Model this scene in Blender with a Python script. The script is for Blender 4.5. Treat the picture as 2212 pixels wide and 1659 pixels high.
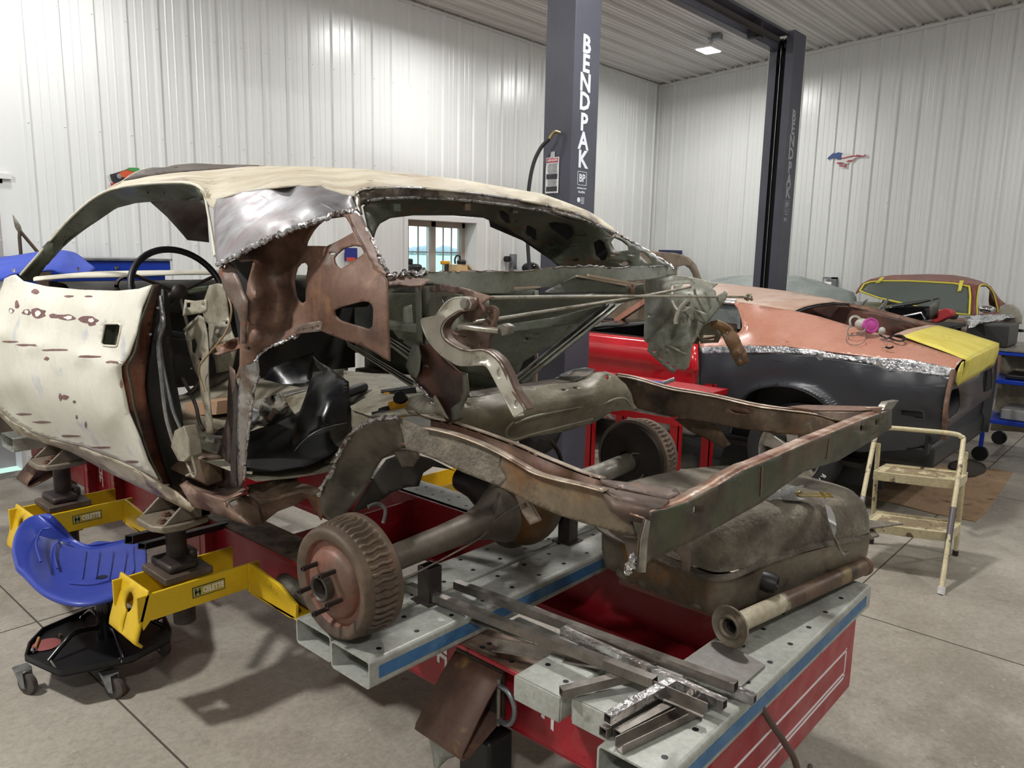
import bpy, bmesh, math, random
import numpy as np
from mathutils import Vector, Matrix, noise
from mathutils.geometry import tessellate_polygon
for _o in list(bpy.data.objects): bpy.data.objects.remove(_o, do_unlink=True)
SC = bpy.context.scene; C = SC.collection
R = random.Random(7)
# ---------------------------------------------------------------- camera
FPX = 1658.0; CX, CY = 1106.0, 829.5; CAM = Vector((0, 0, 1.6))
_a = Vector((2607-CX, -(580-CY), -FPX)).normalized()
_b = Vector((-780-CX, -(509-CY), -FPX)); _b = (_b-_b.dot(_a)*_a).normalized()
RM = Matrix((_a, _b, _a.cross(_b)))            # camera -> world
cam = bpy.data.objects.new('camera', bpy.data.cameras.new('camera')); C.objects.link(cam)
cam.data.sensor_width = 36; cam.data.lens = FPX/2212*36; cam.data.clip_start = .05; cam.data.clip_end = 2000
m4 = RM.to_4x4(); m4.translation = CAM; cam.matrix_world = m4
SC.camera = cam
# ---------------------------------------------------------------- world, exposure
SC.view_settings.view_transform = 'Standard'; SC.view_settings.look = 'None'
SC.view_settings.gamma = 1; SC.view_settings.use_curve_mapping = False
SC.view_settings.exposure = 0.0
w = bpy.data.worlds.new('sky'); SC.world = w; w.use_nodes = True
nt = w.node_tree; bg = nt.nodes['Background']
sk = nt.nodes.new('ShaderNodeTexSky'); sk.sky_type = 'HOSEK_WILKIE'; sk.turbidity = 6; sk.sun_direction = (.3, -.6, .74)
mx = nt.nodes.new('ShaderNodeMix'); mx.data_type = 'RGBA'; mx.inputs[0].default_value = .65
nt.links.new(sk.outputs[0], mx.inputs[6]); mx.inputs[7].default_value = (.80, .90, 1.0, 1)
nt.links.new(mx.outputs[2], bg.inputs[0]); bg.inputs[1].default_value = 3.4
# ---------------------------------------------------------------- LED flood lamps on the ceiling
def area(loc, tgt, e, sx=.30, sy=.22, col=(1, .985, .965), spread=180):
    l = bpy.data.lights.new('lamp_light', 'AREA'); l.shape = 'RECTANGLE'; l.size = sx; l.size_y = sy
    l.energy = e; l.color = col; l.spread = math.radians(spread)
    o = bpy.data.objects.new('lamp_light', l); C.objects.link(o); o.location = loc
    o.rotation_euler = (Vector(tgt)-Vector(loc)).to_track_quat('-Z', 'Y').to_euler(); return o
LAMPS = [((-1.1, 3.4, 3.95), (-.5, 3.3, 0), 135), ((3.7, 1.9, 4.2), (3.7, 1.9, 0), 85), ((8.45, 4.62, 3.93), (8.2, 4.4, 0), 42),
         ((-1.6, -1.2, 4.1), (-.6, -.6, 0), 62), ((4.6, -2.2, 4.2), (4.4, -1.2, 0), 38),
         ((8.2, -1.2, 4.2), (8.0, -.6, 0), 50), ((1.7, 5.3, 3.8), (1.75, 5.0, 0), 26),
         ((5.2, 5.1, 3.85), (5.2, 4.7, 0), 38)]
for lo, tg, e in LAMPS: area(lo, tg, e*1.18)
# ---------------------------------------------------------------- helpers
def ray(px, py): return RM @ Vector((px-CX, -(py-CY), -FPX))
def S(px, py, X=None, Y=None, Z=None, pl=None):
    d = ray(px, py)
    if X is not None: t = (X-CAM.x)/d.x
    elif Y is not None: t = (Y-CAM.y)/d.y
    elif Z is not None: t = (Z-CAM.z)/d.z
    else:
        p, n = pl; n = Vector(n); t = (Vector(p)-CAM).dot(n)/d.dot(n)
    return CAM+d*t
def T(pts, **k): return [S(a, b, **k) for a, b in pts]          # points of one plane
def T3(pts): return [S(a, b, X=x) for a, b, x in pts]           # px, py, world X
def V(*a): return Vector(a)
def cr(P, n, closed=False):
    """Catmull-Rom through points"""
    P = [Vector(p) for p in P]; N = len(P); out = []
    if n <= 1 or N < 3: return P
    for i in range(N if closed else N-1):
        p1, p2 = P[i], P[(i+1) % N]
        p0 = P[(i-1) % N] if closed or i > 0 else p1*2-p2
        p3 = P[(i+2) % N] if closed or i < N-2 else p2*2-p1
        for k in range(n):
            t = k/n
            out.append(.5*((2*p1)+(p2-p0)*t+(2*p0-5*p1+4*p2-p3)*t*t+(3*p1-p0-3*p2+p3)*t**3))
    if not closed: out.append(P[-1])
    return out
class M:
    def __init__(s): s.v = []; s.f = []; s.m = []; s.cur = 0
    def add(s, vs, fs):
        o = len(s.v); s.v += [Vector(x) for x in vs]; s.f += [tuple(o+i for i in f) for f in fs]; s.m += [s.cur]*len(fs); return s
    def box(s, a, b, rot=None, c=None):
        (x0, y0, z0), (x1, y1, z1) = a, b
        vs = [Vector((x, y, z)) for z in (z0, z1) for y in (y0, y1) for x in (x0, x1)]
        if rot is not None:
            c = Vector(c) if c is not None else (Vector(a)+Vector(b))/2
            vs = [rot @ (v-c)+c for v in vs]
        return s.add(vs, [(0, 2, 3, 1), (4, 5, 7, 6), (0, 1, 5, 4), (2, 6, 7, 3), (0, 4, 6, 2), (1, 3, 7, 5)])
    def prism(s, pts, vec, holes=()):
        vec = Vector(vec); loops = [[Vector(p) for p in pts]]+[[Vector(p) for p in h] for h in holes]
        tr = tessellate_polygon(loops); flat = [p for l in loops for p in l]; n = len(flat)
        vs = flat+[p+vec for p in flat]; fs = []
        nn = sum(((flat[b]-flat[a]).cross(flat[c]-flat[a]) for a, b, c in tr), Vector())
        fl = nn.dot(vec) < 0
        for a, b, c in tr:
            fs.append((a, b, c) if fl else (a, c, b)); fs.append((a+n, c+n, b+n) if fl else (a+n, b+n, c+n))
        o = 0
        for l in loops:
            k = len(l)
            for i in range(k): fs.append((o+i, o+(i+1) % k, o+(i+1) % k+n, o+i+n))
            o += k
        return s.add(vs, fs)
    def frames(s, path, up=None, closed=False):
        P = [Vector(p) for p in path]; N = len(P); fr = []
        pn = None
        for i in range(N):
            if closed: t = P[(i+1) % N]-P[i-1]
            else: t = P[min(i+1, N-1)]-P[max(i-1, 0)]
            if t.length < 1e-9: t = Vector((0, 0, 1))
            t.normalize()
            if up is not None: n = Vector(up)-Vector(up).dot(t)*t
            elif pn is None:
                h = Vector((0, 0, 1)) if abs(t.z) < .9 else Vector((1, 0, 0)); n = h-h.dot(t)*t
            else: n = pn-pn.dot(t)*t
            if n.length < 1e-6: n = Vector((1, 0, 0))-t.x*t
            n.normalize(); pn = n; fr.append((P[i], t, n, t.cross(n)))
        return fr
    def sweep(s, prof, path, up=None, closed=False, open_prof=False, cap=True, scale=None):
        """prof: (side, up) pairs carried along path"""
        fr = s.frames(path, up, closed); k = len(prof); vs = []; fs = []
        for i, (p, t, n, b) in enumerate(fr):
            q = scale[i] if scale else 1
            vs += [p+b*x*q+n*y*q for x, y in prof]
        N = len(fr); kk = k-1 if open_prof else k
        for i in range(N if closed else N-1):
            for j in range(kk):
                a = i*k+j; b_ = i*k+(j+1) % k; i2 = (i+1) % N
                fs.append((a, b_, i2*k+(j+1) % k, i2*k+j))
        if cap and not open_prof and not closed:
            fs.append(tuple(range(k))[::-1]); fs.append(tuple((N-1)*k+j for j in range(k)))
        return s.add(vs, fs)
    def tube(s, path, r, n=12, closed=False, cap=True, sc=None):
        return s.sweep([(r*math.cos(2*math.pi*i/n), r*math.sin(2*math.pi*i/n)) for i in range(n)], path, None, closed, False, cap, sc)
    def bar(s, p0, p1, w, h, up=(0, 0, 1)):
        return s.sweep([(-w/2, -h/2), (w/2, -h/2), (w/2, h/2), (-w/2, h/2)], [p0, p1], up)
    def rtube(s, p0, p1, w, h, t, up=(0, 0, 1), c=0, seg=1):
        """hollow rectangular tube with corner radius c"""
        def ring(W, H, r):
            if r <= 0: return [(-W, -H), (W, -H), (W, H), (-W, H)]
            o = []
            for cx, cy, a0 in ((W-r, -H+r, -90), (W-r, H-r, 0), (-W+r, H-r, 90), (-W+r, -H+r, 180)):
                for k in range(5):
                    a = math.radians(a0+k*22.5); o.append((cx+r*math.cos(a), cy+r*math.sin(a)))
            return o
        o = ring(w/2, h/2, c); i = ring(w/2-t, h/2-t, max(c-t, c*.3 if c else 0)); k = len(o)
        fr = s.frames([p0, p1], up); vs = []
        for (p, tt, n, b) in fr:
            for rr in (o, i): vs += [p+b*x+n*y for x, y in rr]
        fs = []
        for j in range(k):
            q = (j+1) % k
            fs += [(j, q, 2*k+q, 2*k+j), (k+q, k+j, 3*k+j, 3*k+q), (q, j, k+j, k+q), (2*k+j, 2*k+q, 3*k+q, 3*k+j)]
        return s.add(vs, fs)
    def lathe(s, prof, o, ax, n=32, cap=True):
        """prof: (radius, distance along axis)"""
        o = Vector(o); ax = Vector(ax).normalized(); u = ax.orthogonal().normalized(); w_ = ax.cross(u); k = len(prof)
        vs = [o+ax*h+(u*math.cos(a)+w_*math.sin(a))*r for a in [2*math.pi*i/n for i in range(n)] for r, h in prof]
        fs = []
        for i in range(n):
            j = (i+1) % n
            for q in range(k-1): fs.append((i*k+q, j*k+q, j*k+q+1, i*k+q+1))
        s.add(vs, fs)
        if cap:
            o2 = len(s.v)-n*k
            if prof[0][0] > 1e-6: s.f.append(tuple(o2+i*k for i in range(n))[::-1]); s.m.append(s.cur)
            if prof[-1][0] > 1e-6: s.f.append(tuple(o2+i*k+k-1 for i in range(n))); s.m.append(s.cur)
        return s
    def cyl(s, p0, p1, r, n=16): 
        p0 = Vector(p0); p1 = Vector(p1); return s.lathe([(r, 0), (r, (p1-p0).length)], p0, p1-p0, n)
    def ball(s, c, r, sc=(1, 1, 1), n=12):
        c = Vector(c); vs = []; fs = []
        for i in range(n+1):
            a = math.pi*i/n
            for j in range(2*n):
                b = math.pi*j/n; vs.append(c+Vector((math.sin(a)*math.cos(b)*sc[0], math.sin(a)*math.sin(b)*sc[1], math.cos(a)*sc[2]))*r)
        for i in range(n):
            for j in range(2*n):
                k = (j+1) % (2*n); fs.append((i*2*n+j, (i+1)*2*n+j, (i+1)*2*n+k, i*2*n+k))
        return s.add(vs, fs)
    def grid(s, rows, flip=False):
        n = len(rows); k = len(rows[0]); vs = [p for r in rows for p in r]; fs = []
        for i in range(n-1):
            for j in range(k-1):
                q = (i*k+j, i*k+j+1, (i+1)*k+j+1, (i+1)*k+j); fs.append(q[::-1] if flip else q)
        return s.add(vs, fs)
    def patch(s, rows, nu=4, nv=4, flip=False):
        """smooth surface through a control grid of points"""
        a = [cr(r, nu) for r in rows]; cols = [cr([r[j] for r in a], nv) for j in range(len(a[0]))]
        return s.grid([[c[i] for c in cols] for i in range(len(cols[0]))], flip)
    def subdiv(s, L, fn=None):
        """split long edges of all faces added so far, then move every vertex by fn"""
        bm = bmesh.new(); vv = [bm.verts.new(v) for v in s.v]
        for f, mi in zip(s.f, s.m):
            try: q = bm.faces.new([vv[i] for i in f]); q.material_index = mi
            except ValueError: pass
        bmesh.ops.triangulate(bm, faces=bm.faces[:])
        for _ in range(7):
            es = [e for e in bm.edges if e.calc_length() > L]
            if not es: break
            bmesh.ops.subdivide_edges(bm, edges=es, cuts=1); bmesh.ops.triangulate(bm, faces=[f for f in bm.faces if len(f.verts) > 3])
        bm.verts.index_update()
        s.v = [fn(v.co) if fn else v.co.copy() for v in bm.verts]; s.f = [tuple(v.index for v in f.verts) for f in bm.faces]; s.m = [f.material_index for f in bm.faces]
        bm.free(); return s
    def xf(s, fn): s.v = [fn(v) for v in s.v]; return s
    def split_build(s, name, mat, parent, bevel, smooth, solid, sub, seg, off):
        par = list(range(len(s.v)))
        def fnd(i):
            while par[i] != i: par[i] = par[par[i]]; i = par[i]
            return i
        for f in s.f:
            for i in f[1:]: par[fnd(i)] = fnd(f[0])
        grp = {}
        for f, mi in zip(s.f, s.m): grp.setdefault(fnd(f[0]), []).append((f, mi))
        for g in grp.values():
            q = M(); ids = sorted({i for f, _ in g for i in f}); mp = {i: k for k, i in enumerate(ids)}
            q.v = [s.v[i] for i in ids]; q.f = [tuple(mp[i] for i in f) for f, _ in g]; q.m = [mi for _, mi in g]
            o = q.build(name, mat, parent, bevel, smooth, solid, sub, seg, off)
        return o
    def build(s, name, mat, parent=None, bevel=0, smooth=None, solid=0, sub=0, seg=2, off=-1, merge=False, split=False):
        if split: return s.split_build(name, mat, parent, bevel, smooth, solid, sub, seg, off)
        mats = mat if isinstance(mat, (list, tuple)) else [mat]
        if parent is not None: o0 = Vector(parent.get('_o', (0, 0, 0)))
        else:
            lo = [min(v[i] for v in s.v) for i in range(3)]; hi = [max(v[i] for v in s.v) for i in range(3)]
            o0 = Vector(((lo[0]+hi[0])/2, (lo[1]+hi[1])/2, lo[2]))
        me = bpy.data.meshes.new(name); me.from_pydata([v-o0 for v in s.v], [], s.f)
        for m_ in mats: me.materials.append(m_)
        me.polygons.foreach_set('material_index', s.m)
        if merge or smooth is None:
            bm = bmesh.new(); bm.from_mesh(me)
            if merge: bmesh.ops.remove_doubles(bm, verts=bm.verts[:], dist=1e-5)
            bmesh.ops.recalc_face_normals(bm, faces=bm.faces[:]); bm.to_mesh(me); bm.free()
        me.validate(); me.update()
        ang = math.radians(smooth if smooth else 38)
        me.polygons.foreach_set('use_smooth', [True]*len(me.polygons))
        try: me.set_sharp_from_angle(angle=ang)
        except Exception: pass
        o = bpy.data.objects.new(name, me); C.objects.link(o)
        if parent is not None: o.parent = parent; o['_o'] = tuple(o0)
        else: o.location = o0; o['_o'] = tuple(o0)
        if solid: md = o.modifiers.new('solid', 'SOLIDIFY'); md.thickness = solid; md.offset = off; md.use_even_offset = False
        if bevel: md = o.modifiers.new('bevel', 'BEVEL'); md.width = bevel; md.segments = seg; md.limit_method = 'ANGLE'; md.angle_limit = math.radians(35); md.use_clamp_overlap = True
        if sub: md = o.modifiers.new('sub', 'SUBSURF'); md.levels = sub; md.render_levels = sub
        return o
def tag(o, label=None, cat=None, group=None, kind=None):
    if label: o['label'] = label
    if cat: o['category'] = cat
    if group: o['group'] = group
    if kind: o['kind'] = kind
    return o
def thing(name, loc, label, cat, group=None):
    o = bpy.data.objects.new(name, None); o.empty_display_size = .1; C.objects.link(o); o.location = loc; o['_o'] = tuple(loc)
    return tag(o, label, cat, group)
def dup(root, loc, rotz=0, label=None):
    r = root.copy(); C.objects.link(r); r.location = loc; r.rotation_euler = (0, 0, rotz)
    if label: r['label'] = label
    for ch in list(root.children):
        c = ch.copy(); C.objects.link(c); c.parent = r
        for g in list(ch.children):
            d = g.copy(); C.objects.link(d); d.parent = c
    return r
# ---------------------------------------------------------------- materials
def rgb(h):
    h = h.lstrip('#'); c = [int(h[i:i+2], 16)/255 for i in (0, 2, 4)]
    return tuple((x/12.92 if x <= .04045 else ((x+.055)/1.055)**2.4) for x in c)+(1,)
MATS = {}
SMOOTH = {'roof_cream', 'door_cream', 'salmon_primer', 'dusty_roof_primer', 'black_ecoat', 'door_red', 'yellow_primer', 'post_grey', 'ground_lead', 'cream_primer', 'seat_blue', 'tarp_grey', 'maroon_primer', 'pillar_olive', 'dark_glass', 'yellow_paint', 'bench_red', 'cloth_blue', 'rocker_cream', 'black_panel', 'hinge_arm_grey', 'under_roof', 'old_brown'}
def mat(name, base, rough=.5, metal=0, spots=(), bump=0, bscale=60, coat=0, rvar=0, stretch=None, spec=None, trans=0, emis=None, alpha=1, grit=.2):
    if name in SMOOTH: grit = .05
    """spots: (colour, noise scale, low, high, [detail]) layers of stain, rust or bare metal laid over the base;
    an optional sixth item gives that layer its own metalness"""
    if name in MATS: return MATS[name]
    m = bpy.data.materials.new(name); m.use_nodes = True; nt = m.node_tree; N = nt.nodes; L = nt.links; b = N['Principled BSDF']
    tc = N.new('ShaderNodeTexCoord'); mp = N.new('ShaderNodeMapping'); L.new(tc.outputs['Object'], mp.inputs[0])
    if stretch: mp.inputs['Scale'].default_value = stretch
    col = None; met = None
    prev = rgb(base) if isinstance(base, str) else base; pm = metal
    for i, sp in enumerate(spots):
        c, sc, lo, hi = sp[:4]; det = sp[4] if len(sp) > 4 else 6
        nz = N.new('ShaderNodeTexNoise'); nz.inputs['Scale'].default_value = sc; nz.inputs['Detail'].default_value = det
        nz.inputs['Roughness'].default_value = .6
        off = N.new('ShaderNodeVectorMath'); off.operation = 'ADD'; off.inputs[1].default_value = (i*3.7+len(name)*.37, i*1.3, i*2.1)
        L.new(mp.outputs[0], off.inputs[0]); L.new(off.outputs[0], nz.inputs['Vector'])
        mr = N.new('ShaderNodeMapRange'); mr.inputs[1].default_value = lo; mr.inputs[2].default_value = hi; L.new(nz.outputs[0], mr.inputs[0])
        mx = N.new('ShaderNodeMix'); mx.data_type = 'RGBA'; L.new(mr.outputs[0], mx.inputs[0])
        if col is None: mx.inputs[6].default_value = prev
        else: L.new(col, mx.inputs[6])
        mx.inputs[7].default_value = rgb(c); col = mx.outputs[2]
        if len(sp) > 5:
            mm = N.new('ShaderNodeMix'); mm.data_type = 'FLOAT'; L.new(mr.outputs[0], mm.inputs[0])
            if met is None: mm.inputs[2].default_value = pm
            else: L.new(met, mm.inputs[2])
            mm.inputs[3].default_value = sp[5]; met = mm.outputs[0]
    if col is not None and grit:
        nz = N.new('ShaderNodeTexNoise'); nz.inputs['Scale'].default_value = 55; nz.inputs['Detail'].default_value = 8; nz.inputs['Roughness'].default_value = .72; L.new(tc.outputs['Object'], nz.inputs['Vector'])
        mr = N.new('ShaderNodeMapRange'); mr.inputs[1].default_value = .32; mr.inputs[2].default_value = .62; mr.inputs[3].default_value = 1-grit*1.15; mr.inputs[4].default_value = 1+grit*.35; L.new(nz.outputs[0], mr.inputs[0])
        vm = N.new('ShaderNodeVectorMath'); vm.operation = 'SCALE'; L.new(col, vm.inputs[0]); L.new(mr.outputs[0], vm.inputs['Scale']); col = vm.outputs[0]
    if col is None: b.inputs['Base Color'].default_value = prev
    else: L.new(col, b.inputs['Base Color'])
    b.inputs['Metallic'].default_value = metal
    if met is not None: L.new(met, b.inputs['Metallic'])
    b.inputs['Roughness'].default_value = rough
    if rvar:
        nz = N.new('ShaderNodeTexNoise'); nz.inputs['Scale'].default_value = 14; nz.inputs['Detail'].default_value = 5; L.new(mp.outputs[0], nz.inputs['Vector'])
        mr = N.new('ShaderNodeMapRange'); mr.inputs[1].default_value = .3; mr.inputs[2].default_value = .7; mr.inputs[3].default_value = max(.05, rough-rvar); mr.inputs[4].default_value = min(1, rough+rvar)
        L.new(nz.outputs[0], mr.inputs[0]); L.new(mr.outputs[0], b.inputs['Roughness'])
    if bump:
        nz = N.new('ShaderNodeTexNoise'); nz.inputs['Scale'].default_value = bscale; nz.inputs['Detail'].default_value = 4; L.new(mp.outputs[0], nz.inputs['Vector'])
        bp = N.new('ShaderNodeBump'); bp.inputs['Strength'].default_value = bump; bp.inputs['Distance'].default_value = .01
        L.new(nz.outputs[0], bp.inputs['Height']); L.new(bp.outputs[0], b.inputs['Normal'])
    if coat: b.inputs['Coat Weight'].default_value = coat; b.inputs['Coat Roughness'].default_value = .1
    if spec is not None: b.inputs['Specular IOR Level'].default_value = spec
    if trans: b.inputs['Transmission Weight'].default_value = trans
    if alpha < 1: b.inputs['Alpha'].default_value = alpha
    if emis: b.inputs['Emission Color'].default_value = rgb(emis[0]); b.inputs['Emission Strength'].default_value = emis[1]
    MATS[name] = m; return m
# ================================================================ palette
WALL = mat('wall_steel', '#dcdedc', .27)
CEIL = mat('ceiling_steel', '#d2d1ce', .45)
TRIMW = mat('trim_white', '#d8d8d6', .4)
CONC = mat('concrete', '#a8a195', .38, 0, (('#8f877b', .9, .42, .66, 8), ('#bcb6a9', 2.3, .5, .75, 8), ('#7d756a', 7, .62, .8, 9), ('#c9c4b8', 40, .66, .8, 3)), bump=.06, bscale=90, rvar=.12)
JOINT = mat('saw_cut', '#4d473f', .9)
GREY_POST = mat('post_grey', '#4b4c58', .45, 0, (('#42434e', 4, .4, .7),), bump=.02, bscale=300)
DARK_IN = mat('post_inside', '#14151a', .6)
RED = mat('bench_red', '#a31f2b', .38, 0, (('#8d1a26', 3, .4, .7), ('#b5444a', 8, .58, .74), ('#3a1c18', 26, .67, .72, 4)), rvar=.1)
REDCLEAN = mat('red_clean', '#b1161e', .3)
RUSTTOP = mat('rust_top', '#7d6a5d', .55, .3, (('#9c8470', 5, .45, .6), ('#5a4337', 9, .5, .62), ('#a4584a', 6, .6, .7)), bump=.05, rvar=.1)
GREYBEAM = mat('grey_beam', '#aeb0a8', .42, .1, (('#8d8c84', 5, .5, .7), ('#6d6a63', 14, .6, .75)), rvar=.12)
BLUEPAINT = mat('blue_paint', '#3f6f9c', .5, 0, (('#5b82a6', 9, .5, .65), ('#77756e', 18, .62, .7)))
YEL = mat('yellow_paint', '#d9b51d', .42, 0, (('#c9a316', 4, .45, .65), ('#6b4a17', 24, .66, .72)), bump=.03, bscale=40)
CAST = mat('cast_iron', '#54483f', .6, .35, (('#6f6156', 7, .5, .68), ('#7c4f3a', 15, .62, .72)), bump=.06)
DKSTEEL = mat('dark_steel', '#3d3633', .5, .5, (('#544a44', 6, .5, .7),), bump=.03)
OLIVE = mat('olive_inner', '#55594a', .55, .1, (('#474a3d', 4, .45, .65), ('#6a6c5e', 9, .55, .75), ('#3a2d22', 15, .6, .72), ('#735039', 7, .62, .72)), bump=.03, rvar=.1)
GREENGREY = mat('grey_green_inner', '#7b7c6f', .5, .1, (('#696a5e', 5, .45, .65), ('#8f8f82', 9, .55, .75), ('#5c4030', 14, .63, .73)), rvar=.1)
RUST = mat('rust_brown', '#6b4c3d', .6, .2, (('#7c6050', 4, .42, .62), ('#8c6748', 9, .57, .72), ('#4b372f', 6, .55, .68), ('#8c8a84', 7, .60, .74)), bump=.05, bscale=50, rvar=.1)
RUSTMOT = mat('rust_rail', '#5a4737', .6, .25, (('#716050', 6, .42, .62), ('#84694f', 10, .55, .7), ('#3d3129', 5, .55, .7), ('#8d8474', 15, .6, .75)), bump=.08, bscale=70, rvar=.1)
UNDERCOAT = mat('undercoat', '#6e665a', .8, 0, (('#857d6f', 14, .45, .6), ('#574f45', 6, .5, .65)), bump=.7, bscale=95)
WORN = mat('worn_grey_steel', '#8b867c', .42, .45, (('#6d675e', 5, .45, .65), ('#a9a498', 9, .55, .7), ('#5c4032', 12, .62, .72)), rvar=.12)
BARE = mat('bare_metal', '#a9a9ac', .28, .9, (('#7b7a7d', 5, .4, .65), ('#c9c9cc', 16, .55, .7), ('#57504d', 10, .62, .74)), bump=.12, bscale=35, rvar=.14)
GRIND = mat('ground_edge', '#c2c2c4', .25, .9, (('#6b5a50', 30, .5, .6, 3), ('#e2e2e2', 45, .55, .65, 3)), bump=.5, bscale=120)
CREAM = mat('cream_primer', '#ded9c8', .55, 0, (('#cfcab8', 3, .45, .62), ('#b9b9b4', 7, .6, .72, 8), ('#6d4a4a', 22, .70, .74, 5)), rvar=.1)
BLACK = mat('black', '#121214', .45, 0, (('#1d1d20', 8, .5, .7),))
BLACKGLOSS = mat('black_gloss', '#101012', .15)
RUBBER = mat('rubber', '#2d2d2f', .75)
CHROME = mat('chrome', '#d9d9da', .12, 1)
GALV = mat('galvanised', '#9fa3a6', .38, .8, (('#7f8488', 12, .45, .65),))
ALU = mat('cast_alloy', '#b9b6ad', .35, .7, (('#8a867e', 10, .5, .7),))
WHITE = mat('white_paint', '#e9e9ea', .45)
# ================================================================ room shell
XL, XR, YN, YF = -5.0, 9.95, -4.5, 6.15
def ceil_z(y): return 4.035+.066*(YF-y)
PER = .2286
def rib_profile(a, b, ph):
    """(along, outwards) points of ribbed steel sheet"""
    pts = [(a, 0)]; k = math.ceil((a-ph)/PER)
    while ph+k*PER < b:
        c = ph+k*PER
        for d, h in ((-.026, 0), (-.013, .019), (.013, .019), (.026, 0), (.076, 0), (.080, .0035), (.090, .0035), (.094, 0), (.134, 0), (.138, .0035), (.148, .0035), (.152, 0)):
            if a < c+d < b: pts.append((c+d, h))
        k += 1
    pts.append((b, 0)); return pts
def ribbed(m, prof, f0, f1):
    m.grid([[f0(u, h) for u, h in prof], [f1(u, h) for u, h in prof]])
def screws(m, prof_x, z, y):
    for x in prof_x: m.lathe([(.006, 0), (.005, .004), (.001, .006)], (x, y, z), (0, -1, 0), 6)
# window opening in the left wall
WX0, WX1, WZ0, WZ1 = 5.24, 6.24, 1.0, 1.93
DX1, DZ1 = 1.68, 2.03                              # doorway at the far left
m = M(); ph = 1.860
z1 = ceil_z(YF)+.03
ribbed(m, rib_profile(XL, .62, ph), lambda u, h: V(u, YF-h, 0), lambda u, h: V(u, YF-h, z1))
ribbed(m, rib_profile(.62, DX1, ph), lambda u, h: V(u, YF-h, DZ1), lambda u, h: V(u, YF-h, z1))
ribbed(m, rib_profile(DX1, WX0, ph), lambda u, h: V(u, YF-h, 0), lambda u, h: V(u, YF-h, z1))
ribbed(m, rib_profile(WX0, WX1, ph), lambda u, h: V(u, YF-h, 0), lambda u, h: V(u, YF-h, WZ0))
ribbed(m, rib_profile(WX0, WX1, ph), lambda u, h: V(u, YF-h, WZ1), lambda u, h: V(u, YF-h, z1))
ribbed(m, rib_profile(WX1, XR, ph), lambda u, h: V(u, YF-h, 0), lambda u, h: V(u, YF-h, z1))
sx = [ph+PER*k for k in range(-12, 34)]
for z in (1.62, 2.42, 3.22): screws(m, [x for x in sx if not (WX0 < x < WX1 and z < WZ1)], z, YF-.019)
o = m.build('wall_left', WALL, smooth=25); tag(o, kind='structure')
m = M(); ph2 = 3.849
ribbed(m, rib_profile(YN, YF, ph2), lambda u, h: V(XR-h, u, 0), lambda u, h: V(XR-h, u, ceil_z(u)+.03))
for z in (1.45, 2.3, 3.2):
    for k in range(-9, 24):
        y = ph2-PER*k
        if YN < y < YF: m.lathe([(.006, 0), (.005, .004), (.001, .006)], (XR-.019, y, z), (-1, 0, 0), 6)
tag(m.build('wall_right', WALL, smooth=25), kind='structure')
for nm, f0, f1, a, b in (('wall_back', lambda u, h: V(u, YN+h, 0), lambda u, h: V(u, YN+h, ceil_z(YN)+.03), XL, XR),
                         ('wall_near', lambda u, h: V(XL+h, u, 0), lambda u, h: V(XL+h, u, ceil_z(u)+.03), YN, YF)):
    m = M(); ribbed(m, rib_profile(a, b, .1), f0, f1); tag(m.build(nm, WALL, smooth=25), kind='structure')
m = M(); ribbed(m, [(u, h*1.9) for u, h in rib_profile(YN, YF, .02)], lambda u, h: V(XL, u, ceil_z(u)-h), lambda u, h: V(XR, u, ceil_z(u)-h))
tag(m.build('ceiling', CEIL, smooth=25), kind='structure')
m = M(); m.box((XL, YF-.03, ceil_z(YF)-.045), (XR, YF-.001, ceil_z(YF)-.02)); tag(m.build('trim_1', TRIMW), kind='structure')
m = M(); m.sweep([(-.012, -.02), (.012, -.02), (.012, .02), (-.012, .02)], [V(XR-.02, y, ceil_z(y)-.045) for y in (YF, YN)], (0, 0, 1)); tag(m.build('trim_2', TRIMW), kind='structure')
m = M(); m.box((XR-.05, YF-.05, 0), (XR-.001, YF-.001, 4.0)); tag(m.build('trim_3', TRIMW, bevel=.01), kind='structure')
m = M(); m.box((XL, YN, -.12), (XR, YF, 0)); m.cur = 1
for x in (-1.64, .955, 3.545, 6.13, 8.72): m.box((x-.0035, YN, -.01), (x+.0035, YF, .0006))
for y in (-3.83, -1.37, 1.09, 3.55, 6.0): m.box((XL, y-.0035, -.01), (XR, y+.0035, .0007))
tag(m.build('floor', [CONC, JOINT]), kind='structure')
for nm, a, b in (('baseboard_left', (XL, YF-.03, 0), (.62, YF-.001, .1)), ('baseboard_rear', (DX1, YF-.03, 0), (XR, YF-.001, .1)), ('baseboard_right', (XR-.03, YN, 0), (XR-.001, YF, .1))):
    m = M(); m.box(a, b); tag(m.build(nm, TRIMW), kind='structure')
# ---- window 1: two sashes with grilles in a deep white reveal
wn = thing('window_1', ((WX0+WX1)/2, YF, WZ0), 'twin sash window with grilles in a deep white reveal', 'window'); tag(wn, kind='structure')
BRONZE = mat('window_frame', '#a59d92', .5); GLASS = mat('window_glass', '#f2f8fa', .02, 0, trans=1, spec=.5)
D = .24
m = M(); t = .012
m.box((WX0-.05, YF-.028, WZ1), (WX1+.05, YF+.001, WZ1+.05)); m.box((WX1, YF-.028, WZ0-.02), (WX1+.05, YF+.001, WZ1)); m.box((WX0-.05, YF-.028, WZ0-.02), (WX0, YF+.001, WZ1))
m.box((WX0-t, YF, WZ0), (WX0, YF+D, WZ1)); m.box((WX1, YF, WZ0), (WX1+t, YF+D, WZ1)); m.box((WX0-t, YF, WZ1), (WX1+t, YF+D, WZ1+t))
m.build('reveal', TRIMW, wn)
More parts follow.
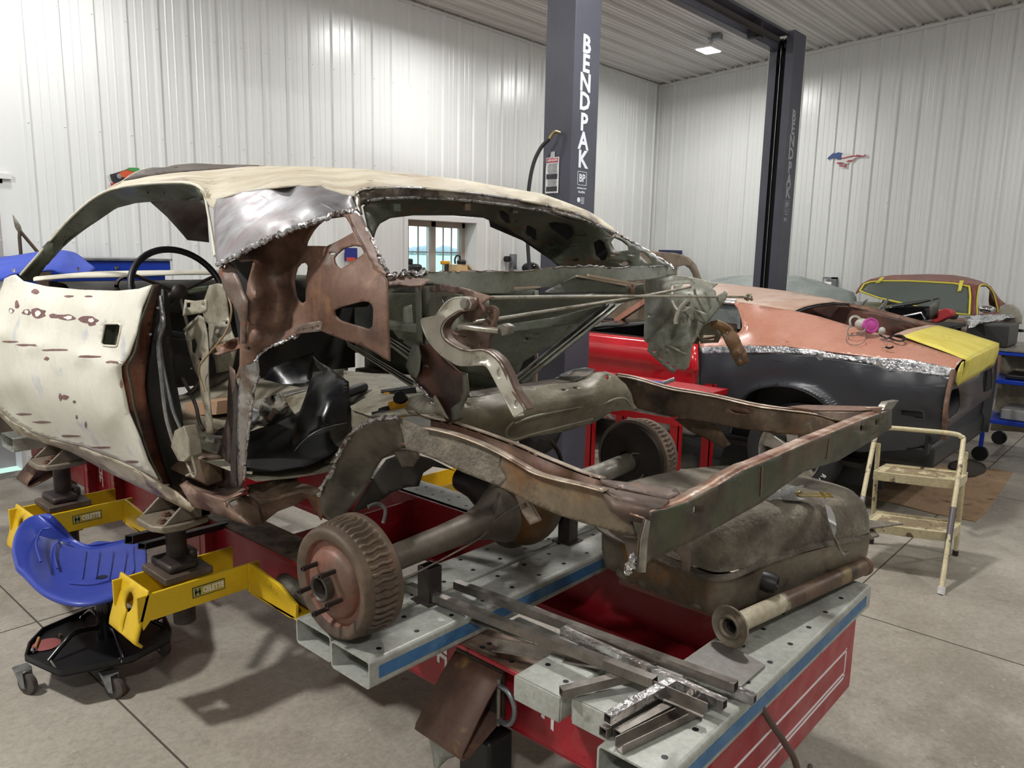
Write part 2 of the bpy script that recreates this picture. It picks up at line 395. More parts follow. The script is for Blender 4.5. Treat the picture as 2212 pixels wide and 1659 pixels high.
m = M(); m.box((WX0-.06, YF-.06, WZ0-.03), (WX1+.06, YF+D, WZ0)); m.build('window_sill', TRIMW, wn, bevel=.004)
m = M(); y0, y1 = YF+D-.08, YF+D; fx0, fx1 = WX0, WX1
m.box((fx0, y0, WZ1-.06), (fx1, y1, WZ1)); m.box((fx0, y0, WZ0), (fx1, y1, WZ0+.06)); m.box((fx0, y0, WZ0), (fx0+.05, y1, WZ1)); m.box((fx1-.05, y0, WZ0), (fx1, y1, WZ1))
xm = 5.76; m.box((xm-.036, y0, WZ0), (xm+.036, y1, WZ1))
m.build('window_frame', BRONZE, wn, bevel=.004)
m = M()
for a, b in ((fx0+.05, xm-.05), (xm+.05, fx1-.05)):
    for k in (1, 2): x = a+(b-a)*k/3; m.box((x-.006, y0+.03, WZ0+.06), (x+.006, y0+.045, WZ1-.06))
    for k in (1, 2): z = WZ0+.06+(WZ1-WZ0-.12)*k/3; m.box((a, y0+.031, z-.006), (b, y0+.044, z+.006))
m.build('grille', BRONZE, wn)
m = M(); m.box((fx0+.05, y0+.035, WZ0+.06), (xm-.05, y0+.04, WZ1-.06)); m.box((xm+.05, y0+.035, WZ0+.06), (fx1-.05, y0+.04, WZ1-.06)); m.build('pane', GLASS, wn)
# ---- doorway at the far left: white jamb with a grey door set back in it
dn = thing('door_1', (1.15, YF, 0), 'doorway with grey door at far left of the wall', 'door'); tag(dn, kind='structure')
m = M(); m.box((.58, YF-.03, DZ1), (DX1+.05, YF+.005, DZ1+.035)); m.box((DX1-.03, YF, 0), (DX1, YF+.2, DZ1)); m.box((.62, YF, 0), (.65, YF+.2, DZ1)); m.box((.62, YF, DZ1-.03), (DX1, YF+.2, DZ1)); m.build('door_frame', TRIMW, dn)
m = M(); m.box((.65, YF+.14, 0), (DX1-.03, YF+.18, DZ1-.03)); m.build('door_leaf', mat('door_grey', '#8d8b88', .5), dn)
# ---- outside
m = M(); m.box((-300, YF+.6, -.6), (700, 700, -.5)); tag(m.build('trim_4', mat('field', '#a9c9ae', .9, 0, (('#b7d3b9', .05, .4, .6), ('#9dc0a6', 2, .5, .7)))), kind='structure').name = 'trim_4'
bpy.data.objects['trim_4'].name = 'field'
m = M(); rr = random.Random(3); pts = []
for i in range(260):
    x = -100+i*3.2; h = 4+3.0*noise.noise(Vector((x*.03, 0, 0)))+1.6*rr.random()
    m.ball((x, 420+rr.uniform(-8, 8), h*.45), h*.62, (1.1, .8, 1), 5)
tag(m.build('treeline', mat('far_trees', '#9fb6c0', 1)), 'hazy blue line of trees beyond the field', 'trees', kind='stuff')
def tps(ctrl):
    """thin-plate interpolation of (px, py, value)"""
    c = np.array([(a/100, b/100) for a, b, _ in ctrl]); v = np.array([x[2] for x in ctrl], float); n = len(c)
    if n < 3: return lambda a, b: v.mean()
    d = np.linalg.norm(c[:, None]-c[None], axis=2); K = np.where(d > 0, d*d*np.log(d+1e-12), 0)+np.eye(n)*1e-4
    Pm = np.hstack([np.ones((n, 1)), c]); A = np.zeros((n+3, n+3)); A[:n, :n] = K; A[:n, n:] = Pm; A[n:, :n] = Pm.T
    A[n:, n:] -= np.eye(3)*1e-9
    w_ = np.linalg.solve(A, np.concatenate([v, np.zeros(3)]))
    def f(a, b):
        q = np.array((a/100, b/100)); r = np.linalg.norm(c-q, axis=1); k = np.where(r > 0, r*r*np.log(r+1e-12), 0)
        return float(k @ w_[:n]+w_[n]+w_[n+1]*q[0]+w_[n+2]*q[1])
    return f
def sheet(m, outer, holes=(), extra=(), ax='X', L=22, sm=0, d=None, fn=None):
    """pressed sheet metal: outline given as (px, py[, depth along ax]); depth is interpolated smoothly over the sheet"""
    if d is None:
        f = tps([p for p in list(outer)+list(extra) if len(p) > 2])
    else: f = lambda a, b: d
    def rs(l):
        l = [Vector((p[0], p[1], 0)) for p in l]
        return cr(l, sm, True) if sm else l
    q = M(); loops = [rs(outer)]+[rs(h) for h in holes]
    tr = tessellate_polygon(loops); q.add([p for l in loops for p in l], [tuple(t) for t in tr])
    def mp(v):
        if ax == 'X': return S(v.x, v.y, X=f(v.x, v.y))
        if ax == 'Y': return S(v.x, v.y, Y=f(v.x, v.y))
        return S(v.x, v.y, Z=f(v.x, v.y))
    q.subdiv(L, mp)
    if fn: q.xf(fn)
    return m.add(q.v, q.f)
def ring(c, r, n=10, a0=0, ry=None): 
    """small round or oval hole in pixels"""
    return [(c[0]+r*math.cos(a0+2*math.pi*i/n), c[1]+(ry or r)*math.sin(a0+2*math.pi*i/n)) for i in range(n)]
def text_mesh(s, size, font_bold=True):
    """flat letter outlines as polygons in a unit plane"""
    cu = bpy.data.curves.new('t', 'FONT'); cu.body = s; cu.size = size; cu.align_x = 'CENTER'; cu.align_y = 'CENTER'; cu.extrude = 0; cu.resolution_u = 2
    if font_bold: cu.offset = size*(font_bold if font_bold is not True else .018)
    o = bpy.data.objects.new('t', cu); C.objects.link(o); bpy.context.view_layer.update()
    me = o.to_mesh(); vs = [v.co.copy() for v in me.vertices]; fs = [tuple(p.vertices) for p in me.polygons]; o.to_mesh_clear()
    bpy.data.objects.remove(o, do_unlink=True); bpy.data.curves.remove(cu); return vs, fs
def put_text(m, s, size, o, right, up, th=.001, sx=1, bold=True):
    o = Vector(o); r = Vector(right).normalized(); u = Vector(up).normalized(); n = r.cross(u)
    vs, fs = text_mesh(s, size, bold); P = [o+r*v.x*sx+u*v.y+n*th for v in vs]; m.add(P, fs)
    # short side walls give the letters a real, if tiny, thickness
    ed = {}
    for f in fs:
        for i in range(len(f)):
            e = (f[i], f[(i+1) % len(f)]); k = tuple(sorted(e)); ed[k] = ed.get(k, [])+[e]
    for k, l in ed.items():
        if len(l) == 1: a, b = l[0]; m.add([P[a], P[b], P[b]-n*th, P[a]-n*th], [(0, 1, 2, 3)])
    return m
# ================================================================ two post lift
def post(x0, openx, label, name='lift_post'):
    y0, y1 = 3.055, 3.285; x1 = x0+.265; zt = 3.66
    t = thing(name, ((x0+x1)/2, (y0+y1)/2, 0), label, 'lift post', 'posts of the two post lift')
    m = M(); w_ = .008
    prof = [(0, 0), (0, 1), (1, 1), (1, 0)]
    if openx < 0:    # channel opening towards -X with inward lips
        pl = [(x0, y0), (x1, y0), (x1, y1), (x0, y1), (x0, y1-.075), (x0+w_, y1-.075), (x0+w_, y1-w_), (x1-w_, y1-w_), (x1-w_, y0+w_), (x0+w_, y0+w_), (x0+w_, y0+.075), (x0, y0+.075)]
    else:
        pl = [(x1, y0), (x0, y0), (x0, y1), (x1, y1), (x1, y1-.075), (x1-w_, y1-.075), (x1-w_, y1-w_), (x0+w_, y1-w_), (x0+w_, y0+w_), (x1-w_, y0+w_), (x1-w_, y0+.075), (x1, y0+.075)]
    m.prism([(a, b, .012) for a, b in pl], (0, 0, zt-.012)); m.build('column', GREY_POST, t, bevel=.004)
    m = M(); m.box((x0-.09, y0-.09, 0), (x1+.09, y1+.09, .014)); m.build('base_plate', GREY_POST, t, bevel=.002)
    for a in (x0-.06, x1+.06):
        for b in (y0-.05, y1+.05): m = M(); m.cyl((a, b, .012), (a, b, .04), .012, 6); m.build('anchor_bolt', GALV, t)
    m = M(); s_ = -1 if openx < 0 else 1; xc = x0+.07 if openx < 0 else x1-.07
    m.box((min(xc, xc+.15 if openx < 0 else xc-.15), y0+.02, .3), (max(xc, xc+.15 if openx < 0 else xc-.15), y1-.02, 1.15)); m.build('carriage', DARK_IN, t, bevel=.005)
    m = M(); m.box((x0+.15 if openx < 0 else x0+.01, y0+.01, .02), (x1-.01 if openx < 0 else x0+.1, y1-.01, 3.5)); m.build('inner_channel', DARK_IN, t)
    m = M(); xq = x0+.03 if openx < 0 else x1-.03; m.cyl((xq, y1-.098, 1.1), (xq, y1-.098, 3.55), .004, 6); m.build('cable', GALV, t)
    m = M(); xs = x0+.06 if openx < 0 else x1-.06; m.cyl((xs, y0+.03, 3.56), (xs, y0+.10, 3.56), .055, 20); m.cyl((xs, y0+.13, 3.56), (xs, y0+.2, 3.56), .055, 20); m.build('sheave', BLACKGLOSS, t)
    # lettering on the face turned to the rear of the cars
    LM = mat('letter_white' if openx > 0 else 'letter_grey', '#dfe3ec' if openx > 0 else '#a2a4aa', .5)
    m = M(); xc = x0+.118; zs = 2.892 if openx > 0 else 2.92
    for k, ch in enumerate('BENDPAK'):
        z = zs-k*.1135-(0 if k < 4 else .012)
        put_text(m, ch, .148, (xc, y0-.0005, z), (1, 0, 0), (0, 0, 1), .0015, sx=1.02, bold=.03)
    m.build('lettering', LM, t)
    z = zs-7*.1135-.012; m = M()
    put_text(m, 'BP', .068, (xc, y0-.0005, z), (1, 0, 0), (0, 0, 1), .0015, sx=.9)
    for a, b, c_, d in ((-.048, .04, .048, .043), (-.048, -.043, .048, -.04), (-.048, -.043, -.045, .043), (.045, -.043, .048, .043)): m.box((xc+a, y0-.002, z+b), (xc+c_, y0, z+d))
    m.build('logo', LM, t); m = M()
    put_text(m, 'BENDPAK.COM', .014, (xc, y0-.0005, z-.062), (1, 0, 0), (0, 0, 1), .001)
    put_text(m, 'BendPak', .02, (xc, y0-.0005, z-.085), (1, 0, 0), (0, 0, 1), .001)
    m.lathe([(.016, 0), (.016, .0012)], (xc-.028, y0, z-.135), (0, -1, 0), 16)
    for i in range(5): m.box((xc-.005, y0-.0015, z-.118-i*.009), (xc+.03, y0, z-.121-i*.009))
    m.build('small_print', LM, t)
    return t
p1 = post(3.95, 1, 'nearer grey lift post with white lettering and a warning placard, behind the stripped car')
p2 = post(7.2, -1, 'farther grey lift post with open channel side, beyond the salmon car roof')
m = M(); m.box((4.215, 3.20, 3.50), (7.2, 3.275, 3.64)); m.box((4.215, 3.10, 3.62), (7.2, 3.275, 3.645))
hb = thing('overhead_beam', (5.7, 3.2, 3.5), 'grey overhead beam joining the tops of the two lift posts', 'beam')
m.build('beam', GREY_POST, hb, bevel=.003)
m = M(); m.tube([(4.3, 3.06, 3.50), (6.85, 3.06, 3.50)], .028, 10); m.build('shutoff_bar', mat('foam_dark', '#2b2729', .8), hb)
m = M(); m.box((6.55, 3.08, 3.47), (6.6, 3.2, 3.6)); m.build('bracket', DARK_IN, hb)
# placard hanging on post 1
t = thing('warning_placard', (3.945, 3.17, 1.98), 'white warning placard with red heading hanging on the nearer lift post', 'placard')
yl, yr, zt, zb = 3.252, 3.147, 2.213, 1.99
m = M(); m.box((3.940, yr, zb), (3.9435, yl, zt)); m.build('card', WHITE, t)
m = M(); m.box((3.9385, yr+.005, zt-.032), (3.94, yl-.005, zt-.006)); m.build('heading', mat('sign_red', '#c3202c', .5), t)
m = M(); put_text(m, 'DANGER', .022, (3.938, (yl+yr)/2, zt-.019), (0, -1, 0), (0, 0, 1), .001); m.build('heading_letters', WHITE, t)
m = M(); rr = random.Random(2)
for i in range(22):
    z = zt-.042-i*.0078
    if 8 <= i <= 11 or i > 17: m.box((3.9385, yr+.008, z-.006), (3.94, yl-.008, z+.0015)); continue
    b = yl-.012-rr.random()*.012
    while b > yr+.014:
        l = .006+rr.random()*.012; m.box((3.9385, max(b-l, yr+.01), z-.0016), (3.94, b, z+.0016)); b -= l+.004
m.build('small_print', mat('print_dark', '#3a3a3e', .6), t)
m = M(); m.box((3.939, 3.185, zt-.01), (3.9445, 3.215, zt+.035)); m.build('hanger', mat('hanger_grey', '#b9b9bb', .5), t)
# hydraulic hose
t = thing('hydraulic_hose', (3.9, 3.14, 1.7), 'black hydraulic hose with brass elbow looping out of the nearer lift post', 'hose')
m = M(); pts = [S(1210, 287, X=3.93), S(1197, 285, X=3.90), S(1186, 300, X=3.88)]; m.tube(cr(pts, 5), .011, 10); m.build('fitting', mat('brass', '#9c8a66', .3, .8), t)
m = M(); m.tube(cr([S(1186, 300, X=3.88), S(1168, 320, X=3.86), S(1153, 352, X=3.84), S(1144, 395, X=3.83), S(1140, 450, X=3.83), S(1142, 560, X=3.86), S(1160, 700, X=3.9)], 6), .0125, 12); m.build('hose', RUBBER, t)
# ceiling lamp in view
lp = thing('flood_lamp', (8.45, 4.62, 3.98), 'bright LED flood lamp hanging from the ceiling beside the farther lift post', 'lamp')
m = M(); c = Vector((8.45, 4.62, 4.02)); m.box((8.33, 4.50, 3.965), (8.62, 4.72, 3.99)); m.build('lamp_housing', WHITE, lp, bevel=.01)
m = M(); m.box((8.35, 4.52, 3.958), (8.60, 4.70, 3.966)); m.build('lens', mat('lamp_glow', '#ffffff', .5, emis=('#ffffff', 14)), lp)
m = M()
for dx in (-.03, 0, .03): m.tube([(8.5+dx, 4.62, 3.98), (8.5+dx, 4.58, 4.12)], .006, 6)
m.box((8.46, 4.48, 4.08), (8.56, 4.62, 4.14)); m.build('bracket', GALV, lp)
# ================================================================ salmon, red and black fastback behind
SALMON = mat('salmon_primer', '#b07a66', .3, 0, (('#b98775', 1.5, .42, .65), ('#a56c55', 3, .52, .72)), rvar=.06)
ROOFPR = mat('dusty_roof_primer', '#b79a88', .6, 0, (('#c0aa9b', 3, .45, .62), ('#aa8572', 6, .52, .7)))
BLKPR = mat('black_ecoat', '#37383d', .28, 0, (('#303136', 1.5, .4, .7),))
REDPAINT = mat('door_red', '#c01d28', .22, 0, (('#b01822', 3, .45, .65),), coat=.3)
YDECK = mat('yellow_primer', '#ddcf62', .6, 0, (('#d2c150', 5, .45, .62), ('#a89a50', 12, .62, .74)))
SCRATCH = mat('ground_stripe', '#c9cacd', .24, .85, (('#8a8d92', 22, .5, .6, 4), ('#eeeeee', 30, .52, .62, 4)), bump=.3, bscale=80)
INTER = mat('dark_interior', '#1a1817', .7, 0, (('#2b2522', 5, .5, .7),))
fb = thing('fastback_car', (5.9, 3.3, 0), 'old fastback car with red door, salmon primer rear and black lower quarter panel', 'car')
def upx(py, top, bot): return (py-top)/(bot-top)
# roof
m = M()
sheet(m, [(1400, 633, 5.42), (1500, 641, 5.42), (1590, 651, 5.42), (1650, 661, 5.41), (1716, 671, 5.42), (1738, 662, 5.6), (1765, 656, 5.8), (1800, 652, 6.05), (1836, 655, 6.32),
          (1810, 647, 6.3), (1720, 631, 6.3), (1650, 622, 6.3), (1555, 611, 6.3), (1450, 603, 6.3), (1390, 600, 6.3)], extra=[(1560, 627, 5.85), (1700, 646, 5.85)], L=24)
m.build('roof', ROOFPR, fb, solid=.004)
# sail and upper quarter with the quarter window opening
m = M()
sheet(m, [(1511, 750, 5.03), (1511, 741, 5.06), (1548, 733, 5.08), (1585, 725, 5.1), (1600, 718, 5.11), (1606, 706, 5.13), (1604, 690, 5.17), (1598, 670, 5.22), (1589, 656, 5.27), (1576, 652, 5.34),
          (1590, 651, 5.40), (1650, 661, 5.40), (1716, 671, 5.41), (1772, 684, 5.38), (1828, 701, 5.36), (1895, 719, 5.34), (1959, 734, 5.33), (2033, 759.6, 5.24), (2080, 775.5, 5.17), (2069, 786, 5.08), (2063, 796, 5.03),
          (1968, 777, 5.0), (1898, 773, 4.99), (1771, 757, 4.99), (1695, 748, 4.99), (1619, 746, 5.0), (1560, 748, 5.02)],
      extra=[(1700, 738, 5.01), (1800, 748, 5.02), (1900, 762, 5.03), (1800, 735, 5.09), (1700, 720, 5.10), (1900, 745, 5.12), (1990, 772, 5.07), (1650, 700, 5.17)], L=14)
m.build('upper_quarter', SALMON, fb, solid=.004)
m = M()   # rolled lip round the quarter window
m.tube(cr([S(1511, 741, X=5.07), S(1548, 733, X=5.09), S(1585, 725, X=5.11), S(1600, 718, X=5.12), S(1606, 706, X=5.14), S(1604, 690, X=5.18), S(1598, 670, X=5.23), S(1588, 655, X=5.28)], 4), .010, 8); m.build('window_lip', SALMON, fb)
m = M(); m.tube(cr([S(1590, 650, X=5.40), S(1560, 648, X=5.40), S(1500, 643, X=5.4), S(1420, 640, X=5.4)], 3), .013, 8); m.tube(cr([S(1588, 655, X=5.3), S(1560, 653, X=5.32), S(1520, 650, X=5.34)], 3), .012, 8); m.build('drip_rail', SCRATCH, fb)
# ground stripe between the two primers
m = M()
sheet(m, [(1511, 750, 5.028), (1560, 748, 5.018), (1619, 746, 4.998), (1695, 748, 4.986), (1771, 757, 4.986), (1898, 773, 4.986), (1968, 777, 4.996), (2063, 796, 5.026), (2056, 810, 5.015), (2043, 812, 5.01), (1912, 799, 4.98), (1898, 791, 4.98), (1771, 771, 4.98), (1681, 762, 4.98), (1580, 762, 4.995), (1511, 764, 5.01)], L=14)
m.build('ground_stripe', SCRATCH, fb, solid=.003)
# black lower quarter with flared wheel arch and marker lamp opening
arc = [(1598, 880), (1603, 862), (1618, 848), (1645, 838), (1681, 833), (1715, 836), (1745, 846), (1772, 862), (1793, 883), (1812, 915), (1822, 945)]
yc, zc = 1.95, .34
def flare(v):
    d = math.hypot(v.y-yc, (v.z-zc)*1.0); k = math.exp(-((d-.42)/.05)**2)*.035
    return Vector((v.x-k, v.y, v.z))
m = M()
sheet(m, [(1511, 764, 5.01), (1580, 762, 4.995), (1681, 762, 4.98), (1771, 771, 4.98), (1898, 791, 4.98), (1912, 799, 4.98), (2043, 812, 5.01), (2056, 810, 5.015),
          (2050, 835, 5.0), (2045, 860, 5.0), (2038, 905, 5.01), (2037, 942, 5.05), (2018, 958, 5.1), (1965, 972, 5.12), (1900, 977, 5.12), (1856, 975, 5.12), (1830, 968, 5.08)]+[(a, b, 4.99) for a, b in arc[::-1]]+[(1590, 905, 5.0), (1584, 935, 5.04), (1512, 925, 5.04), (1510, 860, 5.0)],
      holes=[[(1944, 884), (1948, 886), (1992, 890), (1994, 905), (1990, 904), (1946, 897)]],
      extra=[(1560, 800, 4.965), (1700, 790, 4.955), (1850, 815, 4.95), (1990, 850, 4.96), (1930, 930, 5.02), (1900, 860, 4.955), (1540, 870, 4.985)], L=13, fn=flare)
m.build('lower_quarter', BLKPR, fb, solid=.004)
m = M(); a = T([(x, y) for x, y in arc], X=4.985); a = [flare(v) for v in a]; b_ = [v+V(.28, 0, 0) for v in a]; m.grid([cr(a, 3), cr(b_, 3)])
m.prism([(5.26, yc-.55, .12), (5.26, yc-.5, .72), (5.26, yc+.45, .72), (5.26, yc+.6, .12)], (.01, 0, 0)); m.build('wheel_house', BLACK, fb, solid=.003)
m = M(); p = T([(1944, 884), (1992, 890), (1994, 905), (1946, 897)], X=4.965); m.prism([v+V(.035, 0, 0) for v in p], (.004, 0, 0)); m.build('marker_pocket', BLACK, fb)
# door: red skin with two long creases
m = M(); cols = [(1230, 0), (1290, 1), (1360, 2), (1440, 3), (1508, 4)]
def dl(x, y0, y1, x0=1267, x1=1508): return y0+(y1-y0)*(x-x0)/(x1-x0)
rows = []
for (a, b, X) in ((716, 742, 5.08), (722, 747, 5.02), (730, 758, 5.0), (743, 768, 4.975), (768, 800, 4.965), (776, 808, 4.985)):
    rows.append([S(x, dl(x, a, b), X=X) for x in (1200, 1267, 1330, 1400, 1460, 1508)])
for z, X in ((.66, 4.985), (.55, 4.99), (.47, 5.01), (.44, 5.03)): rows.append([V(X, y, z) for y in (3.98, 3.65, 3.37, 3.09, 2.85, 2.655)])
m.patch(rows, 3, 2); m.build('door', REDPAINT, fb, solid=.004)
m = M(); m.patch([[S(x, dl(x, a, b), X=X) for x in (1200, 1267, 1330, 1400, 1460, 1508)] for a, b, X in ((714, 740, 5.09), (718, 742, 5.14), (722, 742, 5.2))], 2, 1); m.build('door_top', BLACK, fb, solid=.004)
m = M(); m.box((5.03, 2.66, .30), (5.14, 4.1, .44)); m.build('rocker', mat('worn_rocker', '#6d6a66', .6, 0, (('#8f8b84', 8, .45, .6), ('#8a2b2e', 5, .55, .62))), fb, bevel=.02)
# front body carries on beyond the door
m = M(); rows = []
for (z, X) in ((.92, 5.25), (.95, 5.12), (.86, 5.01), (.7, 4.99), (.45, 5.0), (.3, 5.06)): rows.append([V(X, y, z-(y-3.6)*.02) for y in (3.95, 4.4, 4.95, 5.45, 5.72)])
m.patch(rows, 2, 2); m.build('front_fender', SALMON, fb, solid=.004)
m = M(); m.patch([[V(x, y, .95-(y-4)*.03+.04*math.sin((x-5.1)/1.6*math.pi)) for y in (4.4, 5.0, 5.7)] for x in (5.12, 5.6, 6.2, 6.72)], 3, 3); m.build('hood', SALMON, fb, solid=.004)
# far side, floor and firewall
m = M(); m.patch([[V(x, y, z) for y in (1.06, 2.0, 3.2, 4.4, 5.7)] for z, x in ((.98, 6.5), (.85, 6.58), (.6, 6.6), (.36, 6.55))], 2, 2); m.build('far_side', BLKPR, fb, solid=.004)
m = M(); m.box((5.1, 1.5, .28), (6.75, 5.4, .31)); m.box((5.1, 4.2, .3), (6.75, 4.24, .9)); m.box((5.32, 2.1, .3), (6.5, 2.14, .72)); m.box((5.25, 1.35, .55), (6.6, 2.1, .57)); m.build('floor_pan', INTER, fb)
m = M(); m.box((5.3, 4.0, .8), (6.6, 4.25, .98)); m.build('dashboard', BLACKGLOSS, fb, bevel=.03)
m = M(); m.patch([[V(x, y, z) for x in (5.75, 6.1, 6.5)] for y, z in ((3.35, .98), (3.2, 1.0), (3.1, .7), (3.05, .5))], 2, 2); m.build('seat_cover', mat('dusty_tan', '#a18d78', .8, 0, (('#b8a793', 6, .45, .6), ('#6b5c4d', 9, .55, .7))), fb, solid=.05)
m = M(); m.patch([[S(1500, 702, X=5.55), S(1540, 694, X=5.55), S(1592, 700, X=5.6)], [S(1505, 716, X=5.5), S(1545, 708, X=5.5), S(1592, 718, X=5.55)], [S(1510, 730, X=5.4), S(1550, 724, X=5.4), S(1590, 728, X=5.45)]], 3, 3); m.build('rear_trim', mat('dusty_tan', ''), fb, solid=.02)
# far pillar of the rear window with its dark inner wall
m = M(); sheet(m, [(1836, 655, 6.34), (1880, 663, 6.37), (1950, 682, 6.40), (2022, 701, 6.42), (2014, 707, 6.40), (1945, 690, 6.38), (1870, 671, 6.35), (1832, 661, 6.32)], L=12); m.build('far_pillar', RUST, fb, solid=.01)
m = M(); sheet(m, [(1790, 652, 6.36), (1832, 659, 6.36), (1945, 690, 6.36), (2014, 706, 6.36), (1935, 722, 6.36), (1880, 760, 6.36), (1700, 760, 6.36), (1600, 730, 6.36), (1600, 640, 6.36)], L=40); m.build('inner_side', mat('brown_inner', '#6a4436', .6, 0, (('#4a342c', 4, .45, .65),)), fb, solid=.006)
m = M(); sheet(m, [(1716, 671, 5.44), (1738, 662, 5.62), (1765, 656, 5.82), (1800, 652, 6.07), (1836, 656, 6.32), (1832, 660, 6.3), (1800, 657, 6.05), (1768, 661, 5.8), (1742, 667, 5.6), (1722, 675, 5.44)], L=14); m.build('window_rim', BLACK, fb, solid=.012)
# trunk lid
m = M()
m.patch([[S(1949.5, 725, X=5.33), S(1985, 713, X=5.7), S(2027, 702.6, X=6.45)], [S(1993, 741, X=5.29), S(2035, 727, X=5.8), S(2075, 715, X=6.45)], [S(2043, 759, X=5.24), S(2085, 742, X=5.85), S(2120, 729, X=6.5)], [S(2088, 777, X=5.2), S(2128, 757, X=5.9), S(2159, 741.5, X=6.58)]], 4, 4)
yb = S(2088, 777, X=5.2).y
m.patch([[S(2088, 778, Y=yb), S(2128, 758, Y=yb+.02), S(2158.5, 742.5, Y=yb+.06)], [S(2084, 800, Y=yb+.005), S(2126, 777, Y=yb+.02), S(2157, 761, Y=yb+.06)], [S(2068, 834, Y=yb+.03), S(2115, 808, Y=yb+.03), S(2148, 789, Y=yb+.07)]], 3, 3)
m.build('trunk_lid', YDECK, fb, solid=.006)
m = M(); sheet(m, [(2083, 780, 5.18), (2081, 800, 5.12), (2075, 822, 5.16), (2068, 832, 5.2), (2064, 824, 5.08), (2070, 800, 5.07), (2079, 782, 5.14)], L=10); m.build('lid_corner', YDECK, fb, solid=.004)
m = M(); sheet(m, [(1932, 722, 5.36), (1960, 711, 5.7), (2004, 702, 6.3), (2027, 702.6, 6.45), (1985, 713, 5.72), (1950, 724.5, 5.35)], L=16); m.build('deck_filler', ROOFPR, fb, solid=.004)
# tail panel
yt = 1.03
m = M(); sheet(m, [(2063, 796), (2072, 815), (2068, 832), (2112, 808), (2148, 789), (2145, 842), (2140, 856), (2116, 872), (2080, 900), (2046, 925), (2039, 915), (2043, 870), (2054, 820)],
               holes=[[(2052, 846), (2062, 840), (2071, 838), (2074, 852), (2074, 876), (2067, 893), (2049, 906), (2048, 880)], [(2125, 803), (2135, 798), (2142, 796), (2144, 820), (2143, 840), (2134, 846), (2124, 847), (2122, 825)]], ax='Y', d=yt, L=40)
m.build('tail_panel', mat('dark_tail', '#3b3230', .4, 0, (('#57392f', 4, .5, .7),)), fb, solid=.006)
m = M(); m.box((5.06, 1.12, .45), (6.75, 1.14, .95)); m.build('tail_inner', BLACK, fb)
m = M(); m.tube(cr([S(2060, 800, Y=1.01), S(2048, 850, Y=1.01), S(2041, 900, Y=1.01), S(2040, 948, Y=1.02)], 4), .014, 8); m.build('tail_edge', RUST, fb)
m = M(); m.box((5.12, 1.1, .33), (6.7, 1.5, .5)); m.build('rear_valance', BLACK, fb, bevel=.04)
# rear wheel
def road_wheel(cx, cy, r, w_, parent, lab=None):
    m = M(); m.lathe([(r*.68, w_*.5), (r*.70, .004), (r*.80, -.006), (r*.93, .002), (r*.985, .02), (r, .045), (r, w_-.045), (r*.985, w_-.02), (r*.9, w_), (r*.68, w_*.98), (r*.68, w_*.5)], (cx, cy, r), (1, 0, 0), 48, cap=False)
    wh = m.build('tyre', RUBBER, parent)
    m = M(); m.lathe([(r*.69, .0), (r*.66, .012), (r*.62, .05), (r*.60, .10), (r*.05, .11)], (cx, cy, r), (1, 0, 0), 48, cap=False); m.build('rim', ALU, parent)
    m = M()
    for k in range(5):
        a = 2*math.pi*k/5+.3; u = V(0, math.cos(a), math.sin(a)); t = V(0, -math.sin(a), math.cos(a)); c = V(cx, cy, r)
        q = [c+u*r*.16+t*r*.10+V(.03, 0, 0), c+u*r*.64+t*r*.17+V(.035, 0, 0), c+u*r*.64-t*r*.17+V(.035, 0, 0), c+u*r*.16-t*r*.10+V(.03, 0, 0)]; m.prism(q, (.035, 0, 0))
    m.build('spokes', ALU, parent, bevel=.006)
    m = M(); m.lathe([(.0, .0), (r*.10, .002), (r*.12, .02), (r*.22, .028), (r*.24, .06)], (cx-.005, cy, r), (1, 0, 0), 24, cap=False)
    for k in range(5):
        a = 2*math.pi*k/5; m.cyl((cx+.0, cy+math.cos(a)*r*.17, r+math.sin(a)*r*.17), (cx+.03, cy+math.cos(a)*r*.17, r+math.sin(a)*r*.17), .011, 6)
    m.build('hub_cap', CHROME, parent)
    m = M()   # raised white letters round the sidewall
    for k, ch in enumerate('RADIAL T/A'):
        if ch == ' ': continue
        a = math.radians(205+k*9); u = V(0, math.cos(a), math.sin(a)); put_text(m, ch, .042, V(cx-.007, cy, r)+u*r*.85, u.cross(V(-1, 0, 0)), u, .003)
    m.build('sidewall_letters', WHITE, parent)
road_wheel(5.03, 1.95, .315, .22, fb); road_wheel(5.08, 4.72, .315, .22, fb)
m = M(); m.cyl((5.2, 1.95, .32), (6.5, 1.95, .32), .04, 12); m.ball((5.9, 1.95, .32), .14, (1, 1, 1), 8); m.build('rear_axle_beam', BLACK, fb)
for y in (1.95, 4.72): m = M(); m.cyl((6.35, y, .315), (6.55, y, .315), .315, 32); m.build('far_wheel', RUBBER, fb)
m = M()
for y0, z0, y1, z1, x0, x1 in ((4.35, .96, 3.75, 1.29, 5.25, 5.45), (4.35, .96, 3.75, 1.29, 6.45, 6.28)): m.bar((x0, y0, z0), (x1, y1, z1), .05, .05)
m.build('windshield_pillar', SALMON, fb, split=True)
# ================================================================ red straightening bench
bench = thing('straightening_bench', (1.87, 3.2, 0), 'long red car straightening bench with drilled top flanges under the stripped car', 'bench')
def rail(x, out, y0, y1, nm):
    s_ = out; t = .012
    pr = [(-.09, .5), (.09, .5), (.09, .486), (.0+.012, .486), (.012, .302), (.07, .302), (.07, .288), (-.07*0-.012, .288), (-.012, .486), (-.09, .486)]
    if s_ > 0: pr = [(-a, b) for a, b in pr]
    m = M(); m.prism([(x+a, y0, b) for a, b in pr], (0, y1-y0, 0)); return m.build(nm, RED, bench, bevel=.002)
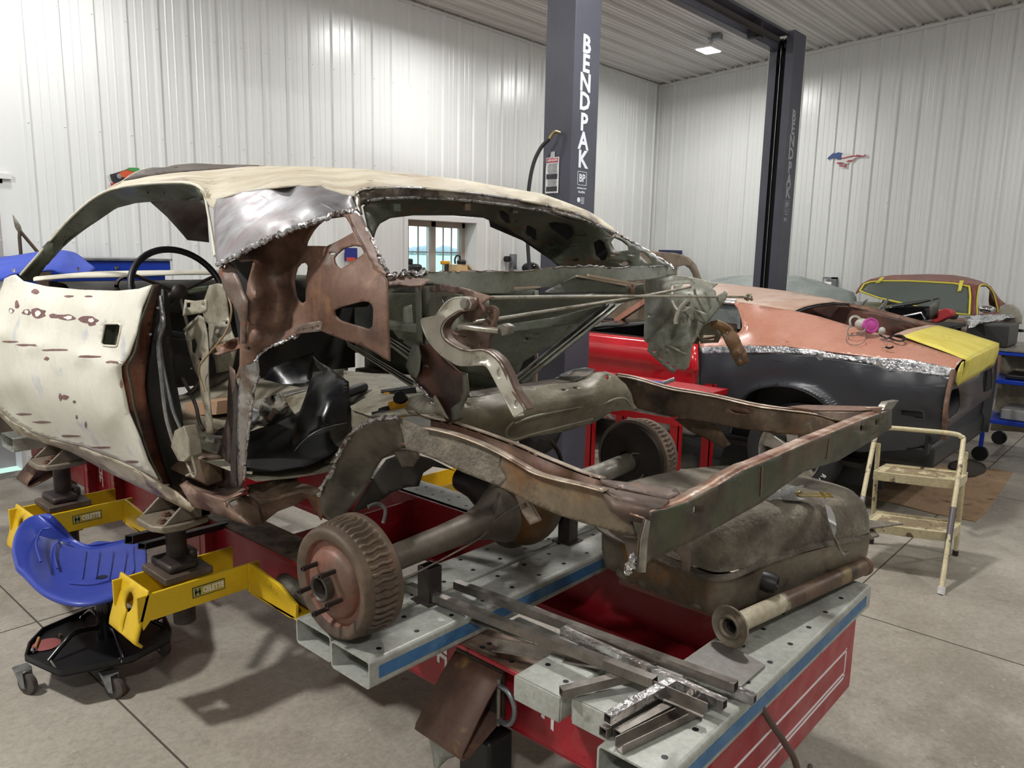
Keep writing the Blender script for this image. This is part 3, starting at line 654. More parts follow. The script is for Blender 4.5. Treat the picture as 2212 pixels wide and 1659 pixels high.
# left rail: web a little inboard of the flange edge
m = M()
def cprof(xe, xw, xb, y0, y1):   # flange edge, web, back flange edge
    m.box((min(xe, xb), y0, .486), (max(xe, xb), y1, .499)); m.box((xw-.006, y0, .285), (xw+.006, y1, .486)); m.box((min(xw, xb), y0, .272), (max(xw, xb), y1, .286))
cprof(1.43, 1.495, 1.585, .70, 5.35); m.build('rail', RED, bench, bevel=.002)
m = M(); cprof(2.39, 2.25, 2.23, .72, 5.35); m.box((2.14, .72, .266), (2.25, 5.35, .289)); m.box((2.24, .72, .486), (2.42, 5.35, .499)); m.build('rail', RED, bench, bevel=.002)
m = M(); m.box((1.435, .72, .4992), (1.58, 5.34, .5012)); m.build('worn_top', RUSTTOP, bench)
m = M(); m.box((2.26, .74, .4992), (2.41, 5.34, .5012)); m.build('worn_top', GREYBEAM, bench)
m = M()
for y in [.95+.11*k for k in range(40)]:
    for x in (1.462, 1.49+.02*((int(y*100)//11) % 2)): m.cyl((x, y, .5008), (x, y, .5018), .0085, 10)
    for x in (2.30, 2.36): m.cyl((x, y+.03, .5008), (x, y+.03, .5018), .0085, 10)
m.build('bolt_holes', BLACK, bench)
m = M()
for y in (.62+.11, 2.6, 3.75, 5.3): m.box((1.5, y-.05, .29), (2.25, y+.05, .302)); m.box((1.5, y-.006, .3), (2.25, y+.006, .47))
m.build('cross_member', RED, bench, split=True)
m = M()
for y in (3.02, 3.95, 4.3): m.box((1.43, y-.006, .285), (1.495, y+.006, .486)); m.box((1.432, y-.05, .286), (1.438, y, .486))
m.build('side_gusset', RED, bench, split=True)
m = M()
for y in (3.0, 3.93, 4.28):
    for z in (.33, .44): m.cyl((1.432, y-.03, z), (1.428, y-.03, z), .012, 12)
m.build('gusset_bolt', mat('pink_bolt', '#a5615a', .5), bench, split=True)
m = M()   # white maker marks on the web
def jmark(y, s_=1.0, zc=.395):
    def P_(a, b): return (1.4885, y-a*s_, zc+b*s_)
    for pts in ([(-.022, .048), (-.012, .048), (-.012, .026), (.012, .020), (.012, .044), (.022, .044), (.022, .004), (-.022, .012)],
                [(-.022, .006), (.022, -.002), (.022, -.056), (.012, -.052), (.012, -.014), (-.010, -.010), (-.010, -.034), (-.022, -.032)]):
        m.prism([P_(a, b) for a, b in pts], (-.001, 0, 0))
for y in (1.585, 1.17, 3.30, 4.05, 4.22): jmark(y)
m.build('maker_mark', WHITE, bench, split=True)
m = M(); m.box((1.45, .676, .27), (2.40, .70, .50)); m.build('end_plate', RED, bench, bevel=.003)
m = M()
for z in (.33, .345): m.box((1.55, .674, z), (2.33, .676, z+.006))
for x in (1.55, 2.324): m.box((x, .674, .33), (x+.006, .676, .43))
m.box((1.56, .674, .42), (2.33, .676, .426)); m.build('pin_stripe', WHITE, bench)
for x, y in ((1.54, .95), (2.33, .95), (1.54, 4.9), (2.33, 4.9)):
    m = M(); m.box((x-.04, y-.04, .13), (x+.04, y+.04, .275)); leg = m.build('leg', CAST, bench, bevel=.004)
    m = M(); m.cyl((x-.025, y, .07), (x+.025, y, .07), .07, 24); m.build('caster_wheel', BLACK, leg)
    m = M(); m.box((x-.035, y-.03, .06), (x-.03, y+.03, .14)); m.box((x+.03, y-.03, .06), (x+.035, y+.03, .14)); m.build('caster_fork', GALV, leg)
m = M(); m.tube([(2.205, .80, .455), (2.205, 1.42, .455)], .014, 12); m.build('roller_bar', mat('pinkish', '#b98479', .5), bench)
m = M(); m.box((1.60, 1.13, .488), (1.675, 1.44, .5005)); m.box((1.60, .84, .488), (1.675, 1.0, .5005)); m.build('grey_packing_strip', GREYBEAM, bench, split=True)
# ---- hollow cross beams, light grey with a blue band
def cross_beam(x0, x1, yc, w_, z0, h, label, stripe=True, cap=False):
    t = thing('cross_beam', ((x0+x1)/2, yc, z0), label, 'cross beam', 'grey cross beams lying over the bench')
    m = M(); m.rtube((x0, yc, z0+h/2), (x1, yc, z0+h/2), w_, h, .005, (0, 0, 1), .012); m.build('beam', GREYBEAM, t)
    if stripe:
        m = M(); m.box((x0+.03, yc-w_/2-.0012, z0+h*.28), (x1-.04, yc-w_/2+.001, z0+h*.72)); m.build('blue_band', BLUEPAINT, t)
    if cap: m = M(); m.box((x0-.003, yc-w_/2+.004, z0+.002), (x0, yc+w_/2-.004, z0+h-.003)); m.build('end_cap', GREYBEAM, t, bevel=.002)
    m = M(); n = int((x1-x0)/.13)
    for k in range(n):
        x = x0+.06+k*.13
        for d in (-w_*.27, w_*.27): m.cyl((x+(.03 if d > 0 else 0), yc+d, z0+h-.0006), (x+(.03 if d > 0 else 0), yc+d, z0+h+.0006), .0075, 12)
    m.build('bolt_holes', BLACK, t); return t
Z0 = .5022
cross_beam(1.105, 2.62, 1.525, .165, Z0, .078, 'blue banded grey cross beam under the left brake drum')
cross_beam(1.115, 2.62, 1.705, .165, Z0, .078, 'grey cross beam second from the rear brake drum, mostly under the axle')
cross_beam(1.235, 2.50, .752, .165, Z0, .078, 'blue banded grey cross beam at the near end of the bench, under loose steel tubes')
cross_beam(1.35, 1.66, .915, .15, Z0, .07, 'short light grey cross beam with rounded edge, just behind the beam at the bench end', cap=True)
cross_beam(1.33, 1.62, 1.08, .15, Z0, .07, 'short light grey cross beam third from the bench end, beneath the loose tubes', stripe=False, cap=True)
cross_beam(1.20, 2.62, 4.70, .20, Z0, .078, 'grey cross beam at the far end of the bench past the front clamp', stripe=False)
# ---- yellow arms and clamp towers
LABG = mat('label_grey', '#c3c2b8', .5); LABK = mat('label_dark', '#2b3a34', .5)
def yellow_arm(dx, dy, label):
    t = thing('bench_arm', (1.15+dx, 2.5+dy, .3), label, 'bench arm', 'yellow arms on the left side of the bench')
    D = V(dx, dy, 0)
    m = M()
    m.box(V(.93, 2.41, .405)+D, V(1.315, 2.42, .492)+D); m.box(V(.93, 2.60, .405)+D, V(1.36, 2.61, .492)+D); m.box(V(.97, 2.41, .40)+D, V(1.315, 2.61, .408)+D)
    m.build('arm', YEL, t, bevel=.002)
    m = M()   # hinge plate with its pin
    ho = [(1.322, 2.415, .492), (1.322, 2.22, .47), (1.322, 2.12, .43), (1.322, 2.12, .385), (1.322, 2.16, .37), (1.322, 2.415, .385)]
    m.prism([Vector(p)+D for p in ho], (.012, 0, 0)); m.box(V(1.322, 2.12, .375)+D, V(1.40, 2.415, .387)+D); m.box(V(1.315, 2.408, .385)+D, V(1.36, 2.42, .492)+D)
    m.build('hinge_plate', YEL, t, bevel=.002)
    m = M(); m.cyl(V(1.385, 2.30, .435)+D, V(1.385, 2.0, .435)+D, .034, 24); m.build('hinge_pin', WORN, t)
    m = M()   # turned down end plate with a keyhole
    P0 = lambda u, v: V(.965-.055*v-(.02*max(0, v-.75)*-4 if v > .75 else 0), 2.625-.215*u, .505-.205*v)+D
    o = [(0, 0), (1, 0), (1, .25), (1, .5), (1, .75), (1, 1), (0, 1), (0, .75), (0, .5), (0, .25)]
    kh = [(.5+.16*math.cos(a), .33+.17*math.sin(a)) for a in [math.radians(60-i*30) for i in range(11)]]
    kh = [(.5+.16*math.sin(math.radians(20+i*32)), .33-.16*math.cos(math.radians(200+i*32))*-1) for i in range(0)] or kh
    slot = [(.53, .48), (.53, .80), (.47, .80), (.47, .48)]
    ring_ = []
    for i in range(15):
        a = math.radians(75+i*(360-30)/14+15); ring_.append((.5+.15*math.cos(a), .33+.16*math.sin(a)))
    hole = ring_+[(.525, .82), (.475, .82)][::1]
    # order the hole: circle from bottom-left round to bottom-right, then the slot
    ring_ = [(.5+.15*math.sin(math.radians(-165+i*330/14)), .33-.16*math.cos(math.radians(-165+i*330/14))) for i in range(15)]
    hole = ring_+[(.53, .82), (.47, .82)]
    q = M(); L3 = [[Vector((a, b, 0)) for a, b in o], [Vector((a, b, 0)) for a, b in hole]]
    tr = tessellate_polygon(L3); q.add(L3[0]+L3[1], [tuple(x) for x in tr]); q.subdiv(.2)
    def curl(v):
        u, w_ = v.x, v.y; x = .965-.06*w_; z = .505-.2*w_
        if w_ > .8: k = (w_-.8)/.2; x += .03*k*k; z -= -.012*k
        return V(x, 2.625-.215*u, z)+D
    m.add([curl(v) for v in q.v], q.f); e = m.build('end_plate', YEL, t, solid=.009)
    m = M(); m.prism([V(.93, 2.411, .49)+D, V(.96, 2.411, .492)+D, V(.972, 2.411, .405)+D, V(.945, 2.411, .375)+D], (0, .009, 0)); m.prism([V(.93, 2.601, .49)+D, V(.96, 2.601, .492)+D, V(.972, 2.601, .405)+D, V(.945, 2.601, .375)+D], (0, .009, 0)); m.build('end_cheek', YEL, t, split=True)
    m = M(); c = V(1.168, 2.4095, .449)+D; m.box(c+V(-.058, -.0008, -.019), c+V(.058, .0004, .019)); lb = m.build('name_plate', LABK, t)
    m = M(); m.box(c+V(-.055, -.0014, -.016), c+V(.055, -.0007, .016)); m.build('plate_face', mat('plate_yellow', '#b9a54a', .5), lb)
    m = M(); put_text(m, 'CELETTE', .026, c+V(.016, -.0015, .0), (1, 0, 0), (0, 0, 1), .0012, sx=.74); m.build('name_letters', WHITE, lb)
    m = M(); k = c+V(-.04, -.0016, 0); m.box(k+V(-.010, -.001, -.013), k+V(-.004, 0, .013)); m.box(k+V(.004, -.001, -.013), k+V(.010, 0, .013)); m.box(k+V(-.01, -.001, -.004), k+V(.01, 0, .004)); m.build('emblem', mat('emblem_green', '#35594f', .5), lb)
def clamp_tower(dx, dy, label):
    t = thing('clamp_tower', (1.1+dx, 2.52+dy, .48), label, 'clamp tower', 'sill clamp towers on the yellow arms'); D = V(dx, dy, 0)
    m = M(); m.box(V(1.03, 2.425, .4935)+D, V(1.195, 2.61, .517)+D); m.build('base_plate', CAST, t, bevel=.003)
    m = M(); m.box(V(1.055, 2.45, .517)+D, V(1.155, 2.60, .545)+D); m.box(V(1.16, 2.52, .517)+D, V(1.19, 2.60, .556)+D); m.build('foot_block', DKSTEEL, t, bevel=.01)
    m = M(); m.cyl(V(1.125, 2.545, .545)+D, V(1.125, 2.545, .675)+D, .034, 24); m.build('column', DKSTEEL, t)
    m = M(); m.box(V(1.09, 2.47, .375)+D, V(1.17, 2.56, .40)+D); m.cyl(V(1.125, 2.51, .31)+D, V(1.125, 2.51, .385)+D, .037, 24); m.build('lower_nut', DKSTEEL, t, bevel=.003)
    hp = [(1.01, 2.47), (1.03, 2.43), (1.10, 2.41), (1.19, 2.43), (1.20, 2.60), (1.06, 2.62), (1.01, 2.58)]
    m = M(); m.prism([V(a, b, .675)+D for a, b in hp], (0, 0, .022)); hd = m.build('clamp_plate', mat('clamp_tan', '#857a6a', .55, .2, (('#6d6254', 5, .45, .65), ('#9a5f4b', 14, .62, .72)), bump=.04), t, bevel=.005)
    m = M()
    for y in (2.435, 2.595): m.prism([V(1.04, y, .697)+D, V(1.20, y, .697)+D, V(1.20, y, .80)+D, V(1.16, y, .80)+D], (0, .012, 0))
    m.box(V(1.165, 2.435, .697)+D, V(1.20, 2.607, .81)+D); m.build('gusset', MATS['clamp_tan'], hd, bevel=.003)
    for p in ((1.05, 2.47), (1.09, 2.53)):
        m = M(); m.lathe([(.016, 0), (.016, .008), (.01, .008), (.01, .014), (.0, .014)], V(p[0], p[1], .697)+D, (0, 0, 1), 6); m.build('bolt', RUST, hd)
    m = M(); m.cyl(V(1.15, 2.52, .76)+D, V(1.13, 2.52, .76)+D, .018, 6); m.build('jaw_bolt', RUST, hd)
    m = M(); m.box(V(1.205, 2.45, .70)+D, V(1.235, 2.60, .84)+D); m.build('jaw', BLACK, t, bevel=.004)
yellow_arm(0, 0, 'nearer yellow arm of the red bench, reaching out over the rolling stool')
yellow_arm(-.02, 1.035, 'farther yellow arm of the red bench, behind the blue stool seat')
clamp_tower(0, 0, 'nearer sill clamp tower, standing on the nearer yellow arm')
clamp_tower(-.02, 1.035, 'farther sill clamp tower, standing on the farther yellow arm')
# far side arm glimpsed through the floor of the car
t = thing('bench_arm', (2.75, 2.7, .3), 'yellow arm on the far side of the bench, glimpsed beyond the axle', 'bench arm', 'yellow arm on the right side of the bench')
m = M(); m.box((2.42, 2.6, .405), (2.95, 2.61, .492)); m.box((2.42, 2.8, .405), (2.95, 2.81, .492)); m.box((2.42, 2.6, .4), (2.9, 2.81, .408)); m.build('arm', YEL, t, bevel=.002)
# dark square bars lying across the bench under the sill
t = thing('steel_bars', (1.3, 2.75, .56), 'pair of black steel bars lying across the bench under the door sill', 'steel bar')
m = M(); m.rtube(S(278, 1166, X=1.02), S(500, 1110, X=1.62), .03, .03, .003); m.build('bar', BLACK, t)
m = M(); m.rtube(S(306, 1180, X=1.02), S(540, 1120, X=1.62), .03, .022, .003); m.build('bar', BLACK, t)
# ---- hanging tow brackets
BRK = mat('bracket_brown', '#6d5347', .5, .15, (('#7b6152', 3, .45, .62), ('#a98a58', 9, .62, .72), ('#57423a', 6, .55, .68)), rvar=.08)
def wedge(dy, label, dx=0):
    t = thing('hanging_bracket', (1.4, 1.45+dy, .25), label, 'bracket', 'bent plate brackets hanging off the left rail')
    y1, y0 = 1.50, 1.31
    prof = cr([V(1.462+dx, 0, .452), V(1.40+dx, 0, .40), V(1.335+dx, 0, .325), V(1.305+dx, 0, .290)], 2)+cr([V(1.30+dx, 0, .275), V(1.31+dx, 0, .262), V(1.335+dx, 0, .262)], 2)+[V(1.40+dx, 0, .285), V(1.475+dx, 0, .318)]
    m = M(); m.grid([[V(p.x, y0+dy, p.z) for p in prof], [V(p.x+.004, y1+dy, p.z) for p in prof]]); m.build('bent_plate', BRK, t, solid=.007)
    m = M(); m.box((1.462+dx, y0+dy, .30), (1.476+dx, y1+dy, .46)); m.build('back_plate', DKSTEEL, t, bevel=.003)
    if dy == 0:
        m = M(); c = V(1.445, 1.295, .375)
        m.tube(cr([c+V(0, .015, .05), c+V(0, -.02, .045), c+V(0, -.042, .015), c+V(0, -.042, -.02), c+V(0, -.022, -.05), c+V(0, .015, -.055)], 5), .0085, 12); sh = m.build('shackle', GALV, t)
        m = M(); m.cyl(c+V(0, .015, -.07), c+V(0, .015, .07), .006, 10); m.build('pin', WORN, t)
wedge(0, 'brown bent plate bracket with a grey shackle, hanging below the near end of the bench')
wedge(3.42, 'brown bent plate bracket hanging at the far end of the bench', -.02)
# rag and hose below the bracket
t = thing('rag', (1.42, 1.42, 0), 'pale grey rag draped below the brown hanging bracket', 'rag')
m = M(); m.patch([[S(926, 1588, X=1.42), S(955, 1600, X=1.40), S(1000, 1622, X=1.43)], [S(928, 1605, X=1.40), S(962, 1612, X=1.37), S(985, 1634, X=1.40)], [S(934, 1630, X=1.41), S(955, 1628, X=1.37), S(968, 1640, X=1.4)], [S(938, 1665, X=1.42), S(945, 1662, X=1.40), S(952, 1655, X=1.42)]], 4, 4); m.build('cloth', mat('rag_grey', '#b3b7b0', .85, 0, (('#9ca19a', 9, .45, .6),), bump=.2, bscale=30), t, solid=.003)
m = M(); m.box((1.40, 1.30, .02), (1.50, 1.42, .27)); m.cyl((1.44, 1.42, .05), (1.44, 1.30, .05), .05, 20); m.build('caster', BLACK, t, bevel=.01)
# ================================================================ rear axle
ax = thing('rear_axle', (1.85, 1.62, .58), 'rusty rear axle with finned brake drums lying across the bench behind the car', 'axle')
AXD = (V(2.62, 1.635, .79)-V(1.09, 1.60, .742)).normalized(); A0 = V(1.085, 1.595, .742)
DRUM = mat('drum_brown', '#5f5043', .62, .15, (('#72604f', 6, .45, .62), ('#7b5a44', 9, .58, .7), ('#4b3f36', 4, .5, .68)), bump=.06, bscale=60)
def drum(o, d, face):
    n = 192; rows = []
    prof = [(.118, .018), (.138, .010), (.146, .012), (.151, .022), (.151, .040)]
    m = M(); u = d.orthogonal().normalized(); u = (V(0, 0, 1)-V(0, 0, 1).dot(d)*d).normalized(); w_ = d.cross(u)
    def pt(r, a, h): return o+d*h+(u*math.cos(a)+w_*math.sin(a))*r
    hs = [.040, .046, .056, .068, .080, .092, .102, .108]; R0 = [.151, .152, .153, .154, .155, .156, .158, .160]
    for i in range(n):
        a = 2*math.pi*i/n; rows.append([pt(r, a, h) for r, h in prof]+[pt(R0[k]+(.0045*(1 if i % 4 < 2 else -1) if 0 < k < 7 else 0), a+(.016*math.sin(k*1.7+i*.15) if 0 < k < 7 else 0), hs[k]) for k in range(8)]+[pt(.162, a, .112), pt(.162, a, .124), pt(.150, a, .128)])
    rows.append(rows[0]); m.grid(rows); dr = m.build('brake_drum', DRUM, ax, smooth=50)
    if face:
        m = M(); m.lathe([(.118, .018), (.112, .030), (.098, .030), (.094, .020), (.088, .012), (.070, .004), (.060, .0), (.036, .0)], o, d, 64, cap=False); m.build('drum_face', mat('drum_face_red', '#7d5345', .5, .15, (('#9a5148', 3.5, .5, .62), ('#66564a', 5, .48, .62), ('#b0643f', 9, .62, .7)), bump=.05), dr)
        m = M(); m.lathe([(.036, .0), (.036, -.022), (.031, -.024), (.027, -.02), (.026, .03), (0, .03)], o, d, 28, cap=False); m.build('hub', mat('hub_dark', '#4f4843', .45, .4), dr)
        for k in range(5):
            a = 2*math.pi*k/5+.62; c = pt(.063, a, 0); m = M(); m.lathe([(.0065, .004), (.0065, -.030), (.0075, -.032), (.0075, -.044), (.0045, -.044), (.0045, -.036), (0, -.036)], c, d, 12, cap=False); m.build('wheel_stud', DKSTEEL, dr)
    return dr
drum(A0, AXD, True)
B0 = V(2.70, 1.637, .795); drum(B0, -AXD, True)
for o, d in ((A0, AXD), (B0, -AXD)):
    m = M(); m.lathe([(.0, .125), (.150, .125), (.152, .132), (.142, .140), (.10, .136), (.075, .146), (.05, .150), (.042, .165)], o, d, 48, cap=False); m.build('backing_plate', mat('plate_black', '#2a2421', .5, .2, (('#3d322b', 6, .5, .7),)), ax)
L_ = (B0-A0).length
def axp(s, dz=0, dy=0): return A0+AXD*s+V(0, dy, dz)
m = M(); m.sweep([(math.cos(a)*.042, math.sin(a)*.042) for a in [2*math.pi*i/24 for i in range(24)]], [axp(s) for s in (.14, .19, .22, .42, .55, .62, .68)], (0, 0, 1), scale=[1.05, 1.0, .9, .95, 1.1, 1.5, 2.2]); m.build('axle_tube', mat('axle_grey', '#5f564b', .55, .25, (('#74695b', 5, .45, .62), ('#7a4f33', 6, .55, .66)), rvar=.1), ax)
m = M(); m.sweep([(math.cos(a)*.042, math.sin(a)*.042) for a in [2*math.pi*i/24 for i in range(24)]], [axp(s) for s in (1.0, 1.08, 1.16, 1.28, 1.46, 1.53)], (0, 0, 1), scale=[2.0, 1.3, 1.0, .9, .9, 1.0]); m.build('axle_tube', WORN, ax)
c = axp(.84)
m = M(); m.ball(c, .150, (1.0, .62, .98), 20); m.build('differential_cover', mat('diff_rust', '#54402c', .5, .3, (('#6d4b27', 4, .45, .62), ('#463a2e', 7, .5, .68)), rvar=.1), ax)
m = M(); m.lathe([(.155, -.012), (.172, -.006), (.172, .006), (.155, .012)], c+V(0, .05, 0), (0, 1, 0), 40); m.build('housing_flange', mat('axle_grey', ''), ax)
m = M(); m.sweep([(math.cos(a)*.10, math.sin(a)*.10) for a in [2*math.pi*i/20 for i in range(20)]], [c+V(0, .06, 0), c+V(0, .16, 0), c+V(0, .26, .01), c+V(0, .34, .01)], (0, 0, 1), scale=[1.3, 1.0, .6, .45]); m.build('pinion_nose', BLACK, ax)
m = M(); m.tube(cr([axp(.18, -.055, -.03), axp(.21, -.035, -.045), axp(.25, -.052, -.035), axp(.45, -.04, -.035), axp(.55, -.02, -.045), axp(.60, .02, -.055), axp(.68, .06, -.09)], 5), .0028, 8); m.build('brake_line', WORN, ax)
m = M(); m.tube(cr([axp(1.40, .03, -.05), axp(1.44, .045, -.03), axp(1.50, .02, -.06), axp(1.47, -.05, -.06), axp(1.40, -.06, -.04)], 5), .003, 8); m.build('brake_line', WORN, ax)
m = M(); m.prism([axp(.60, .035, -.05), axp(.625, .10, -.05), axp(.645, .035, -.05)], (0, .012, 0)); m.build('spring_tab', WORN, ax)
m = M(); m.tube(cr([S(795, 1095, X=1.42), S(815, 1088, X=1.45), S(832, 1100, X=1.47), S(828, 1130, X=1.46)], 5), .006, 8); m.build('brake_hose', mat('hose_grey', '#6d6c66', .6), ax)
for x in (1.45, 2.12):
    t = thing('square_post', (x, 1.60, .58), 'short dark square steel post propping the axle tube, '+('beside the left brake drum' if x < 2 else 'beyond the differential'), 'steel post', 'steel posts under the axle')
    m = M(); m.rtube((x, 1.60, .582), (x, 1.60, .688 if x < 2 else .70), .05, .05, .004, (0, 1, 0)); m.build('post', DKSTEEL, t)
    m = M(); m.box((x-.04, 1.56, .5805), (x+.04, 1.64, .584)); m.build('foot', DKSTEEL, t)
# ================================================================ loose steel stock on the bench end
STK = mat('mill_steel', '#857e77', .34, .8, (('#9a948d', 5, .45, .65), ('#655b52', 3, .55, .72)), rvar=.12, stretch=(1, 1, 1))
SHN = mat('wrapped_steel', '#c4c2c0', .2, .9, (('#8e8883', 10, .5, .65, 3),), bump=.35, bscale=50)
tubes = [
 ('long dark square tube lying nearest the red inner rail', (985, 1262, .605), (1590, 1484, .640), .024, STK),
 ('long square tube running out from behind the left brake drum', (884, 1268, .595), (1415, 1474, .628), .024, STK),
 ('shiny plastic wrapped tube between the two long tubes', (1215, 1362, .615), (1566, 1522, .612), .022, SHN),
 ('short shiny tube with open end sticking out farthest over the bench end', (1480, 1452, .596), (1631, 1511, .596), .022, SHN),
 ('short dark tube with open end lying across the second beam', (1212, 1496, .592), (1400, 1450, .605), .022, STK),
 ('wrapped short tube on top of the small stack at the left corner', (1312, 1553, .622), (1452, 1476, .622), .022, SHN),
 ('small square tube at the bottom left corner of the stack', (1302, 1582, .594), (1425, 1510, .594), .022, STK),
 ('short square tube in the middle of the left corner stack', (1333, 1588, .594), (1490, 1505, .596), .022, STK)]
for lab, a, b, w_, mt in tubes:
    t = thing('square_tube', S(a[0], a[1], Z=a[2]), lab, 'steel tube', 'loose steel tubes on the bench end')
    m = M(); m.rtube(S(a[0], a[1], Z=a[2]), S(b[0], b[1], Z=b[2]), w_, w_, .002, (0, 0, 1)); m.build('tube', mt, t)
def angle_iron(a, b, z0, z1, w_, label, mt=STK, sgn=1):
    t = thing('angle_iron', S(a[0], a[1], Z=z0), label, 'angle iron', 'loose angle irons on the bench end')
    k = sgn; m = M(); m.sweep([(0, 0), (k*w_, 0), (k*w_, .002), (k*.002, .002), (k*.002, w_), (0, w_)], [S(a[0], a[1], Z=z0), S(b[0], b[1], Z=z1)], (0, 0, 1)); m.build('bar', mt, t)
angle_iron((1405, 1488), (1527, 1540), .612, .606, .024, 'short angle iron standing on edge at the end of the long tube')
angle_iron((1328, 1612), (1530, 1512), .582, .586, .022, 'angle iron lying beside the corner stack of tubes')
angle_iron((1345, 1630), (1517, 1546), .582, .584, .020, 'thin flat strip nearest the end of the bench', sgn=-1)
angle_iron((1072, 1398), (1420, 1455), .545, .600, .026, 'dark bar with a shiny wrapped end beside the drilled flange')
angle_iron((1018, 1336), (1160, 1385), .560, .566, .022, 'pale angle strip next to the second long tube', WORN)
t = thing('steel_plate', (1.7, .78, .58), 'flat grey steel plate under the flanged pipe', 'steel plate')
m = M(); m.prism([S(*p, Z=.5825) for p in ((1473, 1432), (1547, 1380), (1653, 1440), (1592, 1494))], (0, 0, .005)); m.build('plate', mat('plate_grey', '#97938f', .4, .6, (('#85817d', 4, .45, .65),)), t)
# flanged pipe
t = thing('flanged_pipe', S(1573, 1355, Z=.64), 'cream and rust flanged pipe lying on the end beam in front of the fuel tank', 'pipe')
p0 = S(1573, 1355, Z=.643); p1 = S(1868, 1222, Z=.625); d = (p1-p0).normalized()
PIPEM = mat('pipe_cream', '#b5aa92', .45, .1, (('#c4bba5', 5, .45, .6), ('#8a7340', 5, .56, .62), ('#4f3a2c', 3.2, .55, .60), ('#3b3a38', 30, .68, .72, 4)), rvar=.1)
m = M(); LP = (p1-p0).length; m.lathe([(.026, .01), (.026, LP*.46), (.023, LP*.46), (.023, .01)], p0, d, 32, cap=False); m.build('pipe', PIPEM, t)
m = M(); m.lathe([(.0262, LP*.455), (.0262, LP), (.023, LP), (.023, LP*.455)], p0, d, 32, cap=False); m.build('rusty_pipe', mat('pipe_rust', '#5b4638', .5, .2, (('#77604c', 5, .45, .6), ('#8f7a52', 6, .56, .66), ('#3b2c25', 5, .52, .62)), rvar=.1), t)
m = M(); m.lathe([(.021, .03), (.021, .004), (.027, 0), (.033, .002), (.036, .012), (.046, .010), (.0545, .004), (.0565, .007), (.055, .011), (.046, .016), (.030, .018), (.026, .022)], p0, d, 48, cap=False); m.build('flange', mat('flange_steel', '#958a7c', .35, .6, (('#b3a794', 7, .45, .6), ('#6b5a48', 9, .55, .7)), rvar=.1), t)
m = M(); m.lathe([(.019, .02), (.012, .02), (.010, .03), (0, .03)], p0, d, 20, cap=False); m.build('bore', BLACK, t)
m = M(); m.lathe([(.026, 0), (.030, .004), (.030, .018), (.026, .022)], p1-d*.02, d, 32); m.build('collar', RUST, t)
# hose hanging from the bench end
t = thing('air_hose', (1.72, .68, .3), 'brown hose running down from the end of the bench to the floor', 'hose')
m = M(); m.tube(cr([S(1640, 1518, X=1.70), S(1665, 1560, X=1.72), S(1695, 1605, X=1.76), S(1722, 1660, X=1.82), V(1.9, .62, .12), V(2.05, .66, .012), V(2.3, .74, .012)], 6), .0085, 10); m.build('hose', mat('hose_brown', '#59463e', .55), t)
# ================================================================ rolling mechanic stool
st = thing('rolling_stool', (1.0, 2.95, 0), 'rolling mechanic stool with moulded blue seat over a black tool tray', 'stool')
SEATB = mat('seat_blue', '#3344a0', .36, 0, (('#3c4ea6', 3, .45, .65),), rvar=.05)
rows = [[(38, 1222, .435), (27, 1175, .47), (45, 1128, .505), (78, 1110, .515), (104, 1120, .51)],
        [(55, 1243, .415), (60, 1190, .445), (82, 1150, .465), (106, 1135, .475), (122, 1136, .475)],
        [(105, 1285, .385), (108, 1235, .385), (122, 1195, .395), (142, 1168, .405), (158, 1162, .41)],
        [(165, 1302, .38), (160, 1258, .37), (168, 1215, .375), (182, 1185, .38), (196, 1176, .392)],
        [(225, 1294, .38), (218, 1256, .368), (222, 1215, .37), (230, 1182, .376), (240, 1170, .39)],
        [(285, 1272, .38), (280, 1244, .37), (280, 1210, .37), (276, 1176, .376), (278, 1162, .39)],
        [(316, 1240, .375), (317, 1222, .37), (318, 1200, .37), (316, 1174, .372), (312, 1158, .38)]]
m = M(); m.patch([[S(a, b, Z=z) for a, b, z in r] for r in rows], 5, 5); m.build('seat', SEATB, st, solid=.022, off=-1, sub=1)
def C3(p): return [S(a, b, Z=z+.002) for a, b, z in p]
m = M(); m.tube(cr(C3([(88, 1214, .44), (78, 1175, .462), (90, 1146, .474), (108, 1141, .478)]), 5), .004, 8); m.tube(cr(C3([(124, 1228, .392), (118, 1195, .403), (128, 1168, .416), (150, 1172, .408)]), 5), .004, 8)
m.tube(cr(C3([(150, 1260, .374), (200, 1262, .372), (250, 1250, .371), (287, 1238, .371), (288, 1200, .371), (288, 1180, .375)]), 5), .003, 8); m.build('seat_ridges', SEATB, st)
m = M()
for k in range(4): m.tube([S(186+k*29, 1190, Z=.382), S(182+k*29, 1225, Z=.374), S(178+k*29, 1250, Z=.372)], .002, 6)
m.build('seat_ribs', SEATB, st)
m = M(); m.cyl((1.02, 2.95, .13), (1.02, 2.95, .30), .034, 20); m.cyl((1.02, 2.95, .29), (1.02, 2.95, .37), .018, 16); m.box((.93, 2.87, .350), (1.11, 3.03, .358)); m.build('pedestal', BLACKGLOSS, st)
tray = [S(a, b, Z=.125) for a, b in ((54, 1428), (62, 1400), (92, 1368), (180, 1330), (215, 1318), (355, 1335), (372, 1372), (368, 1388), (285, 1432), (140, 1462), (128, 1462))]
m = M(); m.prism(tray, (0, 0, .006)); tr_ = m.build('tray', BLACK, st)
m = M(); m.sweep([(0, 0), (.006, 0), (.006, .024), (0, .024)], tray, (0, 0, 1), closed=True); m.build('tray_rim', BLACK, tr_)
m = M()
for a in ((105, 1428), (268, 1422), (352, 1352), (178, 1335)):
    e = S(a[0], a[1], Z=.14); c0 = V(1.02, 2.95, .17); mid = (e+c0)/2+V(0, 0, .045); m.tube(cr([c0, mid, e+(c0-e)*.25+V(0, 0, .03), e], 5), .009, 10)
m.build('brace_leg', BLACKGLOSS, st, split=True)
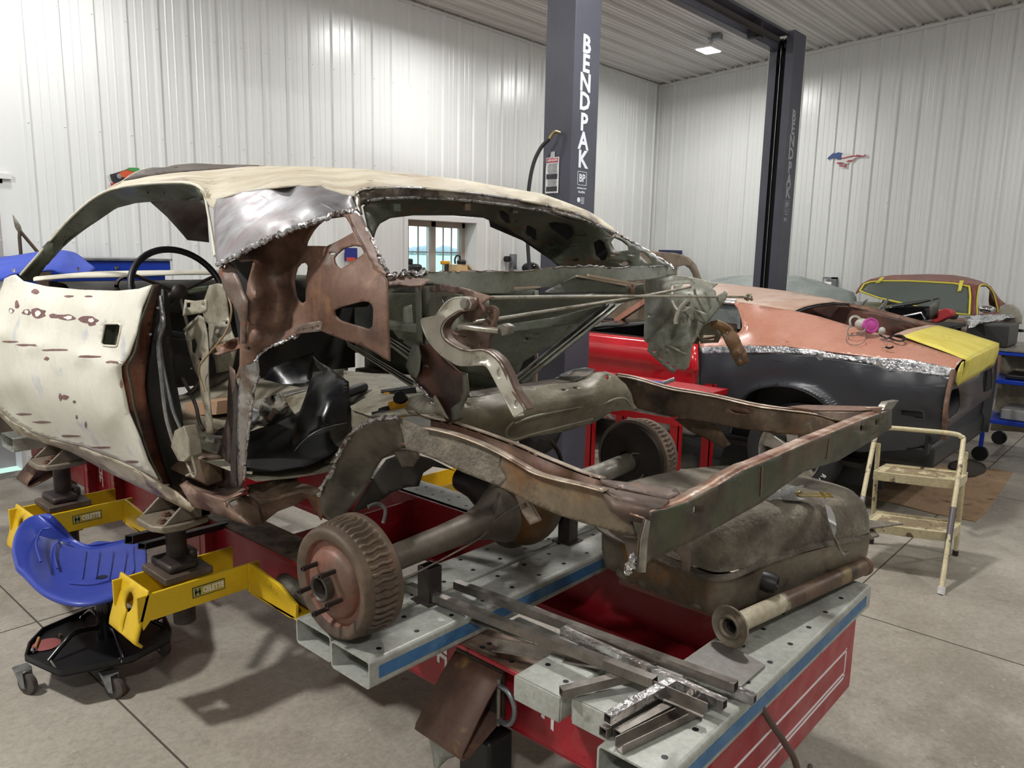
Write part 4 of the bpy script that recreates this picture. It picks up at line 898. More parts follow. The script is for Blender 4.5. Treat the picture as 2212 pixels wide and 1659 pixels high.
for a in ((72, 1408), (262, 1428), (178, 1337), (350, 1345)):
    m = M(); m.lathe([(.011, 0), (.011, .008), (.006, .014), (0, .015)], S(a[0], a[1], Z=.135), (0, 0, 1), 12); m.build('leg_nut', CHROME, st)
def caster(p, par, ang, r=.040):
    c, s_ = math.cos(ang), math.sin(ang); d = V(c, s_, 0)
    m = M(); m.lathe([(r*.45, -.010), (r*.8, -.012), (r*.97, -.009), (r, 0), (r*.97, .009), (r*.8, .012), (r*.45, .010)], p, d, 32, cap=True); w_ = m.build('caster_wheel', mat('caster_tread', '#4f4844', .6), par)
    m = M(); f = V(-s_, c, 0)
    for k in (-1, 1): m.prism([p+d*.018*k+V(0, 0, -.012)-f*.006, p+d*.018*k+f*.012+V(0, 0, -.012), p+d*.018*k+f*.045+V(0, 0, .055), p+d*.018*k+V(0, 0, .055)], d*.0025)
    m.box(p+f*.022+V(-.025, -.025, .052), p+f*.022+V(.025, .025, .058)); m.build('caster_fork', GALV, par)
for a, an in (((60, 1476), .4), ((248, 1485), .5), ((352, 1395), .2), ((182, 1370), .9)): p = S(a[0], a[1], Z=.040); caster(V(p.x, p.y, .040), st, an)
for nm, a, b, r, mt, lab in (('wooden_stick', (76, 1400), (84, 1378), .006, mat('wood_tan', '#9a7247', .6), 'small wooden handled tool in the stool tray'), ('punch', (108, 1425), (122, 1446), .004, WORN, 'small steel punch lying on the tray edge')):
    m = M(); m.tube([S(a[0], a[1], Z=.142), S(b[0], b[1], Z=.142)], r, 8); tag(m.build(nm, mt), lab, 'hand tool')
m = M(); m.lathe([(.0, .002), (.045, .002), (.048, .0), (.045, -.001)], S(100, 1392, Z=.135), (0, 0, 1), 32); tag(m.build('sanding_disc', mat('disc_red', '#8a4a48', .8)), 'worn red sanding disc lying in the stool tray', 'sanding disc')
m = M(); m.cyl(S(130, 1376, Z=.133), S(130, 1376, Z=.133)+V(0, 0, .012), .006, 8); tag(m.build('brass_fitting', mat('brass', '')), 'tiny brass fitting standing in the stool tray', 'fitting')
# ================================================================ stripped coupe body shell on the bench
car = thing('stripped_coupe', (1.85, 2.4, .8), 'stripped cream and rust coupe body shell with rear quarters cut away, clamped on the bench', 'car')
ROOFC = mat('roof_cream', '#b8ad96', .62, 0, (('#cbc3ae', 4, .42, .6), ('#9c8977', 3, .55, .68), ('#8d807c', 9, .6, .72), ('#6f5a5a', 25, .70, .74, 4)), bump=.02, rvar=.08)
DOORC = mat('door_cream', '#dfdccf', .5, 0, (('#d3d0c0', 2.5, .45, .6), ('#b9bcc4', 6, .60, .72, 8), ('#6a444a', 16, .735, .76, 5)), rvar=.1)
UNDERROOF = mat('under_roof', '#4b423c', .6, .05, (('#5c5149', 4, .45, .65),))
PILLAR = mat('pillar_olive', '#4f5545', .42, .05, (('#5d6353', 4, .45, .6), ('#35352e', 7, .58, .66), ('#3a2e2a', 14, .64, .72)), rvar=.08)
LEAD = mat('ground_lead', '#8d8b8f', .42, .55, (('#85787a', 3, .48, .6, 4, .2), ('#a5a5a9', 9, .5, .62, 8, .7), ('#6a696d', 7, .58, .7, 8, .6)), bump=.12, bscale=24, rvar=.12)
JAMB = mat('jamb_rust', '#633828', .45, .2, (('#7a4a34', 5, .45, .6), ('#3b2a26', 5, .52, .66)), rvar=.1)
SHADE = mat('shade', '#1e1b18', .7, 0, (('#2d2721', 6, .5, .65),))  # near-black tone: shade painted on hollow spaces, also dark dash and firewall
TANIN = mat('inner_tan', '#8a8271', .5, .05, (('#9a9382', 5, .45, .6), ('#5b4a3a', 8, .58, .68), ('#6f6a5c', 12, .55, .7)), rvar=.1)
def part(name, mt, out, holes=(), extra=(), ax='X', L=16, sm=0, d=None, solid=.003, par=None, fn=None, off=-1, bevel=0):
    m = M(); sheet(m, out, holes, extra, ax, L, sm, d, fn); return m.build(name, mt, par or car, solid=solid, off=off, bevel=bevel)
# ---- door
dx_extra = [(-60, 708, .93), (0, 722, .917), (76, 745, .914), (180, 768, .914), (256, 788, .918), (0, 704, .934), (76, 727, .932), (180, 750, .932), (250, 768, .935), (0, 742, .923), (76, 765, .920), (180, 790, .920), (60, 640, .965), (180, 655, .96), (290, 655, .97), (100, 860, .93), (240, 900, .94), (20, 830, .925)]
dout = [(-160, 618, 1.03), (-60, 612, 1.02), (0, 606, 1.015), (24, 595, 1.01), (33, 593, 1.01), (50.6, 607, 1.01), (101, 618.6, 1.0), (177, 626, .995), (253, 628, .99), (299, 624, .985), (327, 615, .985),
        (318, 636, .975), (306, 664, .965), (293, 724, .94), (278, 765, .93), (261, 793, .925), (262, 815, .93), (266, 833, .935), (278, 891, .955), (301, 947, .975), (318, 995, 1.0), (340, 1034, 1.03),
        (300, 1014, 1.03), (253, 992, 1.025), (177, 964, 1.015), (114, 949, 1.01), (60, 929, 1.01), (30, 912, 1.01), (0, 886, 1.01), (-60, 860, 1.01), (-160, 820, 1.02)]
handle = [(229, 699), (256, 699), (261.5, 703), (260, 716), (254, 745), (250, 748), (223, 746), (219, 742), (221, 728), (226, 702)]
door = part('door', DOORC, dout, [handle], dx_extra, L=15, solid=.004)
m = M(); fd = tps([p for p in dout+dx_extra if len(p) > 2])
rimp = [S(a, b, X=fd(a, b)-.001) for a, b in handle]; m.tube(rimp+[rimp[0]], .0035, 6); m.build('handle_recess_rim', CREAM, door)
m = M(); inn = [S(a, b, X=fd(a, b)+.002)+V(.03, 0, 0) for a, b in handle]; m.grid([[S(a, b, X=fd(a, b)+.002) for a, b in handle+[handle[0]]], inn+[inn[0]]]); m.prism(inn, (.002, 0, 0)); m.box(S(232, 742, X=.99)+V(0, -.02, 0), S(250, 712, X=.99)+V(.004, 0, 0)); m.build('handle_recess', OLIVE, door)
def door_spot(out, mt, name='primer_spot', lift=.0012):
    m = M(); q = [Vector((a, b, 0)) for a, b in out]; q = cr(q, 3, True); c = sum(q, Vector())/len(q)
    ring0 = [S(p.x, p.y, X=fd(p.x, p.y)-lift) for p in q]; cc = S(c.x, c.y, X=fd(c.x, c.y)-lift); n = len(ring0)
    mid = [S((p.x+c.x)/2, (p.y+c.y)/2, X=fd((p.x+c.x)/2, (p.y+c.y)/2)-lift) for p in q]
    m.add(ring0+mid+[cc], [(i, (i+1) % n, n+(i+1) % n, n+i) for i in range(n)]+[(n+i, n+(i+1) % n, 2*n) for i in range(n)]); m.build(name, mt, door)
SPOT = mat('spot_brown', '#75504e', .5, 0, (('#8a6462', 25, .5, .65),)); SPW = mat('spot_white', '#e6e1dc', .5)
rr = random.Random(11)
def blob(cx, cy, rx, ry, n=11): return [(cx+rx*(1+rr.uniform(-.25, .25))*math.cos(2*math.pi*i/n), cy+ry*(1+rr.uniform(-.25, .25))*math.sin(2*math.pi*i/n)) for i in range(n)]
for cx, cy, rx, ry in ((36, 658, 5, 8), (25, 671, 6, 5), (57, 674, 9, 6), (82, 677, 17, 10), (117, 683, 12, 5), (142, 685, 22, 6), (190, 691, 22, 8), (197, 695, 10, 8)): door_spot(blob(cx, cy, rx, ry), SPOT)
for cx, cy, rx, ry in ((24, 672, 3, 4), (57, 674, 4, 4), (81, 677, 6, 6), (147, 686, 9, 4), (197, 692, 6, 5)): door_spot(blob(cx, cy, rx, ry), SPW, 'filler_spot', .0024)
for cx, cy, rx, ry in ((76, 630, 8, 5), (100, 775, 5, 4), (140, 858, 7, 5), (160, 868, 3, 3), (165, 901, 2, 5), (185, 918, 2, 7), (130, 858, 3, 8), (55, 745, 22, 2.2), (120, 756, 28, 2.0), (190, 770, 25, 2.2), (240, 782, 14, 2.5), (20, 738, 16, 2), (150, 640, 10, 2.5), (190, 640, 8, 2), (262, 830, 3, 9), (90, 912, 20, 2.5), (150, 942, 22, 2.5), (220, 967, 20, 2.5), (285, 998, 14, 3), (50, 895, 16, 2.5)): door_spot(blob(cx, cy, rx, ry), SPOT)
# door shut face and inner edge
part('door_jamb', JAMB, [(327, 615, .99), (341, 614, 1.02), (337, 640, 1.02), (331, 668, 1.015), (323, 732, 1.0), (316, 782, .985), (313, 833, .985), (318, 871, 1.0), (328, 909, 1.03), (341, 960, 1.05), (352, 1000, 1.08), (368, 1046, 1.11), (352, 1046, 1.06), (340, 1034, 1.035), (318, 995, 1.005), (301, 947, .98), (278, 891, .96), (266, 833, .94), (261, 800, .932), (262, 792, .93), (278, 765, .935), (293, 724, .945), (306, 664, .97), (318, 636, .98)], par=door, solid=.003)
m = M(); m.tube(cr([S(a, b, X=x) for a, b, x in ((333, 617, .985), (318, 660, .972), (303, 701, .955), (293, 757, .94), (276, 792, .938), (283, 833, .945), (292, 884, .965), (306, 934, .985), (323, 985, 1.01), (350, 1040, 1.05))], 4), .0035, 6); m.build('jamb_flange', OLIVE, door)
part('door_inner', SHADE, [(341, 614, 1.03), (352, 616, 1.06), (362, 640, 1.07), (372, 720, 1.07), (380, 820, 1.08), (395, 900, 1.09), (400, 980, 1.10), (392, 1040, 1.13), (370, 1052, 1.12), (352, 1000, 1.09), (341, 960, 1.06), (328, 909, 1.04), (318, 871, 1.01), (313, 833, .995), (316, 782, .995), (323, 732, 1.01), (331, 668, 1.025), (337, 640, 1.03)], par=door, solid=.003)  # dark sheet painted as the unlit space inside the door
m = M()
for z in ((347, 665), (331, 722), (321, 780), (317, 810)): m.cyl(S(z[0]-6, z[1], X=.995), S(z[0]-6, z[1], X=.985), .004, 8)
m.build('jamb_bolts', GALV, door)
m = M(); m.tube(cr([S(a, b, X=x) for a, b, x in ((346, 640, 1.02), (352, 700, 1.01), (343, 740, 1.0), (350, 820, 1.0), (360, 900, 1.01), (377, 960, 1.03))], 5), .0075, 8); m.build('window_channel', BARE, door)
m = M(); m.tube(cr([S(a, b, X=x) for a, b, x in ((350, 625, 1.03), (349, 690, 1.02), (343, 718, 1.01), (352, 790, 1.01), (372, 880, 1.02), (392, 930, 1.04))], 5), .0055, 8); m.build('window_channel', GALV, door)
m = M(); m.prism(T([(376, 930), (396, 920), (406, 950), (410, 985), (398, 998), (384, 996), (368, 965)], X=1.02), (.04, 0, 0)); m.build('latch_box', TANIN, door, bevel=.004)
m = M(); m.tube(cr([S(400, 990, X=1.04), S(408, 1010, X=1.03), S(418, 1030, X=1.03), S(424, 1022, X=1.03), S(416, 990, X=1.03), S(410, 965, X=1.03), S(404, 950, X=1.03)], 4), .004, 8); m.cyl(S(402, 1028, X=1.03), S(422, 1020, X=1.05), .004, 8); m.build('latch_rod', TANIN, door)
# rocker under the door and its rusty rear end
part('rocker_panel', mat('rocker_cream', '#b7ad98', .5, 0, (('#9d8f7b', 5, .45, .6), ('#6d5347', 9, .56, .66), ('#cdc8ba', 12, .6, .7)), rvar=.1),
     [(-160, 822, 1.02), (-60, 862, 1.012), (0, 888, 1.012), (30, 914, 1.012), (60, 931, 1.012), (114, 951, 1.012), (177, 966, 1.017), (253, 994, 1.027), (300, 1016, 1.032), (352, 1046, 1.06), (380, 1062, 1.07), (420, 1098, 1.07), (412, 1106, 1.10), (375, 1088, 1.09), (304, 1054, 1.08), (240, 1024, 1.08), (152, 976, 1.07), (89, 955, 1.07), (38, 938, 1.07), (0, 900, 1.07), (-60, 885, 1.07), (-160, 845, 1.07)], L=16)
ROCKR = mat('rocker_rust', '#7b6152', .55, .2, (('#8f7768', 5, .45, .6), ('#5d4136', 6, .5, .65), ('#a08b7b', 9, .6, .72)), bump=.05)
part('rocker_rear', ROCKR, [(388, 1048, 1.05), (400, 1040, 1.07), (425, 1062, 1.05), (452, 1072, 1.05), (486, 1085, 1.05), (488, 1096, 1.05), (520, 1118, 1.05), (541, 1136, 1.06), (500, 1122, 1.07), (452, 1104, 1.08), (415, 1095, 1.07)], L=14)
part('rocker_top', ROCKR, [(400, 1040, 1.07), (420, 1042, 1.2), (470, 1050, 1.25), (520, 1046, 1.2), (535, 1062, 1.12), (486, 1084, 1.05), (452, 1071, 1.05), (425, 1061, 1.05)], L=14)
part('rocker_end', RUSTMOT, [(488, 1084, 1.052), (512, 1075, 1.09), (530, 1070, 1.14), (560, 1090, 1.16), (568, 1135, 1.12), (545, 1137, 1.07), (520, 1118, 1.052), (489, 1097, 1.052)], holes=[[(496, 1086), (510, 1080), (514, 1090), (500, 1096)]], L=12)
part('floor_edge', RUSTMOT, [(532, 1048, 1.14), (600, 1035, 1.20), (640, 1025, 1.26), (642, 1040, 1.24), (700, 1056, 1.22), (688, 1072, 1.21), (650, 1062, 1.18), (610, 1075, 1.16), (560, 1092, 1.14), (536, 1068, 1.12)], L=12)
part('floor_skirt', RUST, [(536, 1068, 1.125), (610, 1074, 1.165), (650, 1062, 1.185), (688, 1072, 1.215), (698, 1100, 1.22), (693, 1124, 1.23), (664, 1076, 1.24), (640, 1090, 1.22), (600, 1105, 1.2), (578, 1122, 1.18), (566, 1133, 1.14), (548, 1100, 1.13)], L=12)
m = M(); m.lathe([(0, 0), (.10, 0), (.112, .01), (.112, .055), (.06, .07)], S(12, 925, X=1.25), (1, .15, .1), 36); m.build('front_hub', DRUM, car)
# ---- windscreen pillar running into the roof side rail
part('pillar', PILLAR, [(42, 593, 1.06), (88.6, 540, 1.12), (139, 482, 1.17), (190, 436, 1.19), (228, 413.5, 1.20), (266, 403, 1.21), (329, 396, 1.215), (392, 395, 1.22), (415, 398, 1.22), (432, 405, 1.22), (441, 425, 1.22), (446, 440, 1.23), (450, 465, 1.23), (448, 440, 1.26), (436, 431, 1.29), (405, 431, 1.30), (354, 431, 1.30), (294, 436, 1.29), (253, 446.5, 1.27), (215, 472, 1.25), (177, 497, 1.23), (134, 532.5, 1.20), (101, 570.5, 1.15), (84, 594, 1.13), (76, 607, 1.12), (50, 604, 1.08)],
     extra=[(110, 540, 1.135), (200, 450, 1.21), (300, 415, 1.235)], L=13, solid=.012, off=0)
m = M(); m.tube(cr([S(a, b, X=x) for a, b, x in ((44, 594, 1.055), (90, 541, 1.115), (140, 483, 1.165), (190, 437, 1.185), (228, 414, 1.195), (266, 403, 1.205), (329, 396, 1.21), (392, 394, 1.215), (418, 398, 1.215), (434, 407, 1.215), (443, 425, 1.215), (450, 460, 1.20), (458, 505, 1.17), (465, 553, 1.13))], 4), .0048, 8); m.build('drip_rail', CREAM, car)
m = M(); m.tube(cr([S(a, b, X=x) for a, b, x in ((101, 571, 1.15), (134, 533, 1.20), (177, 498, 1.23), (215, 472, 1.25), (253, 447, 1.27), (294, 436, 1.29), (354, 431, 1.30), (436, 431, 1.30))], 4), .004, 8); m.build('rail_flange', PILLAR, car)
for a, b in ((138, 511), (92, 550), (318, 416), (352, 416)):
    m = M(); c = S(a, b, X=1.155 if a < 200 else 1.225); m.cyl(c, c+V(.004, .002, 0), .0035, 8); m.build('screw_hole', BLACK, car)
# ---- roof skin
roof = [(228, 413, 1.20), (266, 402.5, 1.21), (329, 395.5, 1.215), (392, 394, 1.22), (418, 398, 1.22), (434, 407, 1.215), (443, 425, 1.21), (452, 444, 1.195), (461, 449, 1.18), (468, 430, 1.20), (516, 416, 1.21), (579, 406, 1.22), (642, 399.5, 1.225), (693, 401, 1.225), (718, 412, 1.22), (759, 423.5, 1.235), (765, 422, 1.28), (772, 412, 1.31),
        (785, 408, 1.33), (806, 405.5, 1.348), (860, 404, 1.44), (917, 406, 1.534), (1018, 416, 1.726), (1120, 431, 1.947), (1183, 444, 2.10), (1246, 461, 2.28), (1290, 482, 2.42), (1327, 504, 2.55),
        (1329, 496, 2.58), (1300, 474, 2.50), (1272, 456, 2.40), (1221, 436, 2.24), (1170, 418, 2.10), (1094, 405, 2.05), (1000, 388, 1.95), (893, 376, 1.95), (800, 366, 1.95), (700, 360.5, 1.95), (600, 358.5, 1.95), (540, 359, 1.93), (470, 366, 1.85), (400, 371, 1.75), (340, 377, 1.6), (300, 384, 1.48), (268, 391, 1.36), (245, 402, 1.27)]
part('roof_panel', ROOFC, roof, extra=[(500, 385, 1.50), (650, 375, 1.6), (800, 382, 1.6), (950, 395, 1.72), (1100, 418, 1.98), (400, 382, 1.45), (600, 392, 1.32), (740, 403, 1.36)], L=18, solid=.004)
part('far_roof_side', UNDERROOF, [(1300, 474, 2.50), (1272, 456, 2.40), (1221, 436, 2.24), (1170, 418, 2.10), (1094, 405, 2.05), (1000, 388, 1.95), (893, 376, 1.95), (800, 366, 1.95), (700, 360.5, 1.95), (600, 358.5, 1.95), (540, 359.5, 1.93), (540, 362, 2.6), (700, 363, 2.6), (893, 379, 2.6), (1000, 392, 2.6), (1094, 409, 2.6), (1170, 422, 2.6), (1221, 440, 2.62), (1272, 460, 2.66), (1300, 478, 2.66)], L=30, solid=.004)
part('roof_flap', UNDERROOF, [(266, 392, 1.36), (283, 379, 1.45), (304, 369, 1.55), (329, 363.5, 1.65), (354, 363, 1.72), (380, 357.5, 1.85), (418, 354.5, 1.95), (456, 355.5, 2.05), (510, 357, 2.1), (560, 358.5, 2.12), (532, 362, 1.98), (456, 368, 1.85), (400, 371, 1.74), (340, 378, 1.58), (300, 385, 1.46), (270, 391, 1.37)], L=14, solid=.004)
m = M(); m.tube(cr([S(a, b, X=x) for a, b, x in ((232, 410, 1.22), (252, 398, 1.28), (266, 391, 1.36), (283, 378.5, 1.45), (304, 368.5, 1.55), (329, 363, 1.65), (354, 362.5, 1.72), (380, 357, 1.85), (418, 354, 1.95), (456, 355, 2.05), (510, 356.5, 2.1), (570, 358, 2.12))], 4), .0035, 6); m.build('flap_edge', ROOFC, car)
part('header_gusset', UNDERROOF, [(322, 434, 1.6), (350, 429, 1.75), (438, 429, 2.3), (446, 440, 2.35), (452, 524, 2.35), (405, 518, 2.3), (360, 468, 2.0)], L=20, solid=.004)
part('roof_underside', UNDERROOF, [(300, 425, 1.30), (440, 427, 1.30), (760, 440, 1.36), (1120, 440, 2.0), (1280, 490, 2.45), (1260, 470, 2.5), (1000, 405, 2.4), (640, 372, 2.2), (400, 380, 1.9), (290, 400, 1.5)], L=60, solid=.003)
# ---- ground bare sail panel
sail = [(468, 430, 1.20), (516, 416, 1.21), (579, 406, 1.22), (642, 399.5, 1.225), (693, 401, 1.225), (718, 412, 1.22), (759, 423.5, 1.235), (766.6, 441, 1.23), (769, 454, 1.20), (764, 459, 1.17), (754, 456, 1.15), (745, 462, 1.13), (736, 460, 1.12), (718, 466, 1.09), (709, 465, 1.08), (697, 472, 1.07), (683, 475, 1.06), (672, 481, 1.055), (660, 484, 1.05), (650, 490, 1.04), (642, 492, 1.035), (628, 498, 1.02), (616, 502, 1.015), (604.6, 506, 1.01), (590, 514, 1.005), (578, 517, 1.0), (566.6, 523, 1.0), (555, 530, .995), (541, 536, .99), (528.6, 543, .99), (515, 551, .985), (502, 558, .985), (490.6, 563, .985), (480, 568, .985), (468, 574, .985), (466, 556, 1.0), (464, 520, 1.06), (462, 490, 1.11), (461.5, 449, 1.175)]
part('sail_panel', LEAD, sail, extra=[(520, 470, 1.09), (600, 450, 1.11), (680, 435, 1.13), (500, 510, 1.03), (560, 430, 1.17)], L=12, solid=.004)
m = M(); rr = random.Random(5)
ed = [(769, 454, 1.195), (754, 456, 1.145), (736, 461, 1.115), (718, 466, 1.085), (697, 472, 1.065), (672, 481, 1.05), (650, 490, 1.035), (628, 498, 1.017), (604, 506, 1.005), (578, 517, .997), (555, 530, .99), (528, 543, .985), (502, 558, .982), (480, 568, .98), (468, 574, .98)]
ep = cr([S(a, b, X=x) for a, b, x in ed], 6); m.tube([p+V(0, rr.uniform(-.003, .003), rr.uniform(-.004, .004)) for p in ep], .006, 6); m.build('cut_edge', GRIND, car)
SWIRL = mat('grinder_swirl', '#dcdcde', .18, .95)
m = M()
for cx, cy, l, an, x in ((520, 500, 60, 1.9, 1.03), (540, 480, 50, 2.1, 1.06), (585, 470, 55, 2.3, 1.08), (610, 455, 60, 2.4, 1.09), (650, 450, 70, 2.6, 1.10), (690, 440, 70, 2.75, 1.12), (490, 500, 45, 1.75, 1.03), (560, 500, 40, 2.2, 1.02), (500, 530, 40, 2.0, 1.0), (640, 470, 40, 2.6, 1.06), (575, 430, 40, 2.5, 1.16), (620, 430, 50, 2.6, 1.15)):
    f = tps(sail)
    p = []
    for k in range(6):
        t = k/5-.5; a = cx+math.cos(an)*l*t; b = cy-math.sin(an)*l*t*1.0+8*t*t; p.append(S(a, b, X=f(a, b)-.0012))
    m.sweep([(-.0022, 0), (0, .0006), (.0022, 0), (0, -.0006)], p, (-1, 0, 0), scale=[.2, .8, 1, 1, .8, .2])
m.build('grinder_marks', SWIRL, car)
# ---- rear window surround
wtop = [(765, 425, 1.27), (768, 418, 1.30), (780, 410, 1.33), (806, 406, 1.348), (860, 405, 1.44), (917, 407, 1.534), (1018, 417, 1.726), (1120, 432, 1.947), (1183, 445, 2.10), (1246, 462, 2.28), (1290, 483, 2.42), (1327, 505, 2.55)]
wbot = [(1322, 512, 2.53), (1300, 492, 2.42), (1246, 470, 2.27), (1170, 455, 2.07), (1094, 442.5, 1.89), (993, 432, 1.68), (917, 427, 1.54), (828, 429, 1.39), (790, 435, 1.33), (780, 446, 1.31), (784, 464, 1.29), (778, 462, 1.24), (768, 442, 1.25)]
part('window_channel', mat('channel_mix', '#71675f', .35, .5, (('#a69c90', 14, .5, .6, 4), ('#3f3530', 9, .5, .62)), bump=.15, bscale=80), wtop+wbot, L=14, solid=.004)
m = M(); m.tube(cr([S(a, b, X=x) for a, b, x in wtop[1:]], 3), .004, 6); m.tube(cr([S(a, b, X=x) for a, b, x in wbot[1:9]], 3), .0045, 6); m.build('channel_edge', GRIND, car)
band = [(1322, 513, 2.50), (1300, 493, 2.42), (1246, 471, 2.28), (1170, 456, 2.08), (1094, 443, 1.90), (993, 433, 1.69), (917, 428, 1.55), (828, 430, 1.40), (792, 437, 1.34), (784, 448, 1.32), (788, 466, 1.30), (793, 491, 1.30), (806, 514, 1.31), (811, 498, 1.34), (818.5, 484, 1.38), (841, 471, 1.45), (892, 463.5, 1.58), (980, 463.5, 1.78), (1044, 468.6, 1.95), (1094, 491, 2.12), (1145, 524, 2.28), (1170, 545, 2.34), (1190, 562, 2.36), (1208, 578, 2.38),
        (1282, 577, 2.42), (1340, 577, 2.42), (1418, 576, 2.42), (1446, 575, 2.42), (1400, 545, 2.46), (1360, 525, 2.50), (1329, 506, 2.54)]
H = [[(1077, 453), (1087, 453), (1098, 462), (1102, 480), (1094, 481), (1082, 470)], [(1137.5, 486), (1145, 486), (1158, 495), (1159, 517), (1152, 518), (1136, 504)], [(1184, 480), (1200, 478), (1221, 481), (1236, 489), (1240, 507), (1227, 519), (1210, 508), (1190, 493)],
     [(1282, 523), (1294, 516), (1304.6, 523.5), (1313.4, 549), (1309.6, 561.5), (1299.5, 564), (1287, 551)], [(1319, 524), (1327, 514), (1342.5, 521), (1357, 533), (1358, 542), (1335, 545), (1327, 540)], [(1382, 546), (1390.6, 547), (1404, 559), (1410, 571), (1400, 570), (1387, 557.7)], ring((1369, 552), 3, 8), ring((1189, 526), 3.2, 8, ry=3), ring((1112, 476), 2.6, 8), ring((1198, 540), 2, 8), (ring((1350, 570), 8, 10, ry=5))]
part('rear_window_frame', mat('olive_frame', '#434637', .55, .1, (('#4f5243', 4, .42, .6), ('#62452e', 5.5, .56, .66), ('#2f2f27', 8, .55, .7))), band, H, [(1200, 520, 2.38), (1250, 540, 2.40)], L=14, solid=.0035)
part('far_quarter_skin', SHADE, [(1050, 440, 2.62), (1180, 455, 2.62), (1290, 490, 2.62), (1318, 520, 2.62), (1322, 573, 2.62), (1210, 575, 2.62), (1130, 520, 2.62), (1060, 490, 2.62)], L=40)  # skin coloured dark for the shade seen through the frame holes
m = M()
for a, b in ((852, 447), (1005, 446), (1108, 452)): c = S(a, b, X=1.41 if a < 900 else (1.72 if a < 1050 else 1.95)); m.box(c+V(-.012, -.012, -.012), c+V(.012, .003, .008))
m.build('trim_clip_bracket', OLIVE, car)
rr = random.Random(8)
def jag(name, pts, r, mt=GRIND, am=.003, par=None):
    m = M(); q = cr([S(a, b, X=x) for a, b, x in pts], 7); m.tube([p+V(rr.uniform(-am, am)*.3, rr.uniform(-am, am), rr.uniform(-am, am)) for p in q], r, 6, sc=[rr.uniform(.4, 1.2) for _ in q]); return m.build(name, mt, par or car)
jag('cut_edge', [(1327, 500, 2.57), (1345, 512, 2.54), (1375, 528, 2.50), (1410, 550, 2.46), (1440, 568, 2.43), (1456, 580, 2.40)], .006)
# C pillar strut with shiny cut flange
part('quarter_strut', RUST, [(750, 463, 1.10), (766, 460, 1.14), (782, 466, 1.16), (793, 490, 1.15), (804.6, 517, 1.13), (817, 547, 1.11), (829, 572, 1.10), (840, 590, 1.09), (833, 601, 1.07), (827, 594, 1.06), (810, 580, 1.06), (790, 545, 1.07), (776, 522, 1.08), (765, 498, 1.09), (757, 478, 1.09)], L=12, solid=.004)
jag('cut_edge', [(768, 462, 1.15), (782, 484, 1.15), (796, 512, 1.135), (808, 536, 1.12), (820, 560, 1.105), (832, 582, 1.09), (842, 598, 1.08)], .0075, am=.005)
# ---- inner quarter panel
iq = [(503, 552, 1.02), (530, 540, 1.03), (560, 527, 1.05), (600, 510, 1.07), (645, 492, 1.09), (690, 474, 1.11), (720, 466, 1.12), (749, 463, 1.11), (760, 488, 1.09), (767, 502, 1.085), (777, 522, 1.08), (790, 545, 1.07), (808, 578, 1.06), (827, 593, 1.05), (834, 603, 1.045), (836, 622, 1.04), (837, 680, 1.03), (839, 730, 1.03), (841, 781, 1.04), (830, 775, 1.04), (809, 761, 1.045), (779, 746, 1.055), (750, 737, 1.06), (733, 731, 1.065), (700, 718, 1.07), (690, 714, 1.07), (668, 717, 1.065), (650, 718, 1.06), (642, 726, 1.05), (622, 732, 1.05), (589, 746, 1.04), (561, 764, 1.03), (553, 776, 1.02), (530, 802, 1.01), (508, 820, 1.0), (517, 790, 1.0), (518, 746, 1.0), (519, 700, 1.0), (531, 690, 1.0), (531, 644, 1.0), (534, 613, 1.0), (546, 568, 1.0), (548, 560, 1.01), (520, 566, 1.02)]
IH = [[(661, 531), (663, 522), (668, 512), (676, 498), (686, 486), (698, 476), (713, 470.5), (728, 469), (741, 467), (747, 470), (752, 478), (762, 494), (764, 501), (750, 509), (736, 517), (720, 525), (706, 531.5), (685, 531)],
      [(721, 556), (727, 548), (739, 538), (750, 533), (762, 530.5), (776, 532), (784, 537), (789, 543), (780, 552), (750, 572), (736, 581), (727, 574), (722, 564)],
      [(634, 606), (637, 592), (641, 578), (649, 569), (659, 567), (664.5, 574), (664, 585), (661, 600), (660.5, 625), (660, 650), (652.6, 656), (645, 650), (639, 641), (636, 625)],
      [(721, 671), (735, 664), (760, 657), (782, 651), (795, 652), (803, 658), (806, 670), (805.5, 690), (804, 705), (796, 711.5), (780, 707), (755, 700), (734, 693), (723, 683)],
      ring((717, 547.5), 7, 10, ry=3), ring((537, 753), 4.5, 10), ring((638, 716), 3, 8)]
part('inner_quarter', RUST, iq, IH, [(600, 560, 1.085), (600, 640, 1.085), (600, 700, 1.075), (575, 600, 1.055), (625, 600, 1.085), (572, 700, 1.04), (552, 640, 1.0), (548, 740, 1.0), (720, 620, 1.045), (790, 625, 1.035), (790, 735, 1.04), (790, 595, 1.05), (690, 660, 1.06), (645, 690, 1.075), (560, 720, 1.01), (700, 565, 1.07)], L=10, solid=.004)
RUSTG = mat('pillar_grey_rust', '#6c5a50', .5, .3, (('#7d6a5e', 5, .45, .6), ('#4d403b', 5, .5, .64), ('#8a5a3c', 9, .62, .7)), rvar=.1)
part('lock_pillar', RUSTG, [(473, 578, .99), (495, 565, 1.0), (503, 572, 1.0), (512, 590, 1.0), (521, 612, .995), (526, 628, .995), (535, 649, .99), (532, 700, .99), (528.6, 742, .99), (521, 742.5, .99), (521, 707, .985), (513, 677, .98), (502, 655, .98), (490.6, 639, .98), (482, 622, .98), (478, 606, .98), (473, 592, .985)], holes=[ring((484, 574), 3, 8, ry=5)], L=12)
part('pillar_shadow', SHADE, [(496, 566, 1.06), (600, 512, 1.12), (650, 495, 1.14), (600, 640, 1.12), (560, 760, 1.08), (520, 760, 1.06), (500, 640, 1.05)], L=30)  # dark sheet painted as the shade behind the pillar
